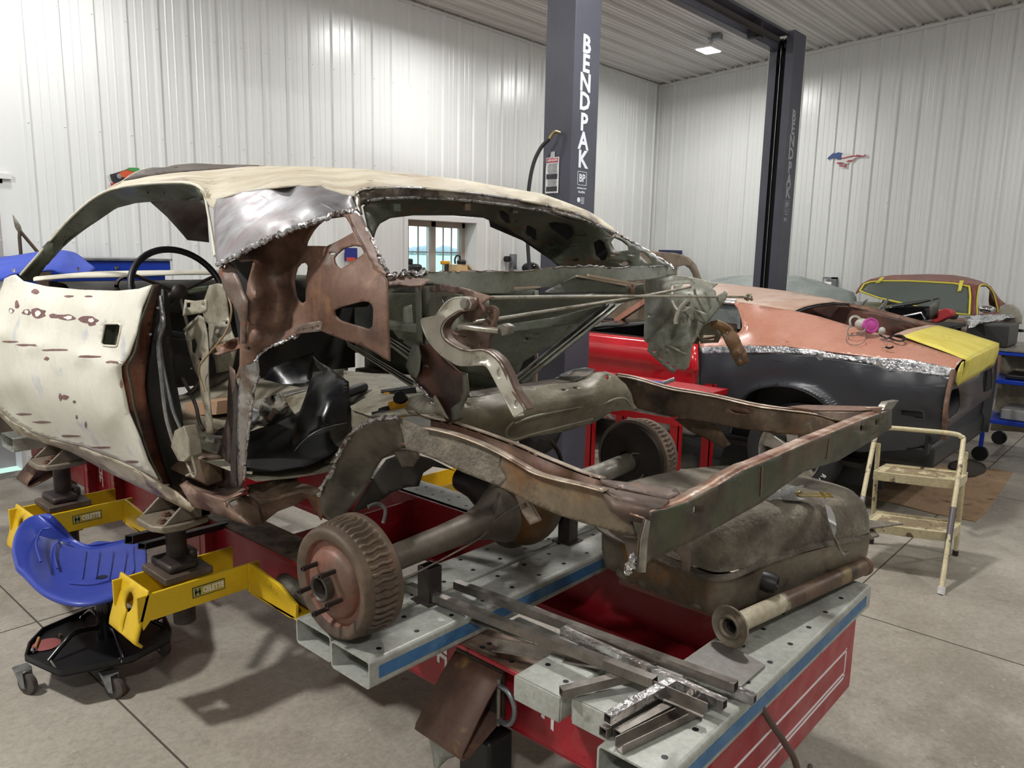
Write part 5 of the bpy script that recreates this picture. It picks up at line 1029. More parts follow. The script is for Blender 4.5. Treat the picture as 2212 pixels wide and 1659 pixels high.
# torn lower edge and hanging shiny flange below it
jag('torn_edge', [(642, 727, 1.045), (622, 733, 1.045), (589, 747, 1.035), (561, 765, 1.025), (553, 777, 1.015)], .004)
part('spot_weld_flange', mat('grey_rust_flange', '#8f7f74', .4, .4, (('#a3948a', 14, .5, .6), ('#6b4a3a', 8, .52, .64))), [(643, 703, 1.04), (655, 700, 1.04), (690, 694, 1.04), (697, 697, 1.045), (694, 712, 1.045), (690, 716, 1.05), (650, 720, 1.05), (640, 726, 1.045), (636, 716, 1.04)], holes=[ring((645, 716), 2.2, 8), ring((657, 713), 2.2, 8), ring((676, 709), 2.2, 8), ring((687, 706), 2.2, 8)], L=9)
part('hanging_flange', mat('shiny_strip', '#9b9896', .25, .8, (('#7b6a60', 8, .5, .62), ('#c5c4c6', 12, .55, .65)), rvar=.1), [(518, 800, 1.0), (534, 782, 1.01), (556, 776, 1.02), (560, 800, 1.02), (557, 822, 1.02), (546, 850, 1.03), (541, 880, 1.04), (535, 930, 1.05), (529, 980, 1.06), (527, 1040, 1.08), (524, 1054, 1.09), (515, 1050, 1.08), (512, 1000, 1.07), (512, 940, 1.05), (514, 870, 1.03)], L=12)
jag('cut_edge', [(558, 812, 1.015), (549, 846, 1.025), (543, 885, 1.035), (537, 935, 1.045), (531, 990, 1.055), (529, 1040, 1.075)], .0045)
part('weatherstrip', DKSTEEL, [(508, 820, 1.02), (516, 850, 1.03), (512, 930, 1.05), (510, 1000, 1.07), (513, 1052, 1.09), (500, 1050, 1.1), (497, 1000, 1.09), (503, 920, 1.06), (505, 860, 1.04)], L=14)
# lock-pillar bracket (brown C channel) and quarter window regulator
part('pillar_bracket', RUST, [(463, 748, 1.05), (490, 738, 1.06), (515, 728, 1.07), (520, 744, 1.07), (525, 742, 1.02), (525, 750, 1.02), (470, 766, 1.03), (462, 764, 1.03), (470, 760, 1.04)], L=12)
reg = [(432, 682, 1.10), (440, 688, 1.10), (447, 720, 1.10), (450, 760, 1.09), (449, 800, 1.08), (452, 860, 1.08), (460, 935, 1.08), (446, 940, 1.08), (441, 880, 1.08), (433, 850, 1.09), (430, 820, 1.09), (420, 800, 1.10), (408, 760, 1.11), (399, 720, 1.11), (405, 700, 1.11), (420, 690, 1.11)]
part('window_regulator', TANIN, reg, holes=[[(412, 735), (420, 728), (426, 745), (421, 765), (414, 760)], ring((432, 776), 4, 8), ring((412, 796), 2, 6)], L=12)
m = M()
for k in range(14): a = 399+k*2.4; c = S(a, 712-k*2.2, X=1.105); m.box(c+V(-.002, -.004, -.004), c+V(.002, .004, .004))
m.build('regulator_teeth', TANIN, car)
part('striker_plate', mat('striker_cream', '#a8a28f', .5, 0, (('#8f8672', 6, .5, .65),)), [(399, 647, 1.12), (420, 650, 1.12), (446, 647, 1.12), (446, 672, 1.12), (440, 676, 1.12), (394, 682, 1.11)], holes=[[(403, 654), (411, 654), (411, 664), (402, 664)], ring((440, 659), 2, 6)], L=12)
part('quarter_trim_support', TANIN, [(452, 616, 1.2), (470, 612, 1.2), (482, 614, 1.2), (490, 650, 1.2), (494, 690, 1.2), (500, 715, 1.18), (512, 745, 1.16), (500, 800, 1.16), (468, 806, 1.16), (464, 780, 1.16), (452, 750, 1.18), (450, 700, 1.2), (440, 690, 1.2), (436, 660, 1.2)], holes=[ring((470, 728), 2, 6), ring((489, 697), 3, 6)], L=16)
part('sill_reinforcement', RUSTG, [(496, 790, 1.14), (506, 800, 1.12), (513, 850, 1.12), (505, 930, 1.13), (500, 1000, 1.14), (503, 1050, 1.15), (470, 1056, 1.18), (462, 1000, 1.18), (476, 960, 1.17), (490, 900, 1.16), (492, 840, 1.15)], L=16)
m = M(); m.tube(cr([S(a, b, X=x) for a, b, x in ((493, 640, 1.12), (500, 668, 1.1), (495, 700, 1.09), (480, 730, 1.06), (455, 760, 1.05), (432, 790, 1.06), (432, 815, 1.07), (442, 845, 1.07))], 5), .0028, 8); m.build('wire', mat('wire_tan', '#8e7551', .5), car)
m = M(); m.tube(cr([S(a, b, X=x) for a, b, x in ((395, 818, 1.12), (402, 832, 1.11), (412, 850, 1.1), (424, 880, 1.1), (430, 910, 1.1), (440, 930, 1.1))], 4), .006, 8); m.tube(cr([S(440, 810, X=1.12), S(425, 835, X=1.1), S(412, 848, X=1.1)], 4), .008, 8); m.build('regulator_arm', DKSTEEL, car)
# ---- scuttle, dashboard, steering wheel, firewall
m = M(); yc = 3.6
m.patch([[S(a, b, Y=y) for a, b, y in r] for r in ([(72, 606, 3.50), (150, 600, 3.50), (250, 598, 3.50), (370, 593, 3.50), (480, 592, 3.50)], [(72, 600, 3.54), (150, 592, 3.54), (250, 590, 3.54), (370, 587, 3.54), (480, 586, 3.54)], [(78, 597, 3.62), (192, 587, 3.62), (260, 585, 3.62), (370, 583.5, 3.62), (480, 583, 3.62)])], 3, 2); m.build('scuttle', CREAM, car, solid=.004)
m = M(); m.box((1.10, 3.52, .95), (2.62, 3.54, 1.45)); m.build('firewall', SHADE, car)
m = M(); m.patch([[V(x, 3.49, 1.45), V(x, 3.40, 1.445), V(x, 3.33, 1.40), V(x, 3.33, 1.34), V(x, 3.38, 1.30)] for x in (1.12, 1.5, 2.0, 2.6)], 2, 2); m.build('dashboard', SHADE, car, solid=.004)
m = M()
for a in ((272, 619), (275, 621)): m.lathe([(.036, 0), (.036, .03), (.030, .03), (.030, 0)], S(273, 618, Y=3.30), (0, 1, 0), 20, cap=False)
m.build('gauge_hole', RUSTG, car)
part('dash_lower_rail', mat('rail_green', '#7f8a74', .45, 0, (('#6d765f', 6, .5, .65),)), [(362, 634), (400, 624), (440, 618), (486, 614), (486, 622), (440, 628), (400, 636), (375, 641)], ax='Y', d=3.28, L=20)
m = M(); c = S(386, 640, Y=3.02); ctr = S(388, 632, Y=3.0)
def sw(a, r=.185): return ctr+V(math.cos(a)*r*.985, math.sin(a)*r*.42, math.sin(a)*r*.9)
m.tube([sw(2*math.pi*i/48) for i in range(48)], .013, 10, closed=True); whl = m.build('steering_wheel', BLACK, car)
m = M()
for a in (.4, 2.7, 4.7): m.tube([ctr, sw(a)], .007, 8)
m.ball(ctr, .035, (1, .6, 1), 8); m.build('wheel_spokes', DKSTEEL, whl)
m = M(); m.cyl(ctr, ctr+V(-.02, .45, -.20), .022, 14); m.build('steering_column', BLACK, car)
m = M(); m.patch([[V(2.70, y, z) for z in (.93, 1.1, 1.3, 1.44)] for y in (2.25, 2.7, 3.2, 3.5)], 2, 2); m.build('far_door', OLIVE, car, solid=.03)
part('far_inner_wall', OLIVE, [(500, 590, 2.74), (900, 600, 2.74), (1000, 640, 2.74), (1000, 740, 2.74), (900, 762, 2.74), (760, 762, 2.74), (740, 850, 2.74), (540, 850, 2.74)], L=60)
part('far_inner_quarter', OLIVE, [(560, 742, 2.6), (620, 730, 2.6), (700, 722, 2.6), (748, 740, 2.6), (745, 770, 2.6), (750, 810, 2.62), (700, 850, 2.62), (600, 850, 2.62), (560, 800, 2.6)], holes=[[(708, 748), (722, 745), (738, 752), (742, 775), (738, 795), (720, 797), (708, 790)]], L=30)
m = M(); m.lathe([(.12, 0), (.12, .02), (.0, .02)], V(2.66, 2.35, 1.12), (1, 0, 0), 24); m.build('far_recess', SHADE, car)
# ---- floors
m = M(); rows = []
for y in (1.95, 2.2, 2.6, 3.0, 3.45): rows.append([V(1.10, y, .945), V(1.3, y, .925), V(1.6, y, .93), V(1.80, y, 1.02 if y > 2.2 else .98), V(2.0, y, .93), V(2.4, y, .925), V(2.66, y, .945)])
m.patch(rows, 3, 4); m.build('floor_pan', mat('floor_beige', '#8f8977', .5, 0, (('#a29c8a', 4, .45, .6), ('#6b5e4b', 7, .54, .66), ('#57432f', 10, .6, .7)), bump=.03), car, solid=.003)
SHELF = MATS['floor_beige']
part('rear_floor', SHELF, [(742, 800, 1.13), (800, 806, 1.12), (900, 810, 1.11), (960, 840, 1.12), (1000, 850, 1.13), (1020, 880, 1.15), (960, 896, 1.16), (880, 897, 1.16), (800, 898, 1.13), (760, 885, 1.10), (742, 850, 1.10)], ax='Z', L=22)
part('seat_riser', TANIN, [(740, 850, 1.10), (760, 885, 1.09), (800, 898, 1.12), (830, 902, 1.15), (810, 915, 1.10), (770, 930, 1.04), (742, 960, .98), (725, 1000, .93), (700, 1000, .93), (720, 900, 1.0)], ax='Z', L=22)
part('seat_step', SHELF, [(860, 868, 1.14), (905, 850, 1.20), (935, 846, 1.24), (968, 905, 1.19), (940, 895, 1.19), (900, 892, 1.18)], ax='Z', L=14)
m = M(); m.box((1.10, 2.25, .86), (1.16, 3.5, .95)); m.box((2.60, 2.25, .86), (2.70, 3.5, .95)); m.build('inner_sill', RUSTMOT, car, bevel=.01, split=True)
# ---- package shelf panel with torn upper lip
lip = [(835, 600, 1.10), (860, 596, 1.15), (890, 592, 1.2), (917, 588, 1.25), (980, 587, 1.37), (1044, 585.5, 1.49), (1094, 588, 1.58), (1130, 585, 1.65), (1158, 582.5, 1.70), (1196, 578, 1.78), (1240, 576, 1.88), (1282, 575, 1.97), (1317, 578, 2.04), (1360, 577, 2.14), (1418, 575, 2.27), (1444, 574, 2.33), (1460, 592, 2.33)]
PKG = mat('package_green', '#74776a', .5, .05, (('#83867a', 4, .45, .6), ('#5b5b4c', 6, .54, .66), ('#573d2f', 9, .6, .7)), rvar=.1)
part('package_shelf', PKG, lip+[(1440, 598, 2.30), (1400, 604, 2.2), (1300, 612, 2.0), (1240, 618, 1.88), (1169, 622, 1.74), (1100, 634, 1.6), (1050, 634, 1.5), (1000, 626, 1.4), (930, 612, 1.26), (885, 620, 1.18), (840, 632, 1.09)], L=14)
jag('torn_edge', [(836, 599, 1.095), (862, 595, 1.145), (890, 592, 1.195), (917, 588, 1.245)], .007, am=.006)
jag('torn_edge', [(920, 588, 1.25), (980, 587, 1.37), (1044, 585.5, 1.49), (1094, 588, 1.58), (1158, 582.5, 1.70), (1196, 578, 1.78)], .0016, RUST)
jag('torn_edge', [(1196, 578, 1.78), (1282, 575, 1.97), (1317, 578, 2.04), (1360, 577, 2.14), (1418, 575, 2.27), (1444, 574, 2.33)], .003, am=.003)
part('shelf_corner', RUST, [(836, 601, 1.095), (870, 600, 1.16), (905, 598, 1.22), (930, 604, 1.25), (915, 616, 1.2), (885, 618, 1.15), (862, 614, 1.12), (838, 617, 1.08)], L=12)
part('seat_back_panel', PKG, [(838, 632, 1.5), (1000, 636, 1.8), (1100, 640, 1.95), (1250, 640, 2.2), (1390, 612, 2.45), (1392, 640, 2.5), (1340, 655, 2.45), (1290, 690, 2.4), (1240, 740, 2.35), (1180, 790, 2.3), (1100, 830, 2.2), (1000, 800, 2.05), (920, 745, 1.9), (860, 730, 1.75), (838, 700, 1.6)],
     holes=[[(1180, 750), (1200, 742), (1225, 730), (1208, 760), (1150, 800), (1120, 806), (1130, 780)], ring((1138, 731), 4, 8), ring((1152, 722), 3.5, 8), [(880, 724), (905, 742), (900, 760), (870, 738)]], L=24, ax='X')
part('shelf_lower_rail', mat('shelf_rail', '#6c7063', .5, .1, (('#7c8073', 5, .45, .6), ('#504c3f', 7, .55, .68))), [(836, 690, 1.45), (905, 700, 1.6), (1000, 705, 1.78), (1100, 700, 1.92), (1200, 685, 2.05), (1300, 660, 2.2), (1330, 650, 2.25), (1325, 672, 2.25), (1290, 692, 2.2), (1200, 706, 2.05), (1100, 718, 1.92), (1000, 726, 1.78), (905, 722, 1.6), (838, 712, 1.45)], L=20)
part('access_panel', PKG, [(871, 663, 1.42), (889, 658, 1.44), (893, 697, 1.44), (884, 700, 1.43), (871, 695, 1.42)], L=14)
# diagonal ribbed braces
def brace(p0, p1, q0, q1, x0, x1, nm, mt):
    """p: upper edge, q: lower edge in px"""
    m = M(); rows = []
    prof = [(0, 0), (.06, -.012), (.16, -.012), (.22, 0), (.32, 0), (.38, -.012), (.5, -.012), (.56, 0), (.68, 0), (.74, -.012), (.9, -.012), (1, 0)]
    for t in (0, .25, .5, .75, 1):
        a = [p0[i]+(p1[i]-p0[i])*t for i in (0, 1)]; b = [q0[i]+(q1[i]-q0[i])*t for i in (0, 1)]; X = x0+(x1-x0)*t
        rows.append([S(a[0]+(b[0]-a[0])*u, a[1]+(b[1]-a[1])*u, X=X+d) for u, d in prof])
    m.grid(rows); return m.build(nm, mt, car, solid=.003)
brace((1103, 823), (1308, 657), (1136, 826), (1348, 655), 1.85, 2.22, 'diagonal_brace', mat('brace_grey', '#85857a', .45, .15, (('#74746a', 5, .45, .6), ('#9d9d92', 11, .58, .7), ('#5b4a3a', 9, .62, .7)), rvar=.1))
brace((842, 727), (985, 815), (842, 748), (960, 838), 1.5, 1.75, 'diagonal_brace', MATS['brace_grey'])
brace((748, 736), (895, 822), (752, 748), (890, 838), 1.25, 1.35, 'wheelhouse_strut', MATS['brace_grey'])
m = M(); m.tube([S(1103, 823, X=1.84), S(1308, 657, X=2.2)], .004, 6); m.build('brace_edge', BARE, car)
part('speaker_shelf', mat('olive_dark', '#3b3e31', .6, 0, (('#4a4d3f', 5, .45, .62),)), [(1170, 633, 1.7), (1210, 612, 1.8), (1242, 596, 1.85), (1300, 604, 1.95), (1360, 618, 2.08), (1362, 634, 2.08), (1300, 634, 1.95), (1190, 634, 1.74)], L=18)
m = M(); m.bar(S(1246, 596, X=1.85), S(1352, 616, X=2.06), .010, .006); m.bar(S(1270, 594, X=1.88), S(1372, 613, X=2.10), .008, .006); m.bar(S(1108, 622, X=1.6), S(1166, 620, X=1.7), .010, .004); m.build('shelf_lip', mat('lip_tan', '#b09c86', .4, .3), car, split=True)
part('shelf_tab', RUST, [(1358, 616, 2.08), (1372, 616, 2.09), (1370, 634, 2.08), (1360, 634, 2.07)], L=20)
# ---- left rear frame rail: an upward open channel that kicks up over the axle
L1 = [(688, 1072), (698, 1047), (718, 1017), (733, 979), (746, 953), (766, 931), (791, 913), (822, 905), (860, 903), (910, 923), (950, 931), (986, 941), (1030, 957), (1077, 979), (1115, 1001), (1153, 1022), (1200, 1036), (1249, 1047), (1302, 1061)]
LB = [(1340, 1078), (1362, 1120), (1373, 1159), (1310, 1143.5), (1260, 1130), (1206, 1113), (1160, 1093), (1115, 1070), (1080, 1052), (1042, 1037), (1001, 1021), (950, 996), (900, 976), (875, 971), (850, 978), (826, 992), (808, 1018), (795, 1045), (775, 1075), (750, 1108), (735, 1125), (712, 1128), (697, 1118)]
kink = lambda p: p
web1 = [p for p in L1 if p[0] >= 860]+[p for p in LB if p[0] >= 900]+[(880, 972), (870, 940)]
part('left_rail_outer_web', UNDERCOAT, [(a, b, 1.22) for a, b in web1 if a <= 1060 or a > 2000]+[], L=14) if False else None
m = M(); wl = [(860, 903), (886, 912), (910, 923), (950, 931), (986, 941), (1030, 957), (1060, 971), (1085, 984), (1080, 1010), (1095, 1035), (1080, 1052), (1042, 1037), (1001, 1021), (950, 996), (900, 976), (876, 971), (872, 945)]
sheet(m, wl, d=1.22, L=14); rl = m.build('left_rail_web', UNDERCOAT, car, solid=.004)
RAILB = mat('rail_tan', '#6f6250', .55, .2, (('#84745c', 5, .45, .6), ('#7b5a3c', 4, .52, .64), ('#4c4236', 7, .56, .68)), bump=.07, bscale=60, rvar=.1)
m = M(); sheet(m, [(1085, 984), (1115, 1001), (1153, 1022), (1200, 1036), (1249, 1047), (1302, 1061), (1340, 1078), (1362, 1120), (1373, 1159), (1310, 1143.5), (1260, 1130), (1206, 1113), (1160, 1093), (1115, 1070), (1080, 1052), (1095, 1035), (1080, 1010)], d=1.22, L=14); m.build('left_rail_web', RAILB, car, solid=.004)
m = M(); sheet(m, [(688, 1072, 1.215), (698, 1047, 1.215), (718, 1017, 1.215), (733, 979, 1.215), (746, 953, 1.215), (766, 931, 1.215), (791, 913, 1.215), (822, 905, 1.215), (860, 903, 1.22), (874, 935, 1.25), (872, 965, 1.26), (850, 978, 1.28), (826, 992, 1.30), (808, 1018, 1.31), (795, 1045, 1.31), (775, 1075, 1.30), (750, 1108, 1.29), (735, 1125, 1.28), (712, 1128, 1.25), (697, 1110, 1.22)], extra=[(770, 1000, 1.27), (740, 1060, 1.26), (810, 960, 1.26), (760, 1050, 1.30)], L=12)
m.build('wheelhouse_inner', mat('wheelhouse_grey', '#635d51', .5, .15, (('#777163', 3, .45, .6), ('#4b453b', 5, .52, .66), ('#6d4b36', 8, .62, .72)), rvar=.12), car, solid=.004)
jag('wheelhouse_lip', [(a, b, 1.212) for a, b in L1 if a <= 905], .0075, GRIND, .002)
def strip(name, pts, w0, mt, th=.003):
    """flat flange along a polyline of (px, py, X), w0 wide towards +X"""
    a = cr([S(*p[:2], X=p[2]) for p in pts], 4); m = M(); b = [p+V(w0, 0, 0) for p in a]; m.grid([a, b]); return m.build(name, mt, car, solid=th)
LIPM = mat('rail_lip', '#a3907c', .4, .45, (('#c6b8a8', 10, .48, .62), ('#6d5140', 8, .56, .68)), bump=.1, bscale=60, rvar=.12)
strip('rail_lip', [(a, b, 1.205) for a, b in L1 if a >= 905], .022, LIPM)
L2 = [(880, 888), (930, 905), (975, 914), (1019, 928), (1070, 946), (1120, 965), (1160, 983), (1200, 1000), (1250, 1020), (1297, 1035)]
strip('rail_lip', [(a, b, 1.325) for a, b in L2], .022, LIPM)
tp = cr([S(a, b, X=1.325) for a, b in L2[1:]], 4); m = M(); m.grid([tp, [p+V(0, 0, -.045) for p in tp], [p+V(-.10, 0, -.048) for p in tp]]); m.build('left_rail_inner_web', RUST, car, solid=.003)
m = M(); sheet(m, [(1297, 1035, 1.325), (1353, 1041, 1.36), (1400, 1045, 1.41), (1462, 1055, 1.46), (1470, 1066, 1.44), (1440, 1079, 1.38), (1400, 1068, 1.34), (1340, 1054, 1.29), (1300, 1046, 1.30)], L=14); m.build('rail_end_flange', RUSTG, car, solid=.004)
bx = [S(1302, 1061, X=1.215), S(1315, 1055, X=1.245), S(1447, 1080, X=1.34), S(1430, 1096, X=1.28), S(1406, 1100, X=1.235), S(1330, 1082, X=1.215)]
m = M(); m.add(bx, [(0, 1, 2, 3, 4, 5)]); lo = [S(1302, 1061, X=1.212), S(1330, 1082, X=1.212), S(1406, 1098, X=1.212), S(1400, 1115, X=1.212), S(1388, 1130, X=1.212), S(1345, 1120, X=1.212), S(1322, 1104, X=1.212)]; m.add(lo, [tuple(range(7))]); m.build('rail_end_box', RUSTG, car, solid=.004)
m = M(); m.prism([S(1347, 1160, X=1.24), S(1373, 1162, X=1.24), S(1385, 1180, X=1.24), S(1362, 1228, X=1.24)], (.004, 0, 0)); m.build('rail_end_gusset', CAST, car)
# crumpled foil on the corner
m = M(); rr = random.Random(4); base = [(1366, 1192), (1374, 1205), (1372, 1222), (1362, 1240), (1352, 1244), (1350, 1228), (1356, 1210)]
pt = [S(a, b, X=1.18) for a, b in base]; cc = sum(pt, Vector())/7
for s_ in (-1, 1): m.add(pt+[cc+V(.012*s_, 0, 0)], [(i, (i+1) % 7, 7) for i in range(7)])
m.subdiv(.006, lambda v: v+V(rr.uniform(-.003, .003), rr.uniform(-.003, .003), rr.uniform(-.003, .003))); fo = m.build('foil_scrap', CHROME, smooth=5); tag(fo, 'crumpled silver foil scrap hanging from the near corner of the rear cross panel', 'foil')
# ---- right rail
R1 = [(1331, 808), (1370, 815), (1442, 836), (1500, 846), (1549, 855), (1615, 870), (1660, 878), (1703, 883), (1760, 884), (1820, 881), (1905, 882)]
part('right_rail_web', RUSTMOT, [(1345, 815, 2.55), (1370, 818, 2.55), (1442, 840, 2.55), (1500, 850, 2.55), (1549, 859, 2.55), (1615, 874, 2.55), (1660, 882, 2.55), (1703, 889, 2.55), (1760, 895, 2.55), (1800, 910, 2.55), (1820, 925, 2.55), (1800, 946, 2.55), (1746, 942.5, 2.55), (1670, 934, 2.55), (1594, 925, 2.55), (1546, 915, 2.55), (1500, 907, 2.55), (1453, 899.5, 2.55), (1397, 887, 2.55), (1372, 880, 2.55)],
     holes=[[(1578, 878), (1586, 876), (1614, 883), (1622, 888), (1620, 894), (1610, 896), (1586, 892), (1577, 886)]], L=16)
strip('rail_lip', [(a, b+4, 2.54) for a, b in R1[:8]]+[(1760, 894, 2.54), (1800, 905, 2.54)], .02, LIPM)
strip('rail_lip', [(a, b-1, 2.63) for a, b in R1], .02, LIPM)
m = M(); tp = cr([S(a, b-1, X=2.63) for a, b in R1], 3); m.grid([tp, [p+V(0, 0, -.075) for p in tp], [p+V(-.08, 0, -.078) for p in tp]]); m.build('right_rail_outer_web', RUST, car, solid=.003)
part('right_rail_end_box', RUSTG, [(1756, 889, 2.54), (1870, 890, 2.60), (1905, 886, 2.64), (1890, 896, 2.62), (1865, 908, 2.58), (1840, 914, 2.56), (1790, 905, 2.54)], L=16)
part('right_rail_flat', RUST, [(1700, 880, 2.56), (1740, 876, 2.6), (1905, 880, 2.66), (1900, 886, 2.64), (1860, 889, 2.6), (1756, 888, 2.55)], L=20)
for sx_, p0, p1, nm in ((2.6, (1455, 885), (1560, 940), 'tail_bracket'),):
    part('shackle_bracket', RUSTMOT, [(1455, 903, 2.62), (1500, 905, 2.6), (1546, 915, 2.6), (1560, 935, 2.6), (1579, 960, 2.58), (1562, 968, 2.58), (1530, 950, 2.6), (1490, 930, 2.62)], L=14)
part('left_shackle_bracket', mat('bracket_pale', '#8a7b6e', .5, .3, (('#a09184', 8, .45, .62),)), [(1113, 1070, 1.27), (1126, 1074, 1.27), (1140, 1080, 1.27), (1167, 1125, 1.27), (1145, 1134, 1.27), (1128, 1108, 1.27)], holes=[ring((1133, 1091), 5.5, 12, ry=6.5)], L=12, solid=.006)
# ---- rear cross panel joining the rail ends
XPM = mat('cross_panel_green', '#3c4029', .5, .1, (('#474b31', 3, .42, .6), ('#574732', 4, .50, .60), ('#33271c', 5, .54, .64), ('#6d6d60', 6, .62, .72)), rvar=.1)
top = [(1393, 1121), (1402, 1108), (1414, 1103), (1436, 1101), (1487, 1085), (1545, 1052), (1601, 1018), (1680, 985), (1735, 960), (1788, 938), (1860, 908), (1927, 884)]
bot = [(1926, 924), (1890, 948), (1812, 995), (1737, 1019), (1690, 1052), (1647, 1085), (1570, 1128), (1493, 1170), (1440, 1195), (1403, 1212), (1380, 1232), (1376, 1235), (1381, 1170)]
part('rear_cross_panel', XPM, top+bot, holes=[ring((1501, 1101), 4, 10, ry=9), ring((1861, 925), 3.5, 8, ry=8), ring((1893, 912), 3, 8, ry=7)], ax='Y', d=.73, L=22, solid=.004)
tpp = [S(a, b, Y=.73) for a, b in top]; m = M(); rr = random.Random(9)
tq = cr(tpp, 5); m.grid([tq, [p+V(0, .035+rr.uniform(-.002, .002), .002+rr.uniform(-.001, .001)) for p in tq]]); m.build('cross_panel_lip', mat('lip_rusty', '#a07d68', .4, .5, (('#c7b2a2', 12, .5, .62), ('#744a38', 7, .52, .64)), bump=.15, bscale=60, rvar=.12), car, solid=.003)
m = M(); m.prism([S(1378, 1235, Y=.728), S(1383, 1165, Y=.728), S(1394, 1121, Y=.728), S(1402, 1125, Y=.728), S(1396, 1170, Y=.728), S(1392, 1236, Y=.728)], (0, -.003, 0)); m.build('cross_panel_end', WORN, car)
m = M(); m.prism([S(1912, 877, Y=.735), S(1918, 869, Y=.735), S(1942, 865, Y=.735), S(1927, 884, Y=.735), S(1908, 886, Y=.735)], (0, .02, 0)); m.build('cross_panel_tip', WORN, car)
m = M()
for a, b, c_, d in ((1647, 1002, 1644, 1078), (1793, 942, 1786, 998)): m.bar(S(a, b+6, Y=.7285), S(c_, d-6, Y=.7285), .007, .001, up=(0, 1, 0))
m.build('seam_stripe', RUST, car)
part('tank_strap_tab', RUSTMOT, [(1450, 1178, .78), (1478, 1172, .78), (1490, 1182, .79), (1493, 1215, .80), (1490, 1235, .80), (1478, 1232, .80), (1474, 1205, .79), (1458, 1192, .78)], ax='Y', L=14, solid=.005)
# ---- cross member over the axle with its shock mount dome
XM = mat('cross_member_tan', '#6a6350', .5, .12, (('#7c7562', 4, .43, .6), ('#544c3c', 6, .52, .66), ('#8a8470', 9, .62, .72)), bump=.03, rvar=.12)
cmo = [(982, 909, 1.44), (977, 884, 1.43), (990, 868, 1.44), (1007, 860, 1.45), (1030, 858, 1.45), (1080, 846, 1.44), (1150, 836, 1.43), (1199, 828, 1.43), (1245, 826, 1.42), (1262, 818, 1.43), (1273, 810, 1.44), (1286, 804, 1.45), (1308, 802, 1.46), (1330, 810, 1.45), (1342, 822, 1.44), (1352, 830, 1.43), (1364, 850, 1.43), (1369, 872, 1.43), (1379, 884, 1.43), (1372, 889, 1.43), (1350, 886, 1.42), (1321, 890, 1.42), (1283, 914, 1.42), (1220, 932, 1.42), (1144, 945, 1.42), (1108, 956, 1.42), (1090, 945, 1.43), (1060, 935, 1.43), (1017, 927, 1.43)]
part('axle_cross_member', XM, cmo, holes=[ring((1312, 815), 3.5, 8, ry=5), ring((1007, 875), 5, 10), ring((1217, 842), 5, 8, ry=2), ring((1242, 838), 5, 8, ry=2)],
     extra=[(1300, 815, 1.41), (1320, 850, 1.39), (1200, 860, 1.385), (1100, 880, 1.385), (1300, 880, 1.385), (1200, 905, 1.40), (1120, 925, 1.40), (1200, 843, 1.41), (1060, 900, 1.40)], ax='Y', L=12, solid=.004)
m = M(); m.tube(cr([S(1110, 915, Y=1.384), S(1160, 898, Y=1.384), S(1250, 880, Y=1.384), (S(1300, 873, Y=1.384)), S(1330, 862, Y=1.384), S(1350, 862, Y=1.39), S(1362, 876, Y=1.40)], 5), .004, 8)
m.tube(cr([S(1108, 912, Y=1.386), S(1096, 925, Y=1.388), S(1094, 940, Y=1.40), S(1108, 950, Y=1.40), S(1150, 938, Y=1.39), S(1220, 920, Y=1.385), S(1280, 905, Y=1.385)], 5), .004, 8); m.build('pressed_ribs', XM, car)
part('floor_lip', mat('floor_lip', '#4a4136', .55, .1, (('#6b5f50', 7, .5, .64),)), [(1010, 846, 1.50), (1060, 838, 1.50), (1130, 828, 1.52), (1199, 818, 1.54), (1225, 812, 1.58), (1238, 800, 1.62), (1262, 796, 1.64), (1285, 797, 1.62), (1280, 806, 1.56), (1262, 816, 1.52), (1245, 823, 1.5), (1199, 828, 1.46), (1110, 842, 1.46), (1040, 856, 1.47), (1012, 858, 1.47)], ax='Y', L=14)
part('floor_tunnel_black', BLACK, [(1195, 818, 1.75), (1215, 806, 1.78), (1240, 797, 1.8), (1265, 793, 1.8), (1284, 798, 1.8), (1287, 806, 1.78), (1262, 818, 1.75), (1245, 826, 1.7), (1210, 826, 1.7)], ax='Y', L=14)
part('rear_underbody', SHADE, [(790, 1060, 1.5), (815, 1020, 1.5), (835, 992, 1.48), (876, 976, 1.45), (930, 990, 1.45), (985, 1018, 1.45), (970, 1012, 1.5), (935, 1006, 1.5), (915, 1020, 1.5), (905, 1050, 1.5), (880, 1052, 1.5), (850, 1062, 1.52), (810, 1090, 1.52), (780, 1100, 1.5), (760, 1110, 1.5)], L=20)
part('bump_stop_bracket', UNDERCOAT, [(846, 975, 1.28), (870, 973, 1.28), (900, 977, 1.28), (905, 990, 1.30), (892, 1008, 1.31), (868, 1009, 1.31), (858, 990, 1.29)], L=10, solid=.01)
m = M(); m.tube(cr([S(1150, 935, Y=1.6), S(1185, 950, Y=1.65), S(1205, 975, Y=1.65), S(1215, 1003, Y=1.66)], 5), .008, 8); m.build('fuel_line', DKSTEEL, car)
part('tunnel_end', SHADE, [(1120, 950, 1.7), (1180, 938, 1.7), (1215, 930, 1.7), (1200, 965, 1.7), (1165, 990, 1.7), (1130, 970, 1.7)], ax='Y', L=20)
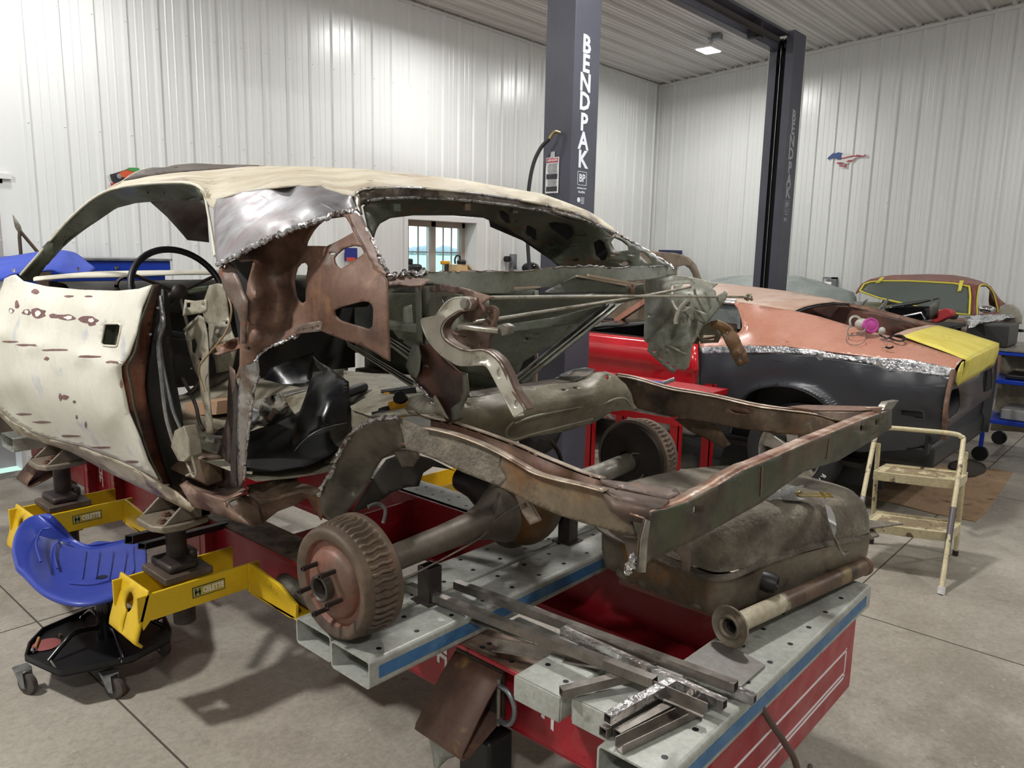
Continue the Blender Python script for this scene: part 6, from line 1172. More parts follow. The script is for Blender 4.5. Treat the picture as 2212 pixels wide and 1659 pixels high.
# ---- left trunk hinge bracket, goose neck arm and torsion rods
HX = 1.24
HB = mat('hinge_bracket', '#6d5649', .5, .2, (('#856c5d', 4, .45, .6), ('#4f3d36', 5, .5, .64), ('#97918a', 8, .62, .72)), rvar=.1)
part('hinge_bracket', GREENGREY, [(898, 618, 1.36), (926, 617, 1.33), (951, 614, 1.30), (997, 622, 1.27), (1010, 640, 1.27), (1000, 690, 1.28), (985, 712, 1.29), (960, 735, 1.30), (930, 746, 1.32), (902, 742, 1.36)], holes=[[(950, 642), (968, 640), (958, 655)]], L=14)
part('hinge_bracket_back', PKG, [(897, 618, 1.35), (908, 618, 1.33), (912, 742, 1.33), (900, 742, 1.35)], L=20)
part('hinge_cover', HB, [(926, 618, 1.29), (951, 613, 1.26), (997, 621, 1.22), (1030, 630, 1.20), (1067, 641, 1.18), (1052, 648, 1.18), (1040, 656, 1.18), (1044, 664, 1.18), (1048, 672, 1.18), (1042, 682, 1.19), (1030, 690, 1.20), (1017, 697, 1.20), (1002, 689, 1.21), (998, 670, 1.21), (1004, 650, 1.215), (1000, 636, 1.22), (960, 630, 1.25), (928, 630, 1.28)], L=10)
part('hinge_lower_plate', mat('hinge_rust', '#553830', .45, .2, (('#704a38', 4, .45, .6), ('#3e302c', 5, .52, .64), ('#8a6a54', 8, .62, .72)), rvar=.12), [(901, 743, 1.34), (928, 744, 1.32), (961, 777, 1.31), (992, 803, 1.31), (1009, 808, 1.31), (1012, 846, 1.31), (1006, 866, 1.31), (985, 890, 1.32), (980, 909, 1.33), (971, 914, 1.33), (964, 901, 1.33), (930, 860, 1.33), (901, 828, 1.33), (888, 815, 1.34), (878, 795, 1.36), (884, 765, 1.36), (891, 745, 1.35)], holes=[ring((921, 791), 6, 10, ry=4)], L=12)
part('hinge_lower_wing', GREENGREY, [(891, 744, 1.34), (903, 744, 1.32), (908, 770, 1.30), (905, 800, 1.30), (898, 817, 1.30), (887, 812, 1.32), (876, 790, 1.34)], L=12)
part('hinge_side_flange', GREENGREY, [(999, 811, 1.305), (1008, 807, 1.30), (1012, 846, 1.30), (1005, 861, 1.30), (997, 885, 1.30), (1000, 905, 1.31), (975, 915, 1.32), (974, 882, 1.31), (994, 866, 1.305), (999, 843, 1.305)], L=12)
jag('cut_edge', [(896, 826, 1.325), (915, 845, 1.32), (935, 868, 1.32), (952, 890, 1.32), (967, 908, 1.32)], .005, am=.004)
gn_o = [(1002, 641), (982, 642), (964, 651), (951, 666), (941, 681), (928, 686), (913, 687), (908, 694), (911, 708), (916, 722), (925, 738), (936, 752), (950, 766), (967, 778), (980, 786), (992, 790), (1017, 790), (1042, 788), (1049, 791), (1055, 799), (1068, 823), (1088, 862), (1108, 899), (1112, 901.5)]
gn_i = [(1134, 886), (1128, 875), (1108, 846), (1095, 815), (1083, 790), (1074, 777), (1063, 767), (1052, 759), (1040, 755.5), (1028, 756), (1017, 757.5), (997, 755), (977, 745), (966, 738), (959, 731), (954, 720), (953, 710), (957, 700), (964, 691), (972, 684), (992, 672), (1006, 672), (1017, 668), (1021, 655), (1015, 644)]
GN = mat('hinge_arm_grey', '#aeaa9c', .38, .15, (('#bdb9ab', 4, .45, .6), ('#7d7568', 7, .56, .66), ('#6b4c3a', 10, .64, .72)), rvar=.12)
gx = HX-.075; dome = [(965, 668, gx+.006), (932, 712, gx+.009), (960, 755, gx+.009), (1010, 773, gx+.009), (1055, 776, gx+.009), (1080, 815, gx+.004), (1105, 860, gx+.004)]
part('hinge_arm', GN, [(a, b, gx) for a, b in gn_o+gn_i], holes=[ring((1078, 806), 4, 10, ry=9, a0=.2), ring((1115, 872), 4, 10, ry=8)], extra=dome, L=9, solid=.004)
def flange(name, pts, X, w0, mt):
    a = cr([S(p[0], p[1], X=X) for p in pts], 3); m = M(); m.grid([a, [q+V(w0, 0, 0) for q in a]]); return m.build(name, mt, car, solid=.003)
flange('hinge_arm_flange', gn_o, gx, .03, GN); flange('hinge_arm_flange', gn_i, gx, .03, HB)
m = M(); m.lathe([(.0, -.008), (.010, -.008), (.013, -.002), (.013, .06)], S(1006, 656, X=gx), (1, 0, 0), 16); m.build('hinge_pivot', WORN, car)
part('torsion_bracket', HB, [(959, 734, 1.27), (975, 716, 1.27), (1012, 712, 1.27), (1040, 704, 1.26), (1052, 690, 1.26), (1055, 670, 1.26), (1063, 664, 1.26), (1074, 672, 1.26), (1072, 700, 1.26), (1064, 722, 1.26), (1058, 738, 1.26), (1058, 757, 1.27), (1030, 758, 1.28), (990, 754, 1.28), (968, 745, 1.28)], holes=[ring((1001, 750), 3, 8, ry=6), ring((1015, 751), 3, 8, ry=6), ring((1035, 745), 3, 8, ry=4)], L=10)
rx = lambda px: 1.22+(px-1050)/(1618-1050)*1.36
rod = lambda pts, r, nm: (lambda m: (m.tube(cr(pts, 4), r, 10), m.build(nm, mat('rod_steel', '#b5b0a2', .3, .7, (('#8c8676', 14, .5, .65),)), car)))(M())
rod([S(1050, 643, X=rx(1050)), S(1250, 640.5, X=rx(1250)), S(1400, 640, X=rx(1400)), S(1612, 641.5, X=rx(1612))], .0045, 'torsion_rod')
rod([S(992, 706, X=1.17), S(1000, 700, X=1.18), S(1030, 695, X=1.22), S(1073, 689, X=1.3), S(1180, 672, X=1.58), S(1270, 658, X=1.82), S(1362, 643, X=2.08), S(1430, 632, X=2.28), S(1492, 620, X=2.45)], .0045, 'torsion_rod')
rod([S(992, 706, X=1.17), S(1010, 707, X=1.16), S(1040, 711, X=1.16), S(1078, 715, X=1.17)], .0065, 'torsion_rod')
m = M(); m.prism(T([(1074, 704), (1088, 698), (1100, 705), (1097, 722), (1084, 727), (1072, 718)], X=1.17), (.02, 0, 0)); m.build('rod_clamp', WORN, car, bevel=.003)
m = M(); m.tube(cr([S(1060, 676, X=1.2), S(1056, 668, X=1.2), S(1065, 665, X=1.2), S(1073, 672, X=1.2), S(1070, 690, X=1.2), S(1062, 708, X=1.2)], 4), .006, 8); m.tube(cr([S(970, 690, X=1.26), S(973, 710, X=1.25), S(985, 722, X=1.25), S(1005, 727, X=1.25)], 4), .003, 8); m.build('rod_hook', HB, car, split=True)
m = M(); c = S(1618, 642, X=rx(1618))
for k in range(9): m.ball(c+V(R.uniform(-.012, .012), R.uniform(-.012, .012), R.uniform(-.008, .008)), .006, (1, 1, 1), 5)
m.build('rod_end_nut', mat('nut_brass', '#8f8a74', .4, .5), car)
# ---- right hinge bracket and arm
RBK = mat('right_bracket_grey', '#98998c', .45, .08, (('#a6a799', 4, .45, .6), ('#7b7b6f', 6, .54, .66), ('#5a4a3c', 12, .66, .73)), rvar=.12)
rb = [(1394, 601, 2.60), (1410, 597, 2.58), (1440, 594, 2.55), (1493, 599.5, 2.50), (1525, 606, 2.48), (1551, 613, 2.46), (1539, 623.5, 2.46), (1546, 629, 2.46), (1548, 640, 2.45), (1560, 633, 2.44), (1569, 634, 2.43), (1564, 645, 2.43), (1548, 665, 2.45), (1531, 682, 2.46), (1515, 712, 2.48), (1502, 735, 2.49), (1493, 753, 2.5), (1493, 768, 2.5), (1488, 793, 2.5), (1478, 801, 2.5), (1465, 796, 2.5), (1455, 806, 2.5), (1450, 803, 2.5), (1425, 782, 2.5), (1399.5, 758, 2.52), (1402, 742.5, 2.52), (1392, 735, 2.54), (1393, 692, 2.58)]
part('right_hinge_bracket', RBK, rb, holes=[ring((1452.6, 626), 3.6, 10, ry=10), [(1475, 614), (1491, 613), (1493, 623), (1477, 624)], ring((1475.5, 692), 3, 8, ry=8), ring((1488, 692), 3, 8, ry=8), ring((1466.6, 754), 2.2, 8), ring((1414.7, 759), 2.2, 8), ring((1427.3, 773), 2.2, 8), ring((1441, 785), 2.2, 8), ring((1454, 793), 2.2, 8), [(1478, 655), (1492, 650), (1493, 663), (1476, 662)], ring((1406, 681), 5, 8, ry=2)],
     extra=[(1415, 620, 2.58), (1425, 640, 2.58), (1430, 660, 2.53), (1440, 620, 2.5), (1470, 640, 2.46), (1500, 660, 2.46), (1440, 700, 2.52), (1420, 720, 2.50), (1450, 730, 2.53), (1470, 740, 2.46), (1490, 720, 2.50), (1430, 750, 2.47), (1450, 770, 2.5)], L=9)
m = M(); m.tube([S(1491, 640, X=2.47), S(1493, 750, X=2.49)], .005, 6); m.tube(cr([S(1402, 733, X=2.51), S(1430, 742, X=2.49), S(1455, 752, X=2.47), S(1482, 765, X=2.49)], 3), .005, 6); m.build('bracket_rib', RBK, car)
part('right_hinge_gusset', RBK, [(1500, 668, 2.42), (1530, 678, 2.42), (1552, 640, 2.40), (1566, 628, 2.39), (1572, 634, 2.39), (1570, 645, 2.39), (1553, 668, 2.41), (1532, 694, 2.43), (1522, 700, 2.44), (1505, 690, 2.44)], L=10)
part('right_bracket_top', HB, [(1440, 595, 2.55), (1493, 599, 2.5), (1551, 613, 2.46), (1540, 618, 2.55), (1490, 607, 2.6), (1440, 601, 2.62)], L=14)
m = M(); m.lathe([(0, -.004), (.012, -.004), (.014, .004)], S(1520, 622, X=2.475), (1, 0, 0), 20); m.build('rubber_plug', GALV, car)
m = M(); m.tube(cr([S(1452, 650, X=2.44), S(1462, 668, X=2.43), S(1476, 672, X=2.43), S(1490, 664, X=2.43)], 4), .004, 8); m.tube(cr([S(1484, 650, X=2.42), S(1470, 665, X=2.42), S(1460, 690, X=2.42), S(1461, 700, X=2.42)], 4), .008, 8); m.build('hinge_spring_link', GN, car)
arm = [(1538, 694), (1552, 691), (1566.6, 697), (1579, 704.6), (1594, 727), (1607, 755), (1618.5, 779), (1610, 783), (1597, 789), (1584, 763), (1566.6, 728), (1556, 712), (1540, 706)]
ARMR = mat('arm_rust', '#6f523a', .5, .2, (('#8a6a4a', 6, .45, .6), ('#958f80', 7, .58, .68), ('#4b382b', 8, .6, .7)), rvar=.1)
part('right_hinge_arm', ARMR, [(a, b, 2.5) for a, b in arm], holes=[ring((1573, 720), 3.4, 8, ry=5), ring((1601, 773), 3, 8, ry=6)], extra=[(1580, 735, 2.485), (1600, 765, 2.485)], L=9, solid=.012)
part('right_link_plate', TANIN, [(1520, 700, 2.58), (1548, 693, 2.58), (1556, 712, 2.58), (1560, 722, 2.58), (1552, 740, 2.58), (1514, 742, 2.58), (1510, 722, 2.58)], holes=[[(1520, 724), (1545, 724), (1543, 734), (1518, 734)]], L=14)
# ================================================================ loose things in and round the shell
def flatthing(name, mt, out, label, cat, holes=(), extra=(), ax='X', L=14, d=None, solid=.003, group=None):
    m = M(); sheet(m, out, holes, extra, ax, L, 0, d); o = m.build(name, mt, solid=solid); tag(o, label, cat, group); return o
BPL = mat('black_panel', '#17161a', .35, 0, (('#2a2726', 4, .5, .62), ('#454039', 6, .62, .70)), rvar=.12)
flatthing('spare_quarter_skin', BPL, [(677, 770, 1.60), (690, 782, 1.58), (715, 796, 1.55), (733, 811, 1.53), (754, 825, 1.52), (755, 855, 1.50), (754, 889, 1.48), (750, 913, 1.46), (706, 922, 1.40), (672, 938, 1.36), (642, 965, 1.33), (617, 1002, 1.31), (602, 1016, 1.30), (611, 999, 1.33), (626, 959, 1.38), (648, 892, 1.46), (663, 852, 1.52), (672, 819, 1.56), (700, 804, 1.56), (687, 795, 1.6)], 'large black sheet metal quarter section leaning inside the rear seat area', 'body panel', L=12, extra=[(700, 860, 1.44), (690, 900, 1.40)])
m = M(); pts = [S(a, b, X=x) for a, b, x in ((750, 912, 1.45), (706, 922, 1.39), (672, 938, 1.35), (642, 965, 1.32), (617, 1002, 1.30), (602, 1016, 1.29))]; q = cr(pts, 4); m.grid([q, [p+V(.02, .03, -.01) for p in q]]); o = m.build('panel_flange', WORN, solid=.003); o.parent = bpy.data.objects['spare_quarter_skin']; o.matrix_parent_inverse = Matrix.Translation(-bpy.data.objects['spare_quarter_skin'].location)
flatthing('black_liner', BPL, [(584, 795, 1.9), (626, 778, 1.95), (678, 761, 2.0), (681, 782, 2.0), (675, 810, 2.0), (671, 828, 1.98), (642, 831, 1.95), (581, 840, 1.85), (544, 856, 1.75), (566, 825, 1.82)], 'black plastic trunk side liner lying behind the driver seat area', 'liner')
flatthing('black_mat', mat('black_matt', '#0c0b0c', .8), [(532, 935, .965), (560, 925, .965), (600, 912, .965), (636, 895, .965), (660, 880, .965), (700, 900, .965), (745, 920, .965), (740, 960, .965), (709, 984, .965), (666, 1005, .965), (599, 1016, .965), (529, 1016, .965)], 'black rubber mat covering the floor pan behind the door pillar', 'mat', ax='Z', L=30)
flatthing('crumpled_sheet', mat('crumple', '#8c877b', .5, 0, (('#5f5a50', 9, .5, .62), ('#b3ada0', 14, .6, .7))), [(538, 868, 1.04), (570, 860, 1.08), (590, 853, 1.05), (606, 849, 1.10), (618, 868, 1.07), (637, 895, 1.00), (610, 908, 1.0), (581, 922, 1.0), (556, 918, 1.03), (532, 935, 1.0), (530, 900, 1.02)], 'crumpled grey sheet lying on the floor pan beside the door pillar', 'sheet', ax='Z', L=12, extra=[(570, 885, 1.09), (590, 870, 1.03), (600, 890, 1.07), (560, 900, 1.01)])
m = M(); sheet(m, [(531, 892, 1.05), (548, 889, 1.05), (560, 893, 1.05), (561, 904, 1.05), (548, 911, 1.05), (532, 912, 1.05)], [ring((549, 895), 4, 8, ry=2), ring((537, 899), 2.4, 8, ry=1.6), ring((557, 900), 2, 8, ry=1.6)], ax='Z', L=10); tag(m.build('white_bracket', WHITE, solid=.012), 'small white bracket with three holes on the crumpled grey sheet', 'bracket')
m = M(); m.prism(T([(399, 870), (468, 866), (468, 896), (401, 898)], X=1.45), (.16, 0, 0)); tag(m.build('cardboard_box', mat('card', '#b08f72', .8), bevel=.003), 'small tan cardboard box seen low inside the door opening', 'box')
m = M(); rr = random.Random(3); c = S(478, 952, X=1.3)
m.ball(c, .055, (1, .9, .7), 8); m.xf(lambda v: v+V(rr.uniform(-.012, .012), rr.uniform(-.012, .012), rr.uniform(-.012, .012))); tag(m.build('foil_ball', CHROME, smooth=8), 'crumpled silver foil wad lying behind the door latch', 'foil')
flatthing('cut_strip', WORN, [(600, 852, 1.06), (640, 842, 1.06), (672, 834, 1.06), (672, 842, 1.06), (630, 854, 1.06), (604, 862, 1.06)], 'pale offcut strip between the black liner and the crumpled sheet', 'offcut', ax='Z')
flatthing('cut_strip', RUST, [(575, 905, 1.08), (590, 880, 1.11), (598, 884, 1.11), (584, 908, 1.08)], 'thin brown offcut leaning over the crumpled sheet', 'offcut', ax='Z')
# ---- cordless drills on the rear floor
DY = mat('tool_yellow', '#d49a1a', .4); DB = mat('tool_black', '#1d1c1d', .5)
t = thing('cordless_drill', S(845, 885, Z=1.12), 'yellow and black cordless drill lying with its battery up on the rear floor', 'drill')
m = M(); a, b = S(803, 893, Z=1.135), S(840, 887, Z=1.14); dd = (b-a).normalized(); m.lathe([(.0, 0), (.004, 0), (.005, .02), (.011, .022), (.014, .035), (.016, .06)], a, dd, 16); m.build('chuck', DB, t)
m = M(); m.lathe([(.018, 0), (.026, .004), (.027, .03), (.026, .075), (.018, .085)], b, dd, 20); m.build('body', DY, t)
c0 = S(852, 868, Z=1.19); g = S(856, 884, Z=1.145)
m = M(); m.tube(cr([S(866, 886, Z=1.14), S(870, 870, Z=1.16), S(862, 858, Z=1.18)], 3), .020, 10); m.build('grip', DB, t)
m = M(); q = T([(821, 845), (862, 841), (866, 862), (846, 872), (824, 872), (820, 862)], X=1.62); m.prism(q, (.075, 0, 0)); m.build('battery', DB, t, bevel=.005)
m = M(); q = T([(829, 848), (841, 847), (841, 869), (829, 870)], X=1.617); m.prism(q, (.003, 0, 0)); m.build('battery_label', DY, t)
m = M(); q = T([(822, 842), (861, 837), (862, 842), (823, 847)], X=1.617); m.prism(q, (.08, 0, 0)); m.build('battery_top', GALV, t)
t = thing('cordless_grinder', S(780, 840, Z=1.13), 'yellow and black cordless right angle tool lying farther in on the rear floor', 'power tool')
m = M(); a, b = S(742, 852, Z=1.13), S(786, 836, Z=1.13); m.tube([a, (a+b)/2, b], .017, 12); m.build('body', DB, t)
m = M(); q = T([(783, 825), (796, 819), (808, 823), (813, 838), (806, 843), (796, 838), (786, 836)], X=1.95); m.prism(q, (.06, 0, 0)); m.build('head', DY, t, bevel=.006)
m = M(); q = T([(812, 822), (816, 824), (816, 840), (812, 843)], X=1.95); m.prism(q, (.06, 0, 0)); m.build('battery_edge', DB, t)
# ================================================================ fuel tank on the bench
ft = thing('fuel_tank', (2.3, 1.0, .6), 'undercoated fuel tank sitting on the end of the bench behind the cross panel', 'fuel tank')
fp = [V(1.915, .90, 0), V(2.10, .842, 0), (V(2.50, .715, 0)), V(2.585, .715, 0), V(2.66, .80, 0), V(2.69, 1.0, 0), V(2.64, 1.20, 0), V(2.45, 1.33, 0), V(2.15, 1.40, 0), V(1.98, 1.36, 0), V(1.925, 1.20, 0), V(1.90, 1.0, 0)]
cen = sum(fp, Vector())/len(fp)
def rings(spec, n=7):
    rows = []
    for z, k, s_ in spec:
        loop = cr([cen+(p-cen)*k for p in fp], n, True); rows.append([V(p.x, p.y, z) for p in loop]+[V(loop[0].x, loop[0].y, z)])
    return rows
TANKB = mat('tank_steel', '#7b7161', .42, .3, (('#94897a', 3, .45, .6), ('#8a5f30', 3.5, .55, .68), ('#5f564a', 7, .6, .7)), rvar=.12)
def lump(v):
    if v.x < 2.0: v = v+V(.010*math.sin(v.y*60), 0, -.008*abs(math.sin(v.y*42)))
    return v
m = M(); m.grid(rings([(.583, .05, 0), (.583, .80, 0), (.592, .90, 0), (.615, .96, 0), (.66, .985, 0), (.715, .99, 0), (.728, 1.0, 0)])); m.xf(lump); m.build('lower_shell', TANKB, ft, smooth=60)
m = M(); m.grid(rings([(.728, .98, 0), (.727, 1.055, 0), (.733, 1.055, 0), (.735, .98, 0)])); m.xf(lambda v: v+V(0, 0, .012*math.sin(v.x*8+v.y*3))); m.build('seam_flange', UNDERCOAT, ft)
m = M(); m.prism([V(2.57, .72, .735), V(2.70, .645, .738), V(2.64, .80, .735)], (0, 0, .004)); m.build('corner_tab', UNDERCOAT, ft)
m = M(); m.grid(rings([(.733, .985, 0), (.785, .965, 0), (.83, .925, 0), (.852, .87, 0), (.861, .79, 0), (.864, .45, 0), (.865, .02, 0)]))
def crater(v):
    c = V(2.12, .93, .80); d = (v-c).length; return v+V(0, 0, .010*math.exp(-((d-.075)/.03)**2)-.008*math.exp(-(d/.05)**2))
m.xf(crater); m.build('upper_shell', mat('tank_coat', '#756d60', .85, 0, (('#8b8374', 9, .45, .6), ('#5d564b', 5, .5, .65)), bump=.9, bscale=60), ft, smooth=60)
m = M(); o_ = S(1662, 1258, Y=.812); m.lathe([(.028, .02), (.030, .0), (.024, -.022), (.020, -.022), (.018, 0), (0, 0)], o_, (-.2, 1, .1), 20, cap=False); m.build('filler_neck', BLACK, ft)
m = M()
for k in range(4): c = V(1.955+.006*k, .99+.085*k, .607); m.ball(c, .045, (.8, .9, .5), 8)
m.build('pressed_ribs', TANKB, ft)
# strap
ts = thing('tank_strap', (2.45, .8, .86), 'shiny steel strap draped over the right end of the fuel tank', 'strap')
sp = [S(1690, 1076, Z=.872), S(1740, 1080, Z=.872), S(1778, 1088, Z=.872), S(1790, 1102, Z=.862), S(1797, 1130, Y=.715), S(1803, 1160, Y=.698), S(1810, 1184, Y=.690), S(1820, 1196, Y=.68), S(1834, 1192, Y=.665)]
m = M(); m.sweep([(-.014, 0), (.014, 0), (.014, .0025), (-.014, .0025)], cr(sp, 5), (.3, -.5, 1)); m.build('strap', mat('strap_steel', '#a5a39f', .2, .95), ts)
t = thing('plastic_bag', S(1690, 1070, Z=.86), 'crumpled clear plastic parts bag on top of the fuel tank', 'plastic bag')
m = M(); rr = random.Random(6); sheet(m, [(1650, 1082, .862), (1672, 1062, .90), (1690, 1048, .93), (1712, 1055, .91), (1735, 1050, .90), (1722, 1064, .88), (1700, 1075, .865), (1668, 1080, .862)], ax='Z', L=8); m.xf(lambda v: v+V(rr.uniform(-.004, .004), rr.uniform(-.004, .004), rr.uniform(0, .008))); m.build('bag', mat('clear_plastic', '#dfe3e6', .12, 0, alpha=.55), t, smooth=10, solid=.001)
for k, (a, b, c_, d) in enumerate(((1722, 1066, 1795, 1068), (1728, 1072, 1800, 1073))):
    t = thing('strap_bolt', S((a+c_)/2, b, Z=.86), ('upper' if k == 0 else 'lower')+' of the two long gold J bolts on top of the fuel tank', 'bolt', 'gold strap bolts')
    m = M(); p, q = S(a, b, Z=.862), S(c_, d, Z=.862); u = (q-p).normalized(); m.tube([p, q], .0035, 8); m.cyl(q-u*.012, q-u*.006, .007, 6); m.tube(cr([p, p-u*.010+V(0, 0, .006), p-u*.004+V(0, 0, .014), p+u*.006+V(0, 0, .012)], 3), .0032, 8); m.build('rod', mat('gold_zinc', '#b59d55', .3, .8), t)
    m = M(); m.lathe([(.0045, 0), (.011, 0), (.011, .003), (.0045, .003)], S(c_-22, d-1, Z=.865), u, 16); m.build('washer', mat('gold_zinc', ''), t)
# ================================================================ step stool
ss = thing('step_stool', (4.4, 1.0, 0), 'chipped cream metal two step stool with a top handrail, standing by the fastback', 'step stool')
PAINTC = mat('stool_cream', '#c9bd98', .4, .05, (('#d6cba9', 5, .45, .6), ('#6b5f52', 20, .60, .66, 5, .5), ('#a3917b', 12, .6, .7)), bump=.05)
wv = V(-.15, .40, 0)
fr0, rr0 = V(4.06, .77, 0), V(4.68, .84, 0)
tR = S(2083, 950, X=4.62)
def leg(a, b, r, nm, mt, par=ss): m = M(); m.tube([a, b], r, 12); return m.build(nm, mt, par)
zt = tR.z
frT = tR+V(-.02, 0, -.03)
path = [fr0+V(0, 0, .02), fr0.lerp(frT, .5), frT, tR+V(0, .015, .012), tR+V(-.02, .06, .028), tR+wv*.5+V(0, 0, .03), tR+wv+V(.02, -.06, .028), tR+wv+V(0, -.015, .012), frT+wv, (fr0+wv).lerp(frT+wv, .5), fr0+wv+V(0, 0, .02)]
m = M(); m.tube(cr(path, 5), .0125, 12); m.build('front_frame', PAINTC, ss)
for s_ in (0, 1):
    a = rr0+wv*s_; m = M(); m.tube([a+V(0, 0, .012), a+V(-.05, 0, .60)], .0125, 12); m.build('rear_leg', PAINTC, ss)
    m = M(); m.cyl(fr0+wv*s_, fr0+wv*s_+V(.012, 0, .035), .017, 14); m.build('rubber_foot', WHITE if s_ == 0 else RUBBER, ss)
    m = M(); m.cyl(a, a+V(0, 0, .03), .015, 12); m.build('rubber_foot', DKSTEEL, ss)
    f0, f1 = fr0.lerp(frT, .16)+wv*s_, fr0.lerp(frT, .56)+wv*s_; m = M(); m.tube([f0, f1], .0150, 12); m.build('leg_sleeve', mat('bare_sleeve', '#6b6668', .4, .6) if s_ == 0 else BARE, ss)
def tread(z, xf, nm):
    k = z/frT.z; f = fr0.lerp(frT, k); d = V(1, 0, 0); a = V(f.x+.02, f.y, z); w_ = wv*.94; dpt = .22
    cs = [a+w_*.04, a+w_*.5+V(-.012, 0, 0), a+w_*.96, a+w_+V(.04, 0, 0), a+w_+V(dpt-.03, 0, 0), a+w_*.95+V(dpt, 0, 0), a+w_*.5+V(dpt+.005, 0, 0), a+w_*.06+V(dpt, 0, 0), a+V(dpt-.03, 0, 0), a+V(.03, 0, 0)]
    m = M(); m.prism(cr(cs, 4, True), (0, 0, .006)); st_ = m.build(nm, PAINTC, ss)
    m = M(); m.sweep([(-.003, -.035), (.003, -.035), (.003, .012), (-.003, .012)], cr(cs, 4, True), (0, 0, 1), closed=True); m.build('tread_rim', PAINTC, st_)
    m = M()
    for i in range(9): o = V(.04+i*.018, 0, .007); m.sweep([(-.004, 0), (.004, 0), (0, .003)], [a+w_*.1+o, a+w_*.9+o], (0, 0, 1))
    m.build('grip_ridges', mat('worn_ridges', '#8c7a5e', .5, .2, (('#c9bd98', 14, .5, .62),)), st_)
tread(.235, 0, 'lower_tread'); tread(.465, 0, 'upper_tread')
m = M(); m.tube([rr0+V(-.02, 0, .2), rr0+wv+V(-.02, 0, .2)], .006, 8); m.build('cross_brace', PAINTC, ss)
# floor cardboard and cloth
m = M(); m.prism([S(a, b, Z=.0015) for a, b in ((1860, 1068), (1890, 1078), (1960, 1095), (2026, 1112), (2107, 1127), (2121, 1115), (2130, 1108), (2145, 1085), (2162, 1062), (2188, 1022), (2150, 1014), (2081, 1014), (1990, 1000), (1900, 1000), (1870, 1030))], (0, 0, .004)); tag(m.build('floor_cardboard', mat('card_floor', '#a98b6c', .85, 0, (('#8d7157', 4, .5, .65), ('#4a3b30', 6, .62, .72)))), 'torn flat sheet of cardboard on the floor behind the step stool', 'cardboard')
m = M(); m.patch([[S(a, b, Z=z) for a, b, z in r] for r in ([(2052, 1000, .008), (2080, 992, .01), (2105, 994, .01), (2126, 1004, .008)], [(2050, 1012, .01), (2078, 1002, .06), (2104, 1004, .055), (2130, 1012, .01)], [(2066, 1024, .008), (2085, 1016, .05), (2104, 1016, .04), (2128, 1020, .008)], [(2078, 1030, .008), (2092, 1031, .008), (2106, 1029, .008), (2120, 1024, .008)])], 4, 4); tag(m.build('dark_cloth', mat('cloth_dark', '#3b342c', .9), solid=.004), 'dark crumpled cloth lying on the floor cardboard', 'cloth')
# respirator on the fastback quarter
t = thing('respirator', S(1870, 712, X=5.2), 'half face respirator with pink filter discs lying on the salmon rear quarter', 'respirator')
c = S(1881, 703, X=5.22); ax_ = V(-.75, -.6, .25).normalized(); PINK = mat('filter_pink', '#b3408e', .6, 0, (('#9c3780', 30, .5, .6),)); GRR = mat('mask_grey', '#a7a49b', .5); DGR = mat('strap_grey', '#6a6764', .6)
m = M(); m.lathe([(0, .012), (.030, .012), (.034, .009), (.037, .012), (.046, .012), (.050, .006), (.050, -.012), (.045, -.016), (0, -.016)], c, ax_, 36, cap=False); m.build('filter_disc', PINK, t)
m = M(); m.lathe([(0, .010), (.04, .010), (.046, .004), (.046, -.012), (0, -.014)], c+V(.05, .03, -.01), V(.5, -.8, .2), 28, cap=False); m.build('filter_disc', PINK, t)
m = M(); m.ball(c+V(.02, .06, .0), .045, (1, 1, .9), 8); m.build('face_piece', GRR, t)
m = M(); m.sweep([(-.007, -.0015), (.007, -.0015), (.007, .0015), (-.007, .0015)], cr([S(a, b, X=x) for a, b, x in ((1838, 708, 5.2), (1836, 692, 5.2), (1842, 684, 5.21), (1852, 684, 5.22), (1862, 693, 5.22), (1870, 705, 5.2), (1868, 715, 5.18))], 5), (-1, 0, 0)); m.build('cradle', GRR, t)
m = M(); m.tube(cr([S(a, b, X=x) for a, b, x in ((1838, 702, 5.19), (1831, 714, 5.16), (1834, 724, 5.13), (1850, 724, 5.13), (1866, 716, 5.16), (1870, 708, 5.18))], 5), .0035, 8)
m.tube(cr([S(a, b, X=x) for a, b, x in ((1832, 718, 5.14), (1828, 734, 5.10), (1838, 744, 5.07), (1856, 744, 5.07), (1869, 734, 5.10), (1866, 722, 5.14))], 5), .002, 8)
m.tube(cr([S(a, b, X=x) for a, b, x in ((1900, 712, 5.19), (1908, 728, 5.15), (1916, 738, 5.10), (1915, 748, 5.07), (1904, 752, 5.05))], 5), .002, 8); m.build('straps', DGR, t)
m = M(); m.ball(S(1905, 715, X=5.2), .022, (1, 1, 1.2), 6); m.build('exhale_valve', GRR, t)
t = thing('safety_goggles', S(1925, 728, X=5.28), 'black strapped safety goggles beside the pink respirator', 'goggles')
m = M(); m.sweep([(-.009, -.001), (.009, -.001), (.009, .001), (-.009, .001)], cr([S(a, b, X=x) for a, b, x in ((1900, 722, 5.22), (1915, 731, 5.2), (1930, 725, 5.25), (1945, 724, 5.27), (1954, 731, 5.24), (1948, 737, 5.2), (1934, 735, 5.2), (1922, 730, 5.22))], 5), (-.3, 0, 1)); m.build('head_strap', BLACK, t)
m = M(); m.tube(cr([S(a, b, X=x) for a, b, x in ((1913, 750, 5.05), (1922, 752, 5.05), (1930, 749, 5.06))], 4), .006, 8); m.build('frame', BLACKGLOSS, t)
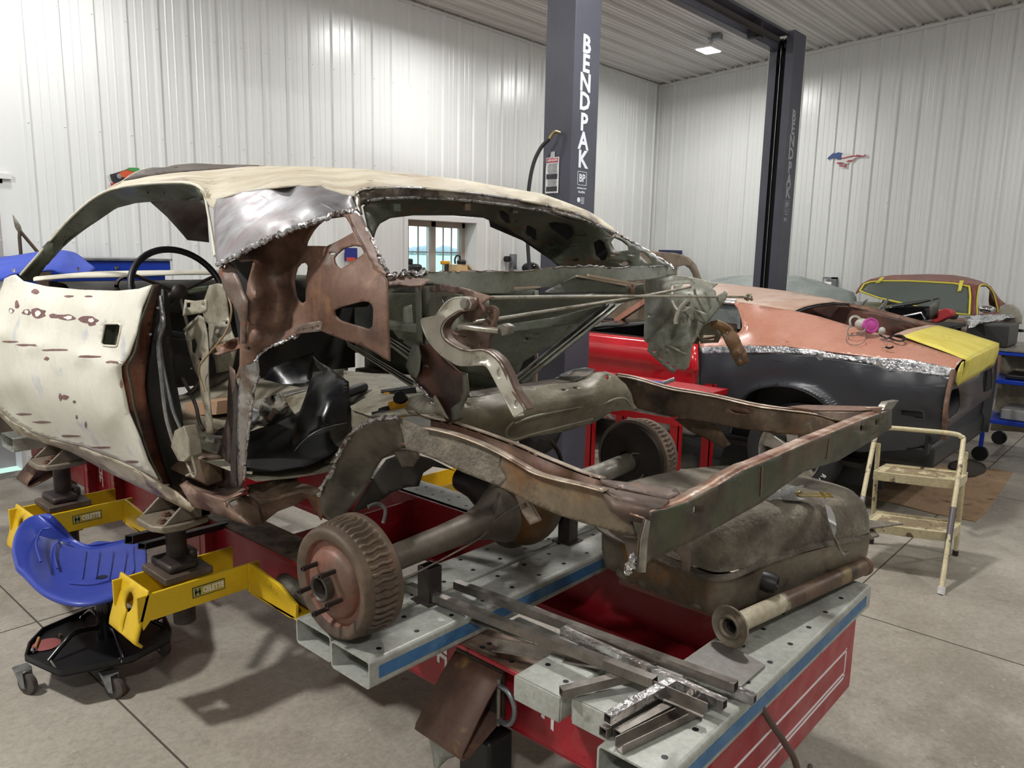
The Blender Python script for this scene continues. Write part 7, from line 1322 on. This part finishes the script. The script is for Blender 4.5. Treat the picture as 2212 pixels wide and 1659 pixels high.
# red stand between the shell and the fastback
t = thing('red_stand', (4.6, 2.75, 0), 'red angle iron work stand with open legs between the two old cars', 'stand')
STR = mat('stand_red', '#a8141c', .35)
for x, y in ((4.44, 3.17), (4.74, 3.10), (4.50, 2.50), (4.82, 2.43)):
    m = M(); m.box((x, y, 0), (x+.006, y+.065, .74)); m.box((x, y, 0), (x+.055, y+.006, .74)); m.build('leg', STR, t)
m = M(); m.box((4.50, 2.27, .735), (4.72, 3.25, .745)); m.box((4.50, 2.27, .71), (4.505, 3.25, .735)); m.box((4.50, 2.27, .71), (4.72, 2.275, .735)); m.build('deck', STR, t, bevel=.002)
m = M(); m.box((4.44, 2.44, .50), (4.446, 3.23, .545)); m.build('side_rail', STR, t)
t = thing('clamp', (4.45, 2.75, .745), 'blue handled clamp lying on the red stand', 'clamp')
m = M(); m.bar((4.46, 2.95, .762), (4.47, 2.62, .762), .03, .025); m.build('handle', mat('clamp_blue', '#3b58a3', .4), t, bevel=.006)
m = M(); m.tube([(4.46, 2.62, .765), (4.5, 2.55, .80)], .014, 10); m.build('jaw', GALV, t)
# ================================================================ left side: workbench, cover cloth, stickers
BLU = mat('drawer_blue', '#1238a6', .35)
t = thing('tool_bench', (1.9, 5.65, 0), 'long blue tool bench with round pulls against the left wall', 'tool bench')
m = M(); m.box((.9, 5.42, 1.415), (2.463, 6.0, 1.502)); m.build('drawer_front', BLU, t, bevel=.004)
m = M(); m.box((.9, 5.40, 1.502), (2.468, 6.02, 1.516)); m.build('top', GALV, t)
m = M(); m.box((.92, 5.46, 1.16), (2.44, 6.0, 1.415)); m.build('cabinet', BLU, t, bevel=.004)
for x in (.95, 2.40):
    for y in (5.5, 5.96): m = M(); m.box((x-.02, y-.02, 0), (x+.02, y+.02, 1.16)); m.build('leg', DARK_IN, t)
for x in (2.10,):
    m = M(); m.lathe([(0, .014), (.010, .014), (.014, .008), (.010, 0)], (2.098, 5.42, 1.455), (0, -1, 0), 16); m.build('pull', CHROME, t)
CLB = mat('cloth_blue', '#2f46ab', .85, 0, (('#3850b5', 6, .45, .65),), bump=.25, bscale=25)
t = thing('fender_cover', (1.3, 4.1, 1.45), 'blue cloth cover draped over the cowl in front of the windscreen opening', 'cloth')
g = [[(-40, 560, 4.5), (20, 553, 4.5), (60, 547, 4.5), (92, 542, 4.4), (130, 540, 4.3), (160, 545, 4.3), (178, 556, 4.2)],
     [(-40, 575, 4.2), (20, 566, 4.2), (60, 562, 4.2), (95, 556, 4.2), (135, 553, 4.1), (165, 560, 4.1), (192, 568, 4.0)],
     [(-40, 592, 3.9), (20, 580, 3.95), (60, 575, 3.95), (95, 570, 3.95), (135, 570, 3.9), (168, 574, 3.9), (205, 579, 3.85)],
     [(-40, 606, 3.8), (0, 604, 3.8), (25, 592, 3.8), (60, 590, 3.8), (110, 583, 3.8), (140, 590, 3.76), (190, 590, 3.76)]]
m = M(); m.patch([[S(a, b, Y=y) for a, b, y in r] for r in g], 5, 4); m.build('cover', CLB, t, solid=.006)
for a, b in ((29, 586), (168, 583)):
    m = M(); c = S(a, b-2, Y=3.78); m.box(c+V(-.004, -.006, -.008), c+V(.004, .002, .008)); m.build('clip', CHROME, t)
t = thing('stand_arm', (1.6, 5.0, 1.5), 'slim brown tripod style support arm rising behind the blue cloth', 'support arm')
m = M(); m.tube([S(46, 560, Y=5.2), S(42, 512, Y=5.2), S(43, 500, Y=5.2)], .010, 8); m.tube([S(44, 500, Y=5.2), S(82, 545, Y=5.2)], .010, 8); m.build('arms', CAST, t)
m = M(); m.lathe([(.012, 0), (.016, .03), (.004, .09), (0, .1)], S(43, 500, Y=5.2), S(34, 479, Y=5.2)-S(43, 500, Y=5.2), 10); m.build('tip', WORN, t)
m = M(); m.box((1.56, 5.15, 1.35), (1.62, 5.25, 1.53)); m.build('foot', CAST, t)
t = thing('wall_stickers', S(270, 382, Y=6.12), 'cluster of coloured car cut-out stickers on the left wall above the roof', 'stickers')
def flat(par, nm, mt, pts, Y=6.125, th=-.004): m = M(); m.prism([S(a, b, Y=Y) for a, b in pts], (0, th, 0)); return m.build(nm, mt, par)
flat(t, 'orange_car', mat('st_orange', '#c4512a', .5), [(252, 377), (262, 371), (275, 366), (290, 370), (298, 374), (296, 380), (270, 384), (253, 381)])
flat(t, 'black_car', mat('st_black', '#232326', .5), [(237, 377), (252, 373), (270, 367), (280, 362), (296, 366), (298, 384), (285, 396), (245, 396), (240, 388)], 6.13)
flat(t, 'green_car', mat('st_green', '#3f8f4a', .5), [(272, 366), (285, 362), (300, 363), (302, 370), (290, 371), (279, 368)], 6.122)
flat(t, 'red_car', mat('st_red', '#a33043', .5), [(238, 396), (262, 394), (275, 396), (262, 402), (240, 402)], 6.122)
m = M(); m.lathe([(.0, .002), (.018, .002), (.018, 0)], S(257, 381, Y=6.118), (0, -1, 0), 16); m.build('wheel_print', GALV, t)
# ================================================================ window sill clutter
zs = WZ0
t = thing('tool_bag', (5.36, 6.22, zs), 'black tool bag at the left end of the window sill', 'bag')
m = M(); m.box((5.27, 6.16, zs), (5.48, 6.30, 1.475)); m.build('body', BLACK, t, bevel=.03)
m = M(); m.box((5.28, 6.18, 1.47), (5.36, 6.27, 1.53)); m.build('pocket', BLACK, t, bevel=.012)
t = thing('yellow_drill', (5.88, 6.25, zs), 'yellow cordless drill standing on the window sill', 'drill')
m = M(); m.box((5.82, 6.22, 1.47), (5.93, 6.27, 1.51)); m.build('body', DY, t, bevel=.01)
m = M(); m.box((5.87, 6.22, zs), (5.91, 6.26, 1.48)); m.build('grip', DB, t, bevel=.005)
t = thing('sill_box', (6.08, 6.24, zs), 'tan carton with open flap on the right end of the window sill', 'box')
m = M(); m.box((5.97, 6.16, zs), (6.14, 6.30, 1.47)); m.build('carton', mat('carton', '#c9ab7d', .8), t)
m = M(); m.prism([(6.14, 6.16, 1.47), (6.20, 6.14, 1.41), (6.20, 6.28, 1.41), (6.14, 6.30, 1.47)], (.003, 0, .003)); m.build('flap', MATS['carton'], t)
t = thing('ear_defenders', (6.03, 6.2, 1.47), 'black ear defenders resting on the tan carton', 'ear defenders')
m = M(); m.tube(cr([(5.985, 6.2, 1.48), (5.98, 6.2, 1.53), (6.01, 6.2, 1.57), (6.05, 6.2, 1.56), (6.06, 6.2, 1.50)], 5), .010, 8); m.build('band', BLACK, t)
m = M(); m.lathe([(.0, .0), (.05, 0), (.055, .03), (.04, .05), (0, .05)], (6.08, 6.2, 1.475), (0, 0, 1), 20); m.build('cup', BLACK, t)
t = thing('wall_poster', (4.53, 6.12, 1.51), 'small blue poster with orange and red print, hanging left of the window', 'poster')
m = M(); m.box((4.455, 6.122, 1.50), (4.60, 6.126, 1.625)); m.build('sheet', mat('poster_blue', '#26307f', .4), t)
m = M(); m.box((4.47, 6.119, 1.50), (4.57, 6.122, 1.535)); m.build('print', mat('poster_red', '#c2483f', .4), t)
t = thing('wall_outlet', (6.84, 6.11, 1.5), 'galvanised outlet box with a round fitting on the left wall beyond the window', 'outlet')
m = M(); m.box((6.80, 6.07, 1.42), (6.87, 6.13, 1.60)); m.build('box', GALV, t, bevel=.004)
m = M(); m.cyl((6.72, 6.12, 1.54), (6.72, 6.06, 1.54), .035, 16); m.build('round_fitting', BLACK, t)
t = thing('helmet', (6.98, 5.95, 1.3), 'shiny dark welding hood beside the wall outlet', 'helmet')
m = M(); m.ball((6.98, 5.95, 1.44), .10, (1.2, 1, .7), 10); m.build('shell', BLACKGLOSS, t)
t = thing('wall_shelf', (6.98, 5.98, 1.0), 'dark wall cabinet under the welding hood', 'cabinet')
m = M(); m.box((6.80, 5.80, .02), (7.2, 6.1, 1.365)); m.build('body', DARK_IN, t, bevel=.01)
# yellow handled marker against the post
# ================================================================ old brown car in the corner
BRN = mat('old_brown', '#8b7a68', .6, 0, (('#9c8c7a', 4, .45, .6), ('#76614f', 6, .5, .65)))
oc = thing('old_sedan', (8.9, 5.2, 0), 'old rounded brown sedan in the far corner beyond the rear window pillar', 'car')
def pa(name, mt, out, par, holes=(), extra=(), ax='Y', L=14, d=None, solid=.01): m = M(); sheet(m, out, holes, extra, ax, L, 0, d); return m.build(name, mt, par, solid=solid)
pa('body_side', BRN, [(1330, 560), (1360, 550), (1393, 546), (1425, 544), (1456, 546), (1476, 551), (1489, 557), (1504, 572), (1515, 602), (1520, 640), (1330, 640)], oc, [[(1462, 602), (1462, 576), (1479, 573), (1490, 580), (1497, 592), (1500, 604)]], d=5.1)
m = M(); m.patch([[V(8.0, 5.1, 1.57), V(8.3, 5.6, 1.66), V(8.3, 6.0, 1.60)], [V(8.7, 5.1, 1.62), V(8.9, 5.6, 1.70), V(8.9, 6.0, 1.62)], [V(9.3, 5.1, 1.55), V(9.3, 5.6, 1.62), V(9.3, 6.0, 1.55)]], 3, 3); m.build('roof', BRN, oc, solid=.01)
m = M(); m.box((8.0, 5.15, .3), (9.45, 6.0, 1.15)); m.build('lower_body', BRN, oc, bevel=.1)
for x in (8.3, 9.15): m = M(); m.cyl((x, 5.13, .3), (x, 5.3, .3), .3, 24); m.build('wheel', RUBBER, oc)
t = thing('blue_carton', (9.05, 5.7, 1.66), 'small dark blue carton on the roof of the old brown sedan', 'box')
m = M(); m.box(S(1449, 552, Y=5.6), S(1474, 541, Y=5.6)+V(0, .2, 0)); m.build('carton', mat('navy', '#1c2750', .5), t)
# ================================================================ tarp covered car
TARP = mat('tarp_grey', '#7f8683', .55, 0, (('#8f9693', 3, .45, .62), ('#6d7371', 6, .52, .66)), bump=.12, bscale=14)
g = [[(1480, 640, 8.3), (1540, 650, 8.2), (1640, 655, 8.2), (1720, 655, 8.2), (1780, 660, 8.2), (1850, 664, 8.3)], [(1500, 622, 8.4), (1550, 616, 8.4), (1640, 612, 8.4), (1700, 612, 8.4), (1760, 622, 8.4), (1850, 645, 8.4)],
     [(1518, 612, 8.7), (1562, 602, 8.7), (1640, 597, 8.8), (1712, 598, 8.8), (1760, 607, 8.7), (1846, 634, 8.7)], [(1528, 611, 9.2), (1570, 600, 9.3), (1640, 596, 9.4), (1712, 598, 9.4), (1760, 607, 9.3), (1840, 632, 9.2)]]
m = M(); m.patch([[S(a, b, X=x) for a, b, x in r] for r in g], 5, 4); rr = random.Random(2); m.xf(lambda v: v+V(0, 0, .012*math.sin(v.y*17+v.x*6))); tc_ = thing('covered_car', (8.8, 3.7, 0), 'car under a grey tarpaulin along the right wall, behind the salmon roof', 'car')
m.build('tarpaulin', TARP, tc_, solid=.006)
m = M(); m.box((8.3, 3.3, .02), (9.6, 4.6, 1.12)); m.build('lower_tarpaulin', TARP, tc_, bevel=.12)
# wall bracket of diamond plate with paper towel
t = thing('towel_holder', S(1790, 612, X=9.9), 'diamond plate paper towel holder on the right wall above the tarpaulin', 'towel holder')
m = M(); a, b = S(1776, 622, X=9.88), S(1807, 601, X=9.88); m.box((9.87, b.y, a.z), (9.93, b.y+.06, b.z+.01)); m.box((9.87, b.y, b.z-.01), (9.93, a.y, b.z+.01)); m.build('bracket', GALV, t)
m = M(); m.cyl((9.89, b.y+.05, a.z+.03), (9.89, a.y-.03, a.z+.03), .05, 20); m.build('roll', WHITE, t)
# horse wall art
t = thing('wall_art', S(1830, 343, X=9.92), 'running horse silhouette painted with stars and stripes, on the right wall', 'wall art')
def hp(pts): return [(1770+a*.0945, 300+b*.0945) for a, b in pts]
def fl(nm, mt, pts, d=9.925): m = M(); m.prism([S(a, b, X=d) for a, b in hp(pts)], (-.006, 0, 0)); return m.build(nm, mt, t)
NAVY = mat('flag_blue', '#31497f', .5); FR = mat('flag_red', '#9f3540', .5); FW = mat('flag_white', '#d3d0cb', .5)
fl('blue_field', NAVY, [(185, 455), (215, 410), (280, 355), (335, 312), (345, 335), (400, 320), (440, 305), (545, 330), (510, 360), (505, 475), (430, 480), (405, 440), (330, 430), (270, 455), (215, 475)])
fl('white_body', FW, [(515, 350), (700, 345), (800, 365), (830, 395), (880, 420), (800, 450), (740, 520), (690, 545), (640, 570), (600, 560), (520, 540), (500, 570), (420, 560), (400, 540), (415, 490), (505, 478)], 9.928)
fl('red_stripe', FR, [(510, 440), (800, 370), (830, 395), (510, 465)], 9.924); fl('red_stripe', FR, [(620, 520), (660, 490), (790, 475), (740, 515), (650, 535)], 9.924)
fl('foreleg', FR, [(385, 560), (420, 540), (500, 535), (520, 545), (510, 580), (430, 575)], 9.924); fl('hind_leg', FR, [(455, 635), (480, 615), (580, 605), (600, 580), (635, 595), (610, 655), (560, 635)], 9.924)
fl('tail', FR, [(855, 360), (920, 370), (1000, 385), (1040, 370), (1050, 335), (1055, 375), (1090, 375), (1060, 400), (900, 410), (860, 405), (830, 415), (815, 405)], 9.924)
# ================================================================ maroon car with yellow masking
MAR = mat('maroon_primer', '#7b453d', .45, 0, (('#8a5248', 4, .45, .62), ('#6b3830', 6, .5, .65)))
TAPE = mat('tape_yellow', '#d9cf4c', .5)
mc = thing('maroon_car', (8.5, 1.9, 0), 'maroon primer car with yellow masking tape round its windscreen, near the right wall', 'car')
glass = [(1857, 629, 8.05), (1866, 614, 8.2), (1880, 609, 8.27), (1903, 607, 8.3), (1960, 607, 8.32), (2004, 609, 8.32), (2060, 612, 8.30), (2094, 619, 8.25), (2096, 640, 8.15), (2094, 680, 8.0), (2060, 677, 7.95), (1980, 662, 7.95), (1900, 644, 8.0)]
m = M(); sheet(m, glass, L=20); m.build('windscreen', mat('dark_glass', '#59605c', .06, .0, spec=.8), mc, solid=.006)
m = M(); m.tube([S(a, b, X=x-.01) for a, b, x in glass+[glass[0]]], .009, 6); m.build('masking_tape', TAPE, mc)
for q in ([(1890, 612, 8.24), (1900, 611, 8.25), (1912, 598, 8.30), (1903, 599, 8.28)], [(2068, 630, 8.2), (2073, 606, 8.3), (2082, 605, 8.3), (2076, 628, 8.2)]): m = M(); sheet(m, [(a, b, x-.02) for a, b, x in q]); m.build('tape_tab', TAPE, mc, solid=.003)
pa('roof', MAR, [(1848, 634, 8.0), (1852, 624, 8.1), (1862, 612, 8.2), (1880, 603, 8.3), (1900, 598, 8.5), (1928, 594, 8.8), (2004, 592, 9.1), (2060, 594, 9.1), (2090, 599, 9.0), (2115, 606, 8.9), (2135, 614, 8.7), (2130, 617, 8.5), (2112, 617, 8.35), (2098, 617, 8.26), (2060, 610, 8.31), (2004, 607, 8.33), (1960, 605, 8.33), (1903, 605, 8.31), (1880, 607, 8.28), (1866, 612, 8.21), (1857, 628, 8.06)], mc, ax='X')
pa('side_pillar', MAR, [(2096, 618, 8.25), (2112, 616, 8.30), (2108, 640, 8.15), (2106, 684, 8.0), (2094, 683, 8.0), (2097, 640, 8.15)], mc, ax='X')
pa('quarter', MAR, [(2112, 617, 8.32), (2130, 613, 8.5), (2140, 618, 8.7), (2150, 632, 8.8), (2160, 646, 8.9), (2172, 656, 9.0), (2176, 690, 9.0), (2150, 692, 8.8), (2106, 690, 8.1), (2110, 640, 8.2)], mc, [[(2113, 628), (2117, 618), (2130, 617), (2142, 628), (2149, 645), (2154, 672), (2115, 678), (2112, 650)]], ax='X')
m = M(); m.tube(cr([S(a, b, X=x) for a, b, x in ((2111, 680, 8.05), (2110, 650, 8.15), (2114, 622, 8.3), (2122, 615, 8.4), (2134, 618, 8.5), (2145, 632, 8.6), (2151, 650, 8.65), (2156, 674, 8.7))], 4), .007, 6); m.build('masking_tape', TAPE, mc)
pa('inner_pillar', RUST, [(2138, 625, 8.9), (2147, 640, 8.9), (2154, 672, 8.9), (2140, 674, 8.9), (2136, 650, 8.9)], mc, ax='X')
m = M(); m.box((8.1, 1.5, .3), (9.8, 2.75, 1.0)); m.build('lower_body', MAR, mc, bevel=.08)
m = M(); m.patch([[S(1850, 650, X=8.02), S(1960, 676, X=8.0), S(2060, 690, X=8.0), S(2110, 700, X=8.02)], [S(1850, 670, X=7.98), S(1960, 696, X=7.96), S(2040, 716, X=7.96), S(2100, 722, X=7.98)], [S(1850, 710, X=7.98), S(1960, 730, X=7.96), S(2040, 750, X=7.96), S(2100, 760, X=7.98)]], 3, 3); m.build('front_fender', BRN, mc, solid=.01)
m = M(); m.cyl((8.5, 1.48, .3), (8.5, 1.66, .3), .3, 24); m.build('wheel', RUBBER, mc)
m = M(); m.ball(S(2132, 668, X=7.9), .05, (1, 1.4, .7), 8); m.build('door_mirror', CHROME, mc)
m = M(); m.box((8.9, 1.9, 1.0), (9.3, 2.6, 1.2)); m.build('seat', INTER, mc, bevel=.05)
# ================================================================ parts on the trolley at right
t = thing('shelf_trolley', (7.4, .8, 0), 'blue three shelf trolley at the right edge beyond the fastback tail', 'trolley')
for z in (.93, .70, .37):
    m = M(); m.box((7.15, .55, z-.045), (8.0, 1.22, z-.012)); m.build('shelf', BLU, t, bevel=.004)
m = M(); m.box((7.14, .54, .918), (8.01, 1.23, .932)); m.build('top_sheet', WORN, t)
for x, y in ((7.17, .57), (7.97, .57), (7.17, 1.2), (7.97, 1.2)):
    m = M(); m.box((x-.015, y-.015, .1), (x+.015, y+.015, .92)); lg = m.build('upright', BLU, t)
    m = M(); m.cyl((x-.02, y, .06), (x+.02, y, .06), .06, 18); m.build('caster', BLACK, lg)
m = M(); m.patch([[V(7.55, y, .9) for y in (.6, .8, 1.0, 1.2)], [V(7.5, .62, .6), V(7.56, .8, .6), V(7.5, 1.0, .6), V(7.58, 1.2, .6)], [V(7.6, .62, .2), V(7.5, .8, .2), V(7.62, 1.0, .2), V(7.5, 1.2, .2)]], 3, 3); tag(m.build('canvas_cloth', mat('canvas', '#9a917a', .9, 0, (('#b3aa92', 5, .45, .6),), bump=.2, bscale=12), solid=.006), 'beige canvas sheet hanging behind the blue trolley shelves', 'cloth')
for nm, b0, b1, mt, lab, cat in (('dark_case', (7.25, 1.12, .934), (7.7, 1.42, 1.115), mat('case_dark', '#2e2c2b', .5), 'dark rectangular battery sized case on the trolley top', 'case'),
                                 ('black_tray', (7.2, .62, .69), (7.7, 1.1, .73), BLACK, 'black tray lying on the middle shelf of the trolley', 'tray'),
                                 ('grey_wrap', (7.2, .7, .36), (7.6, 1.1, .45), mat('wrap_grey', '#8d8c8a', .5), 'grey wrapped parcel on the bottom shelf of the trolley', 'parcel')):
    m = M(); m.box(b0, b1); tag(m.build(nm, mt, bevel=.012), lab, cat)
m = M(); rr = random.Random(12); sheet(m, [(2082, 692, 1.12), (2090, 686, 1.15), (2120, 684, 1.16), (2150, 682, 1.15), (2190, 684, 1.15), (2196, 688, 1.13), (2160, 694, 1.12), (2120, 700, 1.12), (2095, 712, 1.12)], ax='Z', L=7); m.xf(lambda v: v+V(rr.uniform(-.01, .01), rr.uniform(-.01, .01), rr.uniform(0, .02))); tag(m.build('plastic_wrap', mat('wrap_clear', '#c3c6c8', .15, .4), smooth=10, solid=.001), 'crinkled clear plastic wrap over the dark case', 'plastic wrap')
m = M(); sheet(m, [(2160, 662, 7.9), (2172, 657, 7.9), (2186, 658, 7.9), (2200, 668, 7.9), (2207, 684, 7.9), (2206, 700, 7.9), (2162, 700, 7.9), (2158, 680, 7.9)], L=12); tag(m.build('chair_back', mat('putty', '#8b8678', .5), solid=.03), 'rounded putty coloured plastic chair back at the right edge', 'chair')
for k, (a, b) in enumerate(((2178, 720), (2200, 716))):
    m = M(); c = S(a, b, Z=.945); m.lathe([(.045, 0), (.055, .01), (.045, .02), (.03, .01), (.045, 0)], c, (.2, 0, 1), 20, cap=False); tag(m.build('black_ring', BLACK), ('left' if k == 0 else 'right')+' one of the two black rings on the trolley top', 'ring', 'black rings')
# stack of black body parts on a stand, with a red case
t = thing('black_trough', (7.5, 1.9, 1.15), 'glossy black fender box part stacked beyond the fastback, open end to the right', 'body part')
m = M(); m.patch([[S(1912, 666, X=7.2), S(1960, 660, X=7.2), S(2030, 643, X=7.4)], [S(1916, 659, X=7.5), S(1960, 652, X=7.5), S(2030, 643, X=7.6)]], 3, 2)
sheet(m, [(1912, 668, 7.2), (1960, 660, 7.2), (2008, 662, 7.2), (2006, 690, 7.2), (1976, 694, 7.2), (1920, 678, 7.2)], L=16); m.build('trough', BLACKGLOSS, t, solid=.01)
m = M(); sheet(m, [(2004, 665, 7.2), (2031, 644, 7.35), (2026, 688, 7.35), (2000, 692, 7.2)], L=20); m.build('end_plate', mat('end_grey', '#5b5a55', .5), t, solid=.006)
m = M(); m.tube([S(1928, 688, X=7.18), S(1990, 676, X=7.18), S(1998, 690, X=7.18)], .012, 8); m.build('bright_edge', BARE, t)
t = thing('black_hood_panel', (7.5, 2.3, 1.15), 'glossy black panels with folded edges at the left end of the black stack', 'body part')
m = M(); m.patch([[S(1845, 652, X=7.8), S(1880, 652, X=7.8), S(1916, 655, X=7.8)], [S(1850, 660, X=7.5), S(1885, 663, X=7.5), S(1916, 668, X=7.5)], [S(1865, 668, X=7.3), S(1895, 674, X=7.3), S(1925, 682, X=7.3)]], 3, 3); m.build('panel', BLACKGLOSS, t, solid=.012)
m = M(); m.tube([S(1858, 662, X=7.4), S(1872, 648, X=7.6)], .012, 8); m.tube([S(1898, 672, X=7.3), S(1917, 648, X=7.5)], .012, 8); m.build('bright_edge', BARE, t)
t = thing('parts_table', (7.5, 1.9, 0), 'dark low table carrying the stack of black body parts', 'table')
m = M(); m.box((7.15, 1.55, 1.04), (7.9, 2.5, 1.07)); m.build('top', DARK_IN, t)
for x, y in ((7.2, 1.6), (7.85, 1.6), (7.2, 2.45), (7.85, 2.45)): m = M(); m.box((x-.02, y-.02, 0), (x+.02, y+.02, 1.04)); m.build('leg', DARK_IN, t)
t = thing('red_case', (7.3, 1.6, 1.07), 'small red soft case beside the black stack', 'case')
m = M(); m.prism([S(a, b, X=7.25) for a, b in ((2008, 696), (2014, 690), (2024, 688), (2026, 672), (2036, 667), (2052, 670), (2057, 676), (2056, 684), (2040, 690), (2026, 698))], (.15, 0, 0)); m.build('case', mat('case_red', '#a3262a', .5), t, bevel=.012)
m = M(); c = S(2047, 948, Z=.05); m.cyl(V(c.x, c.y, .05), V(c.x+.04, c.y, .05), .05, 18); tag(m.build('dolly_wheel', BLACK), 'black dolly wheel on the floor below the fastback tail', 'wheel')
